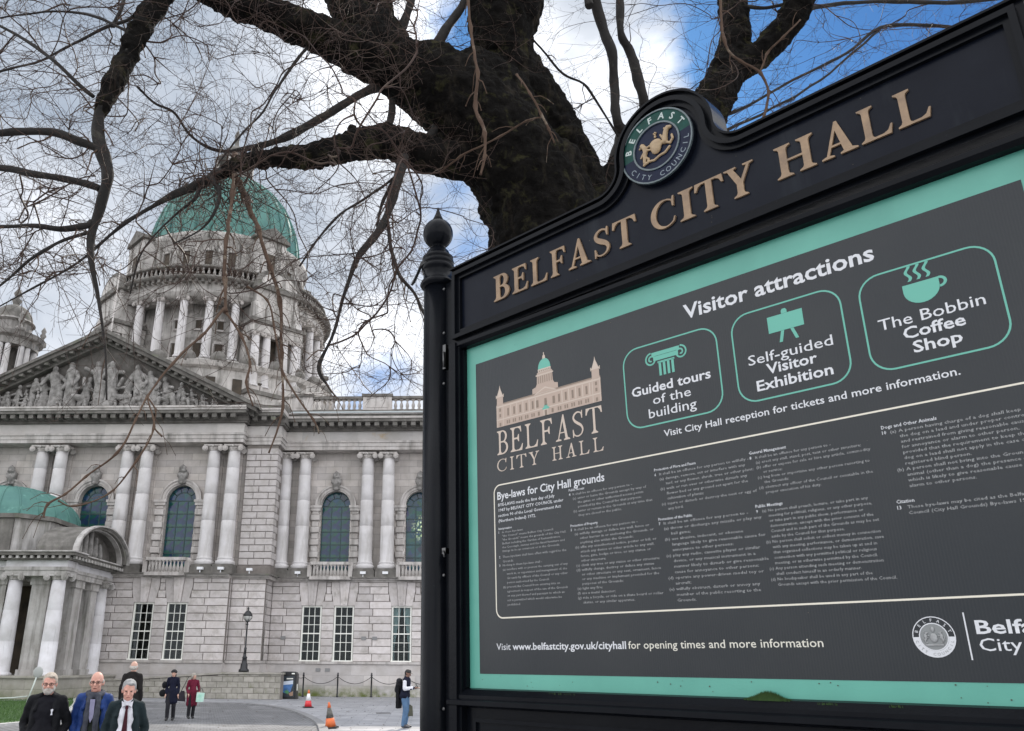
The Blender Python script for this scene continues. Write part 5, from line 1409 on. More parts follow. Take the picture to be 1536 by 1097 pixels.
# the cap strip that runs over the top edge
capo = header_outline(-.006)
mb = MB(); k = len(capo); base_ = header_outline(.001)
mb.v = [(a, -.045, b) for a, b in capo] + [(a, .045, b) for a, b in capo] + [(a, -.045, b) for a, b in base_] + [(a, .045, b) for a, b in base_]
for i in range(k-1):
    mb.face((i, i+1, k+i+1, k+i)); mb.face((2*k+i, 3*k+i, 3*k+i+1, 2*k+i+1)); mb.face((i, 2*k+i, 2*k+i+1, i+1)); mb.face((k+i, k+i+1, 3*k+i+1, 3*k+i))
obj('header_cap', mb, header, mat=m_paint)

# --- serif letters
def serif_polys(ch, sw=.17, tw=.07):
    S = .045; P = []
    def stem(x, w=sw, e=.10, y0=0, y1=1, top=True, bot=True):
        p = []
        if bot: p += [(x-e, y0), (x+w+e, y0), (x+w+e, y0+S*.8), (x+w+.02, y0+S*2), (x+w, y0+S*3.4)]
        else: p += [(x, y0), (x+w, y0)]
        if top: p += [(x+w, y1-S*3.4), (x+w+.02, y1-S*2), (x+w+e, y1-S*.8), (x+w+e, y1), (x-e, y1), (x-e, y1-S*.8), (x-.02, y1-S*2), (x, y1-S*3.4)]
        else: p += [(x+w, y1), (x, y1)]
        if bot: p += [(x, y0+S*3.4), (x-.02, y0+S*2), (x-e, y0+S*.8)]
        P.append(p)
    def strip(c, w):
        a, b = [], []
        for i, (x, y) in enumerate(c):
            x0, y0 = c[max(i-1, 0)]; x1, y1 = c[min(i+1, len(c)-1)]
            dx, dy = x1-x0, y1-y0; l = math.hypot(dx, dy) or 1; nx, ny = -dy/l, dx/l
            ww = w[i]/2; a.append((x+nx*ww, y+ny*ww)); b.append((x-nx*ww, y-ny*ww))
        for i in range(len(c)-1): P.append([b[i], b[i+1], a[i+1], a[i]])
    def bowl(x, yb, yt, rx, h=sw):
        c, w = [], []
        cy = (yb+yt)/2; ry = (yt-yb)/2 - tw/2
        c.append((x, cy-ry)); w.append(tw)
        for i in range(17):
            a = -math.pi/2+math.pi*i/16; c.append((x+.10+(rx-h/2)*math.cos(a), cy+ry*math.sin(a))); w.append(tw+(h-tw)*max(0, math.cos(a))**1.3)
        c.append((x, cy+ry)); w.append(tw); strip(c, w)
    L0 = .10
    if ch == 'I': stem(L0); W = sw+.2
    elif ch == 'L':
        stem(L0); P.append([(L0+sw, 0), (L0+sw+.42, 0), (L0+sw+.47, .27), (L0+sw+.43, .27), (L0+sw+.36, .12), (L0+sw+.25, tw+.005), (L0+sw, tw)]); W = L0+sw+.50
    elif ch in 'EF':
        stem(L0); x = L0+sw
        P.append([(x, 1-tw), (x+.20, 1-tw-.005), (x+.31, .89), (x+.36, .76), (x+.40, .76), (x+.38, 1), (x, 1)])
        P.append([(x, .49), (x+.17, .49), (x+.23, .38), (x+.27, .38), (x+.27, .68), (x+.23, .68), (x+.17, .56), (x, .56)])
        if ch == 'E': P.append([(x, 0), (x+.42, 0), (x+.47, .27), (x+.43, .27), (x+.35, .12), (x+.25, tw+.005), (x, tw)]); W = x+.50
        else: W = x+.44
    elif ch == 'T':
        x = .36-sw/2; stem(x, top=False, y1=.97)
        P.append([(-.0, 1), (-.02, .74), (.03, .74), (.08, .87), (.17, 1-tw), (.55, 1-tw), (.64, .87), (.69, .74), (.74, .74), (.72, 1)]); W = .72
    elif ch == 'H':
        stem(L0); stem(L0+sw+.34); P.append([(L0+sw, .47), (L0+sw+.34, .47), (L0+sw+.34, .47+tw), (L0+sw, .47+tw)]); W = L0*2+sw*2+.34
    elif ch == 'A':
        P.append([(.44, .0+.04), (.36, 1.0), (.46, 1.0), (.46, 1.0)][:0] or [(.50, .04), (.50+sw*1.15, .04), (.44, 1.02), (.38, 1.02), (.36, .86)])
        P.append([(.12, .04), (.12+tw, .04), (.42, .90), (.38, 1.0)])
        P.append([(.22, .29), (.56, .29), (.56, .29+tw*.9), (.24, .29+tw*.9)])
        P.append([(.02, 0), (.29, 0), (.29, .04), (.20, .075), (.10, .075), (.02, .04)]); P.append([(.42, 0), (.50+sw*1.15+.10, 0), (.50+sw*1.15+.10, .04), (.50+sw*1.15, .09), (.50, .08), (.42, .04)]); W = .60+sw*1.15
    elif ch == 'Y':
        x = .36-sw/2; stem(x, top=False, y1=.47)
        P.append([(x, .42), (x+sw, .42), (x+sw-.02, .50), (.20+.02, .96), (.06, .96)]); P.append([(x+sw*.55, .46), (x+sw, .42), (.66, .96), (.58, .96)])
        P.append([(-.02, 1), (-.02, .96), (.05, .93), (.22, .93), (.30, .96), (.30, 1)]); P.append([(.48, 1), (.48, .96), (.56, .93), (.66, .93), (.74, .96), (.74, 1)]); W = .72
    elif ch == 'B':
        stem(L0); bowl(L0+sw-.02, .49, 1.0, .27); bowl(L0+sw-.02, 0, .55, .33, sw*1.05); W = L0+sw+.44
    elif ch == 'C':
        c, w = [], []
        for i in range(31):
            a = R(42)+R(276)*i/30; c.append((.44+.38*math.cos(a), .5+.46*math.sin(a))); w.append(.045+(sw-.045)*max(0, -math.cos(a*1.0))**.9 if math.cos(a) < 0 else .045)
        strip(c, w); P.append([(.68, .66), (.73, .66), (.75, 1.0), (.71, 1.0), (.66, .86)]); P.append([(.66, .14), (.70, .12), (.76, .28), (.72, .30)]); W = .80
    elif ch == 'S':
        c = smooth2([(.52, .80), (.44, .92), (.30, .965), (.16, .90), (.10, .77), (.16, .64), (.30, .53), (.45, .42), (.52, .27), (.46, .11), (.30, .035), (.15, .08), (.07, .22)], 4)
        w = []
        for i in range(len(c)):
            t_ = i/(len(c)-1); w.append(.05+(sw*1.05-.05)*math.exp(-((t_-.5)/.17)**2)+.02*math.exp(-((t_-.25)/.1)**2))
        strip(c, w); P.append([(.49, .70), (.53, .70), (.54, 1.0), (.50, 1.0), (.46, .88)]); P.append([(.05, 0), (.09, 0), (.13, .13), (.09, .31), (.05, .31)]); W = .60
    return P, W
def solid(P, x, z, sx, sz, y, th, slope=0.0):
    mb = MB()
    for i, p in enumerate(P):
        q = [(x+a*sx, z+b*sz+slope*a*sx) for a, b in p]
        ar = sum(q[k][0]*q[(k+1) % len(q)][1]-q[(k+1) % len(q)][0]*q[k][1] for k in range(len(q)))
        if ar < 0: q = q[::-1]
        mb.prism(q, y-th-i*3e-5, y, 'y')
    return mb
# header letters at their measured places: (char, left, right)
HL = [('B', .1624, .2439), ('E', .2557, .3336), ('L', .3453, .4242), ('F', .4363, .5060), ('A', .5135, .6098), ('S', .6230, .6929), ('T', .7054, .793),
      ('C', .8541, .9440), ('I', .9539, 1.0050), ('T', 1.012, 1.1030), ('Y', 1.112, 1.2000), ('H', 1.2665, 1.3778), ('A', 1.390, 1.4890), ('L', 1.4980, 1.5814), ('L', 1.5900, 1.6725)]
for ch, a, b in HL:
    P_, W_ = serif_polys(ch, .165, .06)
    obj('letter', solid(P_, a, hz(a, 3.186)+(0 if a < .85 else .004), (b-a)/W_, .104, -.0215, .007, HT), header, mat=m_gold)

# --- flat lettering helper
def text(body, s, z, width=None, size=.02, bold=0.0, align='LEFT', m_=None, y=None, par=None, name='lettering', leading=1.0, res=2, slant=0.0):
    cu = bpy.data.curves.new('txt', 'FONT'); cu.body = body; cu.size = 1.0; cu.resolution_u = res; cu.offset = bold*.72; cu.align_x = align; cu.space_line = leading; cu.shear = slant
    o = bpy.data.objects.new('txt', cu); COL.objects.link(o)
    dg = bpy.context.evaluated_depsgraph_get(); me = bpy.data.meshes.new_from_object(o.evaluated_get(dg)); bpy.data.objects.remove(o)
    co = np.zeros(len(me.vertices)*3); me.vertices.foreach_get('co', co); co = co.reshape(-1, 3)
    x0, x1 = co[:, 0].min(), co[:, 0].max()
    sz = size/.72
    sx = (width/(x1-x0)) if width else sz
    X = (co[:, 0]-(x0 if align == 'LEFT' else (x0+x1)/2))*sx; Z = co[:, 1]*sz
    co2 = np.stack([X, np.zeros_like(X), Z], 1); me.vertices.foreach_set('co', co2.ravel()); me.update()
    me.materials.clear(); me.materials.append(m_ or m_whitep)
    return obj(name, me, par or board, (s, Y1 if y is None else y, z))
text('Visitor attractions', .922, 2.8895, .548, .047, .028)
def rrect(s0, s1, z0, z1, r, w, y, m_, name='outline', par=None):
    o_, i_ = [], []
    for cx_, cz_, a0 in ((s1-r, z1-r, 0), (s0+r, z1-r, 90), (s0+r, z0+r, 180), (s1-r, z0+r, 270)):
        for j in range(9):
            a = R(a0+90*j/8); o_.append((cx_+r*math.cos(a), cz_+r*math.sin(a))); i_.append((cx_+(r-w)*math.cos(a), cz_+(r-w)*math.sin(a)))
    mb = MB(); k = len(o_); mb.v = [(a, y, b) for a, b in o_] + [(a, y, b) for a, b in i_]
    for i in range(k): mb.face((i, k+i, k+(i+1) % k, (i+1) % k))
    return obj(name, mb, par or board, mat=m_)
rrect(.694, 1.019, 2.584, 2.846, .055, .0045, Y1, m_tealp); rrect(1.063, 1.372, 2.586, 2.851, .055, .0045, Y1, m_tealp); rrect(1.415, 1.722, 2.589, 2.848, .055, .0045, Y1, m_tealp)
text('Guided tours', .719, 2.6875, .268, .030, .026); text('of the', .855, 2.6490, .128, .029, .004, 'CENTER'); text('building', .853, 2.6085, .160, .030, .004, 'CENTER')
text('Self-guided', 1.103, 2.6925, .232, .030, .004); text('Visitor', 1.220, 2.6560, .138, .030, .026, 'CENTER'); text('Exhibition', 1.118, 2.6145, .206, .030, .026)
text('The Bobbin', 1.449, 2.6960, .234, .030, .004); text('Coffee', 1.568, 2.6590, .135, .030, .026, 'CENTER'); text('Shop', 1.569, 2.6200, .106, .030, .026, 'CENTER')
text('Visit City Hall reception for tickets and more information.', .818, 2.5430, .784, .0205, .014)
rrect(.127, 1.745, 2.046, 2.497, .03, .0045, Y1, mat('cream rule', (.66, .62, .52), .4), 'rule')
text('Bye-laws for City Hall grounds', .144, 2.4440, .452, .027, .022)
text('Visit', .126, 1.9475, .062, .0215, .0); text('www.belfastcity.gov.uk/cityhall', .1965, 1.9475, .436, .0215, .022); text('for opening times and more information', .640, 1.9475, .556, .0215, .006, m_=mat('warm white print', (.62, .60, .52), .4))
# logo wording in serif capitals
def serif_line(word, s0, s1, z, h, gap, sw, tw, m_):
    Ws = [(ch, *serif_polys(ch, sw, tw)) if ch != ' ' else (' ', None, .5) for ch in word]
    tot = sum(w for _, _, w in Ws) + gap*(len(word)-1); sx = (s1-s0)/tot; x = s0
    for ch, P_, w in Ws:
        if P_:
            mb = MB()
            for i, p in enumerate(P_):
                n = len(mb.v); q = [(x+a*sx, Y1-i*2e-5, z+b*h) for a, b in p]
                mb.v += q; mb.face(range(n, n+len(q)))
            obj('letter', mb, board, mat=m_)
        x += (w+gap)*sx
serif_line('BELFAST', .149, .602, 2.602, .087, .10, .10, .045, m_beige2); serif_line('CITY HALL', .146, .603, 2.5405, .046, .22, .09, .045, m_beige2)
# logo building
logo = obj('building_logo', None, sign)
def flatp(pts, m_, lay=0, name='logo_shape'):
    ar = sum(pts[k][0]*pts[(k+1) % len(pts)][1]-pts[(k+1) % len(pts)][0]*pts[k][1] for k in range(len(pts)))
    if ar < 0: pts = pts[::-1]
    mb = MB(); mb.v = [(a, Y1-.0002*lay, b) for a, b in pts]; mb.face(range(len(pts))); return mb
def fp(pts, m_, lay=0): obj('logo_shape', flatp(pts, m_, lay), logo, mat=m_)
def rc_(a, b, c, d): return [(a, c), (b, c), (b, d), (a, d)]
fp(rc_(.149, .606, 2.703, 2.785), m_beige, 0); fp(rc_(.149, .606, 2.728, 2.732), m_beige2, 1); fp(rc_(.149, .606, 2.776, 2.781), m_beige2, 1); fp(rc_(.15, .606, 2.785, 2.790), m_beiged, 0)
mbd = MB(); mbl = MB()
def add_f(mb, pts, lay):
    n = len(mb.v); mb.v += [(a, Y1-.0002*lay, b) for a, b in pts]; mb.face(range(n, n+len(pts)))
for s in [.205+.0285*i for i in range(5)] + [.435+.0285*i for i in range(5)]:
    add_f(mbd, rc_(s-.004, s+.004, 2.738, 2.766), 2); add_f(mbd, rc_(s-.0075, s-.002, 2.709, 2.722), 2); add_f(mbd, rc_(s+.002, s+.0075, 2.709, 2.722), 2); add_f(mbl, rc_(s+.011, s+.015, 2.733, 2.775), 2)
for s in (.167, .588):
    for z in (2.712, 2.745, 2.766): add_f(mbd, rc_(s-.004, s+.004, z-.006, z+.006), 2)
    add_f(mbl, rc_(s-.016, s-.013, 2.703, 2.785), 2); add_f(mbl, rc_(s+.013, s+.016, 2.703, 2.785), 2)
for s in (.340, .3765-.0, .412): add_f(mbd, rc_(s-.005, s+.005, 2.738, 2.764), 3)
for s in (.345, .405): add_f(mbd, rc_(s-.004, s+.004, 2.708, 2.722), 3)
obj('logo_windows', mbd, logo, mat=m_beiged, kind='stuff'); obj('logo_pilasters', mbl, logo, mat=m_beige2, kind='stuff')
fp([(.325, 2.785), (.428, 2.785), (.3765, 2.806)], m_beige2, 2); fp([(.337, 2.787), (.416, 2.787), (.3765, 2.801)], m_beige, 3)
fp(rc_(.362, .391, 2.725, 2.732), m_tealp, 3); fp([(.368, 2.732), (.385, 2.732), (.3825, 2.742), (.3705, 2.742)], m_tealp, 3); fp(rc_(.366, .387, 2.703, 2.725), m_beige2, 3); fp(rc_(.371, .382, 2.703, 2.722), m_beiged, 4)
fp([(.320, 2.790), (.433, 2.790), (.433, 2.808), (.418, 2.812), (.418, 2.800), (.335, 2.800), (.335, 2.812), (.320, 2.808)], m_beige, 1)
fp([(.328, 2.800), (.425, 2.800), (.412, 2.822), (.41, 2.862), (.343, 2.862), (.341, 2.822)], m_beige, 0); 
for s in [.349+.0095*i for i in range(7)]: fp(rc_(s-.0015, s+.0015, 2.822, 2.848), m_beiged, 2)
fp(rc_(.338, .415, 2.850, 2.855), m_beige2, 2); fp(rc_(.348, .405, 2.862, 2.874), m_beige2, 1)
for s in [.355+.0085*i for i in range(6)]: fp(rc_(s-.002, s+.002, 2.864, 2.870), m_beiged, 2)
fp([(.3765-.0275*math.cos(math.pi*i/16), 2.874+.036*math.sin(math.pi*i/16)) for i in range(17)], m_tealp, 1)
fp([(.370, 2.909), (.383, 2.909), (.382, 2.920), (.3785, 2.922), (.3785, 2.932), (.3745, 2.932), (.3745, 2.922), (.371, 2.920)], m_beige2, 2)
for s in (.167, .588):
    fp(rc_(s-.015, s+.015, 2.785, 2.815), m_beige, 1); fp([(s-.019, 2.815), (s+.019, 2.815), (s+.013, 2.822), (s+.003, 2.846), (s, 2.860), (s-.003, 2.846), (s-.013, 2.822)], m_beige2, 2)
    fp(rc_(s-.019, s-.016, 2.812, 2.824), m_beige2, 2); fp(rc_(s+.016, s+.019, 2.812, 2.824), m_beige2, 2)
# icons
ic = obj('column_icon', None, sign)
def icn(pts, par, nm='icon_shape'): obj(nm, flatp(pts, None, 1), par, mat=m_tealp)
icn(rc_(.800, .896, 2.8005, 2.813), ic); icn([(.805, 2.785), (.891, 2.785), (.891, 2.7995), (.805, 2.7995)], ic)
for s in (-1, 1):
    c_ = .848+s*.0505; mb = MB(); pts = []
    for i in range(30):
        a = i/29*R(560); r = .0215-.0172*i/29; pts.append((c_+s*r*math.sin(a), Y1, 2.7915+r*math.cos(a)))
    n = 0
    for i in range(len(pts)-1):
        p, q = Vector(pts[i]), Vector(pts[i+1]); d = (q-p).normalized(); nn_ = Vector((-d.z, 0, d.x))*.0026
        k0 = len(mb.v); mb.v += [tuple(p-nn_+Vector((0, -2e-5*i, 0))), tuple(q-nn_+Vector((0, -2e-5*i, 0))), tuple(q+nn_+Vector((0, -2e-5*i, 0))), tuple(p+nn_+Vector((0, -2e-5*i, 0)))]; mb.face((k0, k0+1, k0+2, k0+3))
    obj('scroll', mb, ic, mat=m_tealp)
for i in range(4): icn(rc_(.822+.0145*i, .8305+.0145*i, 2.734, 2.778), ic, 'flute')
icn(rc_(.819, .877, 2.775, 2.781), ic)
ez = obj('easel_icon', None, sign)
icn(rc_(1.172, 1.270, 2.769, 2.817), ez); icn([(1.213, 2.8175), (1.229, 2.8175), (1.229, 2.826), (1.225, 2.831), (1.217, 2.831), (1.213, 2.826)], ez); icn([(1.198, 2.737), (1.207, 2.737), (1.215, 2.7685), (1.206, 2.7685)], ez); icn([(1.243, 2.737), (1.252, 2.737), (1.241, 2.7685), (1.232, 2.7685)], ez)
cu_ = obj('cup_icon', None, sign)
icn([(1.519, 2.7955), (1.600, 2.7955)] + [(1.5595+.0405*math.cos(a), 2.7765+.036*math.sin(a)*1.0) for a in [-math.pi*i/14*1.0 for i in range(15)]], cu_)
mb = MB()
for i in range(12):
    a0, a1 = -math.pi/2+math.pi*i/12, -math.pi/2+math.pi*(i+1)/12; k0 = len(mb.v)
    mb.v += [(1.6+r*math.cos(a), Y1, 2.782+r*.85*math.sin(a)) for r, a in ((.010, a0), (.017, a0), (.017, a1), (.010, a1))]; mb.face((k0, k0+1, k0+2, k0+3))
obj('cup_handle', mb, cu_, mat=m_tealp)
for j in range(3):
    mb = MB(); n_ = 14
    for i in range(n_+1):
        x = 1.5365+j*.0205+.0045*math.sin(i/n_*2*math.pi*1.25); z = 2.803+.040*i/n_; mb.v += [(x-.0038, Y1, z), (x+.0038, Y1, z)]
    for i in range(n_): mb.face((2*i, 2*i+1, 2*i+3, 2*i+2))
    obj('steam', mb, cu_, mat=m_tealp)
# small print: bye-laws in their columns
SP = [
 (.1467, 2.4200, .285, .0104, 1.30, 'BYE-LAWS made the first day of July\n1987 by BELFAST CITY COUNCIL under\nsection 90 of the Local Government Act\n(Northern Ireland) 1972.', m_whitep),
 (.1467, 2.3390, None, .0078, 1.0, 'Interpretation', m_whitep),
 (.1467, 2.3265, None, .0078, 1.0, '1', m_whitep),
 (.162, 2.3265, .275, 0.007, 1.343, 'In these bye-laws:\n"the Council" means Belfast City Council;\n"the Grounds" means the grounds of the City Hall,\nBelfast including the Garden of Remembrance,\nthe Cenotaph, statues and the fixed furniture and\nfittings to be an ornament or in the Grounds;', m_greyp),
 (.1467, 2.2430, None, .0078, 1.0, '2', m_whitep), (.162, 2.2430, .272, .0078, 1.42, 'These bye-laws shall have effect with regard to the\nGrounds.', m_greyp),
 (.1467, 2.2150, None, .0078, 1.0, '3', m_whitep), (.162, 2.2150, .275, 0.0072, 1.459, 'Nothing in these bye-laws shall -\n(a) interfere with or prevent the carrying out of any\n     work in, or supervision and management of, the\n     Grounds by officers of the Council or any other\n     person authorised by the Council;\n(b) prevent the Council from entering into an\n     agreement in respect of the use of the Grounds\n     or any part thereof and pursuant to which an\n     act is permitted which would otherwise be\n     prohibited.', m_greyp),
 (.4556, 2.4290, None, .0082, 1.0, 'Public Access', m_whitep), (.4556, 2.4150, None, .0082, 1.0, '4', m_whitep),
 (.470, 2.4150, .290, 0.0076, 1.334, 'It shall be an offence for any person to -\n(a) enter or leave the Grounds except by way of\n     the gates or other authorised access points\n     provided by the Council for that purpose;\n(b) enter or remain in the Grounds at any time that\n     they are closed to the public.', m_greyp),
 (.4556, 2.3150, None, .0082, 1.0, 'Protection of Property', m_whitep), (.4556, 2.3020, None, .0082, 1.0, '5', m_whitep),
 (.470, 2.3020, .300, 0.0076, 1.344, 'It shall be an offence for any person to -\n(a) wilfully damage or deface any wall, fence or\n     other barrier in or enclosing the Grounds, or\n     anything else within the Grounds;\n(b) affix any unauthorised notice, poster or bill, or\n     attach any device or other article to any wall,\n     fence, gate, hedge or tree, or any statue or\n     other structure;\n(c) climb any tree or any statue or other structure;\n(d) wilfully change, destroy or deface any statue\n     or other structure or any seat, ornament, fence\n     or any machine or implement provided for the\n     purposes of the Grounds;\n(e) light any fire;\n(f) use a metal detector;\n(g) ride a bicycle, or ride on a skate board or roller\n     skates, or any similar apparatus.', m_greyp),
 (.7743, 2.4450, None, .0082, 1.0, 'Protection of Flora and Fauna', m_whitep), (.7743, 2.4305, None, .0082, 1.0, '6', m_whitep),
 (.790, 2.4305, .290, 0.0078, 1.394, 'It shall be an offence for any person to wilfully -\n(a) damage, remove, cut or interfere with any\n     turf, or any flower, shrub, tree or other plant;\n(b) walk or run over or otherwise disturb any\n     flower bed or any ground set apart for the\n     cultivation of plants;\n(c) injure or disturb or destroy the nest or egg of\n     any bird.', m_greyp),
 (.7743, 2.2990, None, .0082, 1.0, 'Protection of the Public', m_whitep), (.7743, 2.2860, None, .0082, 1.0, '7', m_whitep),
 (.790, 2.2860, .298, 0.008, 1.414, 'It shall be an offence for any person to -\n(a) throw or discharge any missile or play any\n     ball game;\n(b) use abusive, indecent, or obscene\n     language likely to give reasonable cause for\n     annoyance to other persons;\n(c) play any radio, cassette player or similar\n     device, or any musical instrument in a\n     manner likely to disturb or give reasonable\n     cause for annoyance to other persons;\n(d) operate any power-driven model toy or\n     aircraft;\n(e) wilfully obstruct, disturb or annoy any\n     member of the public resorting to the\n     Grounds.', m_greyp),
 (1.0710, 2.4440, None, .0086, 1.0, 'General Management', m_whitep), (1.0710, 2.4300, None, .0086, 1.0, '8', m_whitep),
 (1.087, 2.4300, .292, 0.0076, 1.334, 'It shall be an offence for any person to -\n(a) erect any stall, stand, post, tent or other structure;\n(b) offer or expose for sale or hire any article, commodity\n     or service;\n(c) beg from or importune any other person resorting to\n     the Grounds;\n(d) obstruct any officer of the Council or constable in the\n     proper execution of his duty.', m_greyp),
 (1.0705, 2.2990, None, .0086, 1.0, 'Public Meetings', m_whitep), (1.0705, 2.2855, None, .0086, 1.0, '9', m_whitep),
 (1.087, 2.2855, .300, 0.0076, 1.310, '(a) No person shall preach, lecture, or take part in any\n     meeting for political, religious, or any other purpose,\n     or take part in any public show, performance or\n     demonstration, except with the prior consent of the\n     Council and in such part of the Grounds as may be set\n     aside by the Council for that purpose.\n(b) No person shall solicit or collect money in connection\n     with any meeting, performance, or demonstration, save\n     that organised collections may be taken up at and in\n     connection with any permitted political or religious\n     meeting, or as otherwise permitted by the Council.\n(c) Any person attending such meeting or demonstration\n     shall conduct himself in an orderly manner.\n(d) No loudspeaker shall be used in any part of the\n     Grounds except with the prior permission of the Council.', m_greyp),
 (1.4118, 2.4480, None, .0088, 1.0, 'Dogs and Other Animals', m_whitep), (1.4118, 2.4345, None, .0088, 1.0, '10', m_whitep),
 (1.430, 2.4345, .292, 0.0078, 1.262, '(a) A person having charge of a dog shall keep\n     the dog on a lead and under proper control,\n     and restrained from giving reasonable cause\n     for annoyance or alarm to other person,\n     provided that the requirement to keep the\n     dog on a lead shall not apply in the case of a\n     registered blind person.\n(b) A person shall not bring into the Grounds any\n     animal (other than a dog) the presence of\n     which is likely to give reasonable cause of\n     alarm to other persons.', m_greyp),
 (1.4150, 2.2660, None, .0088, 1.0, 'Citation', m_whitep), (1.4150, 2.2520, None, .0088, 1.0, '13', m_whitep),
 (1.437, 2.2520, .270, 0.0078, 1.300, 'These bye-laws may be cited as the Belfast City\nCouncil (City Hall Grounds) Bye-laws 1987.', m_greyp),
]
for s, z, w, h, ld, body, m_ in SP: text(body, s, z, w, h, .012 if m_ is m_whitep else .004, m_=m_, leading=ld*.98, res=1)
# council roundel print
def ringp(cx_, cz_, r0, r1, a0, a1, y, n=32):
    mb = MB()
    for i in range(n):
        b0 = a0+(a1-a0)*i/n; b1 = a0+(a1-a0)*(i+1)/n; k0 = len(mb.v)
        mb.v += [(cx_+r*math.cos(a), y, cz_+r*math.sin(a)) for r, a in ((r0, b0), (r1, b0), (r1, b1), (r0, b1))]; mb.face((k0, k0+1, k0+2, k0+3))
    return mb
def arc_text(word, cx_, cz_, r, a0, a1, size, m_, y, par, inward=False, bold=.01, name='letter', th=0):
    k_ = len(word)
    for i, ch in enumerate(word):
        if ch == ' ': continue
        a = a0+(a1-a0)*(i/(k_-1)); o = text(ch, 0, 0, None, size, bold, 'CENTER', m_, y, par, name)
        o.location = (cx_+r*math.cos(a), y, cz_+r*math.sin(a)); o.rotation_euler = (0, -(a-math.pi/2) if not inward else -(a+math.pi/2), 0)
rd = obj('council_roundel', None, sign); C0 = (1.4405, 1.9665)
m_prg = mat('grey print', (.20, .21, .21), .4)
obj('ring', ringp(*C0, .0415, .0435, 0, 2*math.pi, Y1), rd, mat=m_whitep); obj('ring', ringp(*C0, .0275, .0298, 0, 2*math.pi, Y1-.0004), rd, mat=m_whitep)
obj('lower_band', ringp(*C0, .0299, .0414, math.pi, 2*math.pi, Y1), rd, mat=m_whitep); obj('disc', ringp(*C0, .0001, .0274, 0, 2*math.pi, Y1), rd, mat=m_prg)
arc_text('BELFAST', *C0, .0322, R(160), R(20), .0068, m_whitep, Y1-.0004, rd); arc_text('CITY COUNCIL', *C0, .0395, R(196), R(344), .0062, m_greyp, Y1-.0006, rd, True)
def beast(mb, cx_, cz_, k, s, y):
    "small rearing heraldic supporter"
    for x, z, rx, rz in ((0, 0, .20, .42), (.10*s, .42, .16, .2), (.24*s, .52, .13, .08), (-.08*s, .6, .07, .12), (.28*s, .12, .22, .06), (.2*s, -.1, .18, .06), (-.12*s, -.42, .12, .26), (.04*s, -.7, .16, .06), (-.3*s, -.2, .06, .3)):
        mb.ell((cx_+x*k, y, cz_+z*k), (rx*k, .12*k, rz*k), 10, 6)
mb = MB(); beast(mb, C0[0]-.016, C0[1], .017, 1, Y1-.001); beast(mb, C0[0]+.016, C0[1], .017, -1, Y1-.001); mb.ell((C0[0], Y1-.001, C0[1]-.002), (.008, .002, .010)); mb.ell((C0[0], Y1-.001, C0[1]+.016), (.004, .002, .006)); mb.box(C0[0]-.018, C0[0]+.018, Y1-.002, Y1, C0[1]-.0185, C0[1]-.015)
obj('coat_of_arms', mb, rd, mat=m_greyp)
obj('divider', MB().box(1.5055, 1.5085, Y1-.0003, Y1, 1.918, 2.016), board, mat=m_whitep)
text('Belfast', 1.525, 1.9715, .150, .0285, .026); text('City Council', 1.526, 1.9365, .235, .0265, .004)
# crest on the header
crest = obj('crest_roundel', None, sign)
CC = (.906, hz(.906, 3.486)); yc = -.0385
m_cgreen = mat('crest green enamel', (.003, .035, .027), .35, var=(.006, .06, .048), vscale=30, spec=.15); m_cblue = mat('crest blue enamel', (.003, .006, .022), .35, var=(.005, .010, .032), vscale=20, spec=.15)
m_silver = mat('worn silver rim', (.13, .155, .165), .4, var=(.05, .08, .085), vscale=40)
def disc3(r0, r1, a0, a1, y0, y1, m_, nm):
    p1 = [(CC[0]+r1*math.cos(a0+(a1-a0)*i/40), CC[1]+r1*math.sin(a0+(a1-a0)*i/40)) for i in range(41)]; p0 = [(CC[0]+r0*math.cos(a0+(a1-a0)*i/40), CC[1]+r0*math.sin(a0+(a1-a0)*i/40)) for i in range(41)]
    mb = MB()
    for i in range(40): mb.prism([p0[i], p1[i], p1[i+1], p0[i+1]], y0, y1, 'y')
    return obj(nm, mb, crest, mat=m_)
disc3(.0005, .134, 0, 2*math.pi, -.040, -.0221, m_plate, 'crest_back')
disc3(.0865, .127, R(8), R(188), -.044, -.0401, m_cgreen, 'upper_band'); disc3(.0865, .127, R(188), R(368), -.044, -.0401, m_cblue, 'lower_band')
disc3(.1271, .132, 0, 2*math.pi, -.048, -.0401, m_silver, 'outer_rim'); disc3(.081, .0864, 0, 2*math.pi, -.048, -.0401, m_silver, 'inner_rim'); disc3(.0005, .0809, 0, 2*math.pi, -.043, -.0401, m_cblue, 'centre_field')
m_pw = mat('pale metal letters', (.38, .44, .42), .4)
arc_text('BELFAST', *CC, .0955, R(168), R(28), .0235, m_pw, -.0446, crest, bold=.035); arc_text('CITY COUNCIL', *CC, .1175, R(213), R(352), .0185, mat('dull metal letters', (.16, .20, .23), .4), -.0446, crest, True, bold=.01)
m_arms = mat('gilded arms', (.36, .26, .145), .45, var=(.30, .21, .12), vscale=60)
mb = MB()
def arm(x, z, rx, rz, ry=.008): mb.ell((CC[0]+x, -.047, CC[1]+z), (rx, ry, rz), 12, 8)
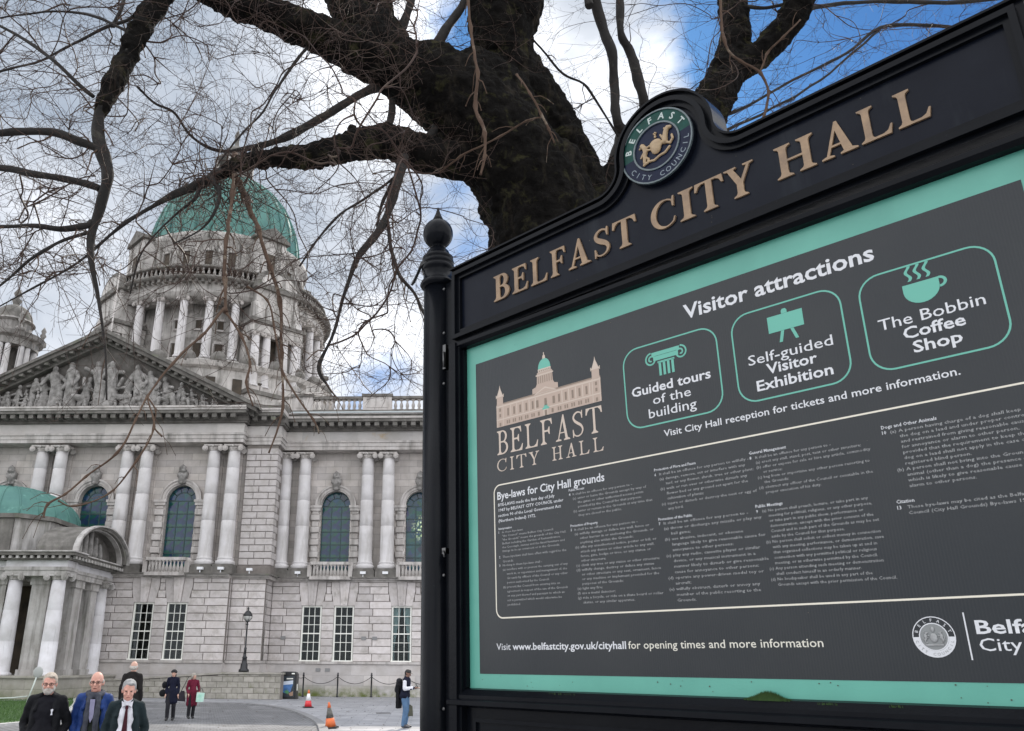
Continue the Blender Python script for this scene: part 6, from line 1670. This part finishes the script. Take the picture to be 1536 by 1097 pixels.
# shield with two rearing supporters on a ribbon
for x, z, rx, rz in ((0, -.006, .020, .026), (0, .006, .023, .018)): arm(x, z, rx, rz, .010)
sea = [(.034, .0), (.036, .018), (.040, .034), (.047, .046), (.056, .044)]
for i in range(len(sea)-1): mb.cap((CC[0]+sea[i][0], -.047, CC[1]+sea[i][1]), .0105-.001*i, (CC[0]+sea[i+1][0], -.047, CC[1]+sea[i+1][1]), .0095-.001*i, 8)
for a, b in (((.030, .010), (.020, .030)), ((.026, .004), (.018, -.006)), ((.036, -.004), (.052, -.014)), ((.052, -.014), (.062, -.002)), ((.062, -.002), (.060, .012)), ((.044, .034), (.036, .048))): mb.cap((CC[0]+a[0], -.047, CC[1]+a[1]), .005, (CC[0]+b[0], -.047, CC[1]+b[1]), .004, 8)
wol = [(-.046, -.044), (-.044, -.026), (-.040, -.008), (-.041, .008), (-.049, .020)]
for i in range(len(wol)-1): mb.cap((CC[0]+wol[i][0], -.047, CC[1]+wol[i][1]), .006+.001*min(i, 2), (CC[0]+wol[i+1][0], -.047, CC[1]+wol[i+1][1]), .007+.001*min(i, 2), 8)
for a, b in (((-.040, .006), (-.020, .010)), ((-.040, 0), (-.020, -.006)), ((-.049, .020), (-.060, .014)), ((-.043, -.024), (-.030, -.036)), ((-.030, -.036), (-.034, -.050)), ((-.048, -.010), (-.058, -.022))): mb.cap((CC[0]+a[0], -.047, CC[1]+a[1]), .0045, (CC[0]+b[0], -.047, CC[1]+b[1]), .0035, 8)
rb_ = [(-.050, -.052), (-.030, -.046), (-.010, -.050), (.010, -.042), (.030, -.040), (.048, -.026)]
for i in range(len(rb_)-1): mb.cap((CC[0]+rb_[i][0], -.046, CC[1]+rb_[i][1]), .0045, (CC[0]+rb_[i+1][0], -.046, CC[1]+rb_[i+1][1]), .0045, 8)
obj('coat_of_arms', fuse(mb, 'coat_of_arms', m_arms, .0016, 1), crest)
mb = MB()
for x, z, r in ((0, .034, .005), (0, .042, .004), (-.004, .047, .003), (.004, .047, .003), (0, .05, .003)): mb.ell((CC[0]+x, -.046, CC[1]+z), (r, .003, r), 8, 6)
obj('small_crest', mb, crest, mat=m_arms)
# moss on the rail, and specks of dirt
mb = MB(); rm_ = random.Random(4)
for i in range(1900):
    s = rm_.gauss(1.046, .026); 
    if abs(s-1.046) > .062: continue
    h = .016*math.exp(-((s-1.046)/.042)**2)*rm_.uniform(.4, 1); y = rm_.uniform(-.034, -.015); n = len(mb.v)
    mb.v += [(s-.0014, y, 1.822), (s+.0014, y, 1.822), (s+rm_.uniform(-.002, .002), y-.001, 1.826+h+.012*rm_.random()*math.exp(-((s-1.046)/.03)**2)*.6)]; mb.face((n, n+1, n+2))
for i in range(160):
    s = rm_.choice((.36+.1*rm_.random(), 1.17+.06*rm_.random(), 1.33+.03*rm_.random())); y = rm_.uniform(-.04, -.02); n = len(mb.v)
    mb.v += [(s-.001, y, 1.818), (s+.001, y, 1.818), (s, y, 1.8225+.003*rm_.random())]; mb.face((n, n+1, n+2))
mo_ = obj('moss', mb, None, mat=mat('moss green', (.014, .042, .006), .95, var=(.028, .060, .010), vscale=120), kind='stuff', label='tuft of green moss on the bottom rail of the sign board', cat='moss')
mo_.location = S0; mo_.rotation_euler = (0, 0, SA-math.pi/2)
mb = MB()
for i in range(46):
    s = rm_.uniform(.02, 1.84); z = rm_.choice((rm_.uniform(1.83, 1.87), rm_.uniform(1.83, 1.87), rm_.uniform(1.9, 3.0), hz(s, rm_.uniform(3.13, 3.36)))); r = rm_.uniform(.0008, .002)
    yy = -.0127 if z < 3.04 else -.0222
    mb.prism([(s+r*math.cos(a)*rm_.uniform(.7, 1.3), z+r*math.sin(a)) for a in [k*math.pi/3 for k in range(6)]][::1], yy-.0006, yy, 'y')
obj('dirt_specks', mb, sign, mat=mat('dirt', (.06, .055, .045), .9), kind='stuff')
# ------------------------------------------------------------------ tree
m_bark = mat('dark mossy bark', (0.0085, 0.0075, 0.0065), 0.95, var=(0.003, 0.0027, 0.0024), vscale=7, bump=0.03, bscale=20, stain=((0.036, 0.034, 0.016), 6.0, .55, .68), spec=.1, streak=((0.028, 0.023, 0.017), 6, .56, .7))
m_limb = mat('limb bark', (0.016, 0.013, 0.011), 0.9, var=(0.006, 0.005, 0.004), vscale=9, bump=0.008, bscale=35, stain=((0.075, 0.07, 0.055), 5, .58, .74))
m_twig = mat('reddish twig bark', (0.070, 0.044, 0.034), 0.6, var=(0.032, 0.020, 0.017), vscale=2.0, bump=.001, bscale=60, spec=.15, stain=((0.18, 0.145, 0.11), 1.6, .57, .72))
tb = at(830, 600, 6.7); tb.z = 0
tree = obj('bare_tree', None, loc=(0, 0, 0), label='large bare winter tree with mossy dark trunk and drooping reddish twigs behind the sign', cat='tree')
PXM = lambda px, D, y: px*D*(1.0)/1244.0
def path(pts):
    "pts: (x, y, width in photo pixels, distance) -> world points and radii"
    out_ = []
    for x, y, w, D in pts:
        p = at(x, y, D); dep = (p-Vector((0, 0, CAMZ))).dot(vF)
        out_.append((p.x, p.y, p.z, (w if w > 9 else w*.72)*dep/1244.0/2))
    return smooth2(out_, 6)
def addcaps(mb, pth, sides=14):
    for i in range(len(pth)-1):
        a, b = pth[i], pth[i+1]; mb.cap(a[:3], a[3], b[:3], b[3], sides)
GR = [(tb.x+.15, tb.y, -.2, .75), (tb.x+.1, tb.y, .8, .62)]
trk = MB()
A = path([(842, 560, 215, 6.6), (830, 400, 198, 6.5), (812, 315, 165, 6.4), (768, 240, 150, 6.3), (715, 180, 135, 6.2), (660, 132, 122, 6.15), (600, 103, 92, 6.1), (560, 72, 78, 6.0)])
addcaps(trk, [(tb.x+.12, tb.y, -.2, .85), (tb.x+.10, tb.y, .5, .66), (tb.x+.06, tb.y, 2.0, .56)] + A)
addcaps(trk, path([(572, 85, 74, 6.05), (545, 45, 58, 6.0), (515, 0, 52, 6.0), (490, -60, 46, 6.0), (450, -150, 40, 6.0)]))
addcaps(trk, path([(590, 80, 70, 6.1), (572, 40, 50, 6.15), (566, 0, 44, 6.2), (578, -60, 40, 6.3), (585, -150, 34, 6.4)]))
C_ = path([(870, 470, 160, 6.9), (880, 370, 130, 6.8), (868, 290, 95, 6.7), (835, 215, 88, 6.6), (796, 150, 88, 6.5), (762, 95, 86, 6.45), (752, 45, 98, 6.4), (760, -5, 112, 6.4), (768, -140, 84, 6.4)])
addcaps(trk, C_)
addcaps(trk, path([(800, 300, 130, 6.45), (765, 220, 130, 6.4), (735, 150, 120, 6.35), (712, 112, 76, 6.3)]))
B_ = path([(620, 110, 92, 6.1), (560, 88, 76, 6.0), (500, 62, 60, 5.9), (440, 36, 54, 5.8), (385, 14, 52, 5.7), (325, -10, 48, 5.5), (230, -70, 46, 5.2), (180, -130, 42, 5.0)])
addcaps(trk, B_)
H_ = path([(770, 265, 70, 6.3), (700, 245, 56, 6.2), (640, 232, 54, 6.0), (580, 213, 54, 5.8), (535, 218, 46, 5.6), (480, 232, 38, 5.4), (420, 236, 30, 5.2), (365, 243, 24, 5.0), (335, 258, 20, 4.85), (312, 272, 10, 4.8)])
addcaps(trk, H_)
addcaps(trk, path([(905, 390, 90, 6.9), (915, 300, 70, 6.9), (925, 250, 30, 6.9)]))
G_ = path([(890, 420, 100, 6.9), (960, 330, 80, 7.0), (1030, 220, 68, 7.1), (1075, 140, 58, 7.2), (1098, 85, 48, 7.3), (1102, 40, 44, 7.3), (1096, -20, 40, 7.4), (1085, -120, 34, 7.5)])
addcaps(trk, G_)
G2 = path([(1092, 110, 46, 7.25), (1135, 85, 42, 7.2), (1175, 45, 42, 7.1), (1196, 10, 44, 7.0), (1212, -50, 40, 6.9), (1225, -150, 32, 6.8)])
addcaps(trk, G2)
addcaps(trk, path([(330, -130, 40, 5.0), (275, -60, 38, 4.8), (240, -5, 36, 4.7), (207, 50, 33, 4.6), (180, 105, 30, 4.5), (158, 148, 27, 4.4), (148, 172, 22, 4.4)]), 10)
rt = random.Random(9)
for pth in (A, B_, H_, C_, G_, G2):
    for q in range(len(pth)//2):
        i = rt.randrange(2, len(pth)-1); x, y, z, r = pth[i]; v = Vector((rt.gauss(0, 1), rt.gauss(0, 1), rt.gauss(0, 1))).normalized()
        c = Vector((x, y, z))+v*r*.75; k_ = r*rt.uniform(.25, .5); trk.ell(tuple(c), (k_, k_, k_), 10, 8)
for x, y, D, r in ((528, 200, 5.75, .045), (925, 262, 6.85, .10), (556, 205, 5.8, .04), (500, 228, 5.55, .04)):
    p = at(x, y, D); trk.ell(tuple(p), (r, r, r*1.4), 10, 8)
tme = fuse(trk, 'trunk', m_bark, .022, 2, disp=(.07, .12))
tx2 = bpy.data.textures.new('bark', 'VORONOI'); tx2.noise_scale = .05
tme = evaluated(tme, [('DISPLACE', dict(texture=tx2, strength=.028, mid_level=.5, texture_coords='GLOBAL'))], 'trunk', m_bark)
obj('trunk', tme, tree)
# limbs
LIMB = []; SPURS = MB(); RS = random.Random(77)
m_hang = mat('twig bark with painted sunlight', (0.11, 0.075, 0.055), 0.9, var=(0.06, 0.038, 0.028), vscale=3.0, bump=.001, bscale=60, spec=.1, stain=((0.26, 0.22, 0.17), 3, .56, .68))  # lighter copy of the twig bark, sunlit highlights put into its colour
def limb(pts, jit=.25, sides=9, name='limb', m_=m_limb):
    pth = path(pts); hang = name == 'hanging_twig'
    amp = .35 if hang else (.5 if max(p[3] for p in pth) < .03 else .16)
    q_ = []
    for i, p in enumerate(pth):
        w = amp*(p[3]*2 + .008)*(0 if i == 0 else 1)
        n_ = noise.noise_vector(Vector(p[:3])*(7.0 if hang else 3.5))
        q_.append((p[0]+n_.x*w, p[1]+n_.y*w, p[2]+n_.z*w, p[3]*(1+(.55 if (i % 6 == 0 and hang) else 0)*1.0)*(1+.25*noise.noise(Vector(p[:3])*9))))
    pth = q_; LIMB.append(pth)
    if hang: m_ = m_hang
    for i in range(3, len(pth)-2, 2 if hang else 4):
        rs = RS
        if rs.random() < .6:
            a_ = Vector(pth[i][:3]); d_ = (Vector(pth[i+1][:3])-a_).normalized(); sd_ = d_.cross(Vector((rs.gauss(0, 1), rs.gauss(0, 1), rs.gauss(0, 1)))).normalized()
            ln = rs.uniform(.04, .16)*(1 if hang else 1.8); v_ = (d_*.8+sd_).normalized(); r_ = min(pth[i][3]*.5, .006)
            SPURS.tube([a_, a_+v_*ln*.4, a_+v_*ln*.6+d_*ln*.2, a_+v_*ln*.8+d_*ln*.35+Vector((0, 0, -.02))], [r_, r_*.8, r_*.6, r_*.55], 5, jit=.6)
            SPURS.ell(tuple(a_+v_*ln*.8+d_*ln*.35+Vector((0, 0, -.02))), (r_*.9,)*3, 6, 4)
    mb = MB(); mb.tube([p[:3] for p in pth], [p[3] for p in pth], sides, jit=jit)
    obj(name, mb, tree, mat=m_); return pth
J = limb([(240, -5, 20, 4.7), (207, 50, 20, 4.6), (180, 105, 18, 4.5), (157, 150, 18, 4.4), (148, 172, 18, 4.4), (149, 215, 19, 4.4), (160, 262, 18, 4.4), (150, 310, 16, 4.4), (138, 350, 13, 4.4), (138, 390, 10, 4.35), (148, 450, 7, 4.3), (158, 520, 5.5, 4.25), (160, 600, 4, 4.2)], .4)
limb([(152, 228, 13, 4.4), (120, 212, 13, 4.4), (70, 198, 12, 4.4), (-20, 200, 12, 4.4)]); limb([(150, 285, 11, 4.4), (105, 270, 10, 4.4), (50, 262, 10, 4.4), (-20, 250, 10, 4.5)])
limb([(138, 333, 12, 4.4), (90, 343, 10, 4.3), (40, 338, 9, 4.3), (-20, 342, 8, 4.3)]); limb([(138, 345, 9, 4.4), (95, 360, 8, 4.3), (50, 385, 7, 4.2), (15, 415, 6, 4.2), (-20, 445, 6, 4.1)])
limb([(140, 145, 9, 4.5), (90, 100, 8, 4.5), (45, 65, 7, 4.6), (-20, 30, 6, 4.7)]); limb([(170, 40, 8, 4.7), (182, 15, 8, 4.7), (186, -20, 8, 4.8)])
limb([(200, 25, 7, 4.6), (120, 60, 6, 4.9), (50, 95, 5, 5.2), (-20, 110, 5, 5.4)]); limb([(205, 60, 8, 4.6), (180, 40, 7, 4.6), (120, 20, 5, 4.7), (40, 20, 4, 4.8), (-30, 35, 3, 4.9)])
limb([(568, 130, 16, 6.1), (540, 142, 13, 6.0), (480, 178, 12, 5.9), (415, 212, 11, 5.8), (355, 226, 9, 5.7), (318, 223, 7, 5.6), (285, 203, 6, 5.5), (262, 170, 5.5, 5.4), (232, 155, 5, 5.3), (205, 130, 5, 5.2)])
limb([(330, 262, 18, 4.85), (305, 274, 13, 4.8), (268, 288, 11, 4.75), (222, 314, 9, 4.7), (175, 345, 7, 4.6), (120, 392, 6, 4.5), (50, 432, 4, 4.4), (-20, 470, 3, 4.3)], .5); limb([(318, 268, 12, 4.8), (330, 290, 9, 4.7), (322, 320, 6, 4.6), (300, 345, 4, 4.6), (260, 365, 3, 4.5)], .5); limb([(300, 276, 9, 4.8), (290, 300, 7, 4.7), (262, 325, 5, 4.7), (215, 375, 4, 4.6), (195, 440, 3, 4.6)], .5)
limb([(352, 232, 9, 5.2), (348, 290, 8, 4.6), (340, 360, 8, 4.2), (337, 420, 8, 4.0), (340, 470, 7, 3.9)], name='hanging_twig', m_=m_twig, sides=6)
limb([(340, 470, 5, 3.9), (362, 505, 5, 3.9), (375, 545, 5, 3.85), (370, 575, 4.5, 3.8), (380, 610, 3.5, 3.8)], name='hanging_twig', m_=m_twig, sides=6)
limb([(339, 462, 6, 3.9), (300, 505, 5.5, 3.8), (258, 545, 5, 3.7), (222, 595, 5, 3.6), (205, 630, 4.5, 3.5), (175, 680, 4.5, 3.4), (130, 715, 4, 3.35), (98, 742, 4, 3.3), (72, 758, 4.5, 3.3), (66, 778, 4, 3.3)], name='hanging_twig', m_=m_twig, sides=6)
limb([(222, 597, 4, 3.6), (232, 640, 4, 3.55), (205, 690, 4, 3.5), (165, 740, 3, 3.4), (112, 760, 3, 3.35), (88, 752, 3, 3.3)], name='hanging_twig', m_=m_twig, sides=6)
limb([(222, 595, 4, 3.6), (235, 615, 3.5, 3.6), (232, 640, 3, 3.6), (243, 655, 2.5, 3.6)], name='hanging_twig', m_=m_twig, sides=6)
limb([(345, 256, 13, 4.95), (358, 275, 11, 4.92), (368, 300, 10, 4.9), (388, 345, 9, 4.7), (405, 400, 8, 4.6), (420, 455, 8, 4.5), (422, 530, 6, 4.4), (424, 610, 5, 4.3), (402, 680, 3, 4.3)], name='hanging_twig', m_=m_twig, sides=6)
limb([(370, 430, 4, 4.3), (400, 450, 4, 4.3), (412, 490, 4, 4.3), (425, 560, 4, 4.2), (470, 630, 4, 4.2), (478, 650, 3, 4.2)], name='hanging_twig', m_=m_twig, sides=6)
limb([(606, 235, 17, 5.8), (596, 270, 14, 5.7), (582, 320, 12, 5.6), (562, 355, 11, 5.5), (537, 388, 10, 5.4), (518, 435, 8, 5.3), (500, 500, 7, 5.2), (478, 550, 9, 5.1), (492, 580, 5, 5.1), (508, 600, 4, 5.1)])
limb([(580, 325, 8, 5.6), (586, 365, 8, 5.5), (597, 410, 8, 5.4), (620, 440, 7, 5.4), (636, 470, 6, 5.3)])
limb([(655, 190, 14, 6.1), (630, 220, 12, 6.0), (600, 260, 10, 5.9), (575, 300, 7, 5.8), (565, 340, 5, 5.7)])
limb([(588, 150, 10, 6.1), (588, 190, 10, 6.0), (590, 215, 9, 6.0)]); limb([(470, 60, 7, 5.9), (430, 110, 6, 5.7), (395, 165, 5, 5.6), (350, 215, 4, 5.5), (310, 270, 4, 5.4)])
limb([(630, 235, 6, 6.0), (560, 290, 5, 5.7), (500, 330, 5, 5.5), (450, 400, 4, 5.3)])
limb([(360, 230, 6, 5.6), (395, 215, 5, 5.6), (470, 190, 4, 5.7)]);
limb([(700, -30, 6, 4.4), (706, 40, 6, 4.3), (716, 110, 7, 4.2), (714, 160, 7, 4.2), (727, 200, 7, 4.1), (728, 235, 6, 4.1), (722, 262, 5, 4.1)], name='hanging_twig', m_=m_twig, sides=6)
limb([(775, 112, 4, 4.6), (795, 140, 4.5, 4.5), (812, 172, 4.5, 4.5), (822, 195, 4.5, 4.5), (831, 214, 4, 4.5)], name='hanging_twig', m_=m_twig, sides=6); limb([(815, 176, 4, 4.5), (790, 182, 4, 4.6), (750, 205, 4, 4.8), (690, 235, 4, 5.1), (660, 260, 3, 5.3)], name='hanging_twig', m_=m_twig, sides=6)
limb([(915, 275, 30, 6.9), (935, 205, 22, 6.9), (924, 180, 16, 6.8), (921, 130, 15, 6.8), (918, 80, 14, 6.7), (903, 35, 15, 6.7), (888, -20, 14, 6.6)]); limb([(985, 270, 24, 6.9), (972, 180, 17, 6.9), (963, 135, 15, 6.8), (945, 80, 14, 6.8), (932, 50, 12, 6.7), (929, -20, 12, 6.7)])
limb([(885, 10, 12, 6.0), (880, -20, 10, 6.0)]); limb([(640, 90, 22, 6.3), (665, 50, 16, 6.3), (690, 15, 12, 6.3), (705, -20, 10, 6.3)]); limb([(600, 50, 14, 6.3), (610, 20, 12, 6.3), (622, -20, 10, 6.3)])
limb([(1080, -20, 5, 5.4), (1085, 60, 5.5, 5.3), (1110, 92, 6, 5.3), (1142, 110, 6, 5.3), (1152, 140, 6, 5.3), (1143, 185, 6, 5.3)], name='hanging_twig', m_=m_twig, sides=6); limb([(1140, 108, 4, 5.3), (1152, 80, 4, 5.3), (1175, 55, 4, 5.2), (1200, 30, 3, 5.2)], name='hanging_twig', m_=m_twig, sides=6)
limb([(1196, 20, 10, 7.1), (1240, 8, 9, 7.2), (1330, 2, 8, 7.4), (1440, 3, 9, 7.6), (1560, -10, 9, 7.8)]); limb([(1120, 10, 9, 7.2), (1150, 12, 8, 7.2), (1185, 5, 7, 7.2)])
limb([(1075, 178, 9, 7.15), (1120, 160, 6, 7.2), (1190, 120, 6, 7.3), (1270, 80, 6, 7.4), (1320, 42, 7, 7.5), (1380, 38, 8, 7.6), (1445, 45, 9, 7.7), (1540, 80, 10, 7.8)]); limb([(1070, 205, 8, 7.15), (1155, 165, 5, 7.2), (1230, 120, 5, 7.3), (1320, 45, 5, 7.5)])
limb([(800, 60, 5, 6.4), (845, 110, 5, 6.5), (880, 130, 5, 6.6), (915, 185, 5, 6.8), (935, 215, 5, 6.9)])
# --- fine twigs: grown point by point from the limbs through the volume of the crown
rng = np.random.default_rng(5)
nodes = []; par_ = []; seedn = 0
for pth in [A[20:], B_[6:], C_[18:], G_[16:], G2, H_[6:]] + LIMB:
    for p in pth[::2]: nodes.append(p[:3]); par_.append(-1)
seedn = len(nodes)
def region(n, x0, x1, y0, y1, d0, d1, fall=None):
    o_ = []
    while len(o_) < n:
        x = rng.uniform(x0, x1); y = rng.uniform(y0, y1)
        if fall and rng.random() > fall(x, y): continue
        D = rng.uniform(d0, d1); o_.append(tuple(at(x, y, D)))
    return o_
tg = []
tg += region(4000, -60, 640, -60, 420, 3.9, 6.4, lambda x, y: 1.0)
tg += region(420, -40, 600, 380, 640, 3.9, 5.6, lambda x, y: max(0, (1-(y-380)/250))*(.8 if x < 520 else .6))
tg += region(430, 520, 740, 180, 460, 4.8, 6.8)
tg += region(330, 440, 650, 430, 600, 4.8, 6.4, lambda x, y: .7)
tg += region(260, 600, 830, -40, 110, 5.6, 7.2)
tg += region(560, 800, 1110, -40, 300, 6.2, 8.4)
tg += region(620, 1060, 1536, -40, 230, 6.4, 8.6, lambda x, y: 1.0 if y < 210-(x-1100)*.45 else 0.0)
tg += region(160, 250, 420, 180, 330, 4.4, 5.2)
tg = np.array(tg); nd = np.zeros((len(nodes)+len(tg)+5, 3)); nd[:len(nodes)] = np.array(nodes)
cnt = len(nodes); par_ = par_ + [0]*(len(tg)+5); dirn = np.zeros_like(nd)
# order by distance to skeleton
d2 = np.full(len(tg), 1e9)
for i in range(0, len(tg)):
    d2[i] = np.min(np.sum((nd[:cnt]-tg[i])**2, 1))
alive = np.ones(len(tg), bool); best = np.full(len(tg), -1); bd = np.full(len(tg), 1e9)
def upd(j):
    d = tg-nd[j]; L_ = np.sqrt(np.sum(d*d, 1))+1e-6
    c = L_.copy()
    if par_[j] >= 0:
        cs = (d@dirn[j])/L_
        c = L_*(1.0+1.8*(1-cs))
        c = np.where(cs < .3, 1e9, c)
    else: c = L_*1.35
    m_ = c < bd
    bd[m_] = c[m_]; best[m_] = j
for j in range(seedn): upd(j)
while alive.any():
    k_ = int(np.argmin(np.where(alive, bd, 1e12)))
    if bd[k_] > 1e8: break
    alive[k_] = False; j = best[k_]
    nd[cnt] = tg[k_]; par_[cnt] = j; v = tg[k_]-nd[j]; dirn[cnt] = v/(np.linalg.norm(v)+1e-9); bd[k_] = 1e12; upd(cnt); cnt += 1
ch_ = [[] for _ in range(cnt)]; wt = np.ones(cnt)
for i in range(seedn, cnt): ch_[par_[i]].append(i)
for i in range(cnt-1, seedn-1, -1):
    if par_[i] >= seedn: wt[par_[i]] += wt[i]
mb = MB(); rt = random.Random(21)
def wr(w): return min(.0062, .00092*w**.43)
# each chain follows its heaviest child
starts = [i for i in range(seedn, cnt) if par_[i] < seedn]
stack = [(par_[i], i) for i in starts]
spur = []
while stack:
    p, i = stack.pop(); chain = [p, i]
    while ch_[i]:
        c = sorted(ch_[i], key=lambda q: -wt[q]); 
        for o_ in c[1:]: stack.append((i, o_))
        i = c[0]; chain.append(i)
    pts = [tuple(nd[q])+(wr(wt[q] if q >= seedn else wt[chain[1]]),) for q in chain]
    if len(pts) == 2:
        a, b = Vector(pts[0][:3]), Vector(pts[1][:3]); mdl = (a+b)/2 + Vector((rt.gauss(0, 1), rt.gauss(0, 1), rt.gauss(0, 1)-.5))*.06*(b-a).length
        pts = [pts[0], (*mdl, pts[1][3]), pts[1]]
    sp_ = smooth2(pts, 4)
    sp_[-1] = (*sp_[-1][:3], .0012)
    mb.tube([s[:3] for s in sp_], [s[3] for s in sp_], 4, cap=False, smooth=True)
    for q in range(2, len(sp_)-1, 2):
        if rt.random() < .75:
            a = Vector(sp_[q][:3]); d = (Vector(sp_[q+1][:3])-a).normalized(); sidev = d.cross(Vector((rt.gauss(0, 1), rt.gauss(0, 1), rt.gauss(0, 1)))).normalized()
            L_ = rt.uniform(.05, .19); v = (d*.7+sidev).normalized()
            p1 = a+v*L_*.5+Vector((0, 0, -.006)); p2 = p1+(v+d*.5+Vector((rt.gauss(0, .3), rt.gauss(0, .3), rt.gauss(0, .3)))).normalized()*L_*.5
            mb.tube([a, p1, p2], [.0012, .0010, .0008], 3, cap=False)
            if rt.random() < .5:
                w = (v - sidev*1.3 + Vector((rt.gauss(0, .4), rt.gauss(0, .4), rt.gauss(0, .4)))).normalized(); mb.tube([p1, p1+w*L_*.4], [.0012, .0009], 3, cap=False)
obj('twigs', mb, tree, mat=m_twig, kind='stuff'); obj('side_shoots', SPURS, tree, mat=m_hang, kind='stuff')
# tangled knot of shoots where the low limb ends
mb = MB()
for i in range(110):
    p = at(rt.gauss(335, 30), rt.gauss(275, 18), 4.9+rt.gauss(0, .12)); pts = [p]; v = Vector((rt.gauss(-.3, 1), rt.gauss(0, 1), rt.gauss(-.2, .8))).normalized()
    for q in range(5): v = (v+Vector((rt.gauss(0, .5), rt.gauss(0, .5), rt.gauss(-.1, .5)))).normalized(); pts.append(pts[-1]+v*rt.uniform(.04, .08))
    mb.tube(pts, [.004, .0036, .003, .0025, .002, .0015], 4, cap=False)
obj('shoots', mb, tree, mat=m_twig, kind='stuff')
print('TWIG nodes', cnt)
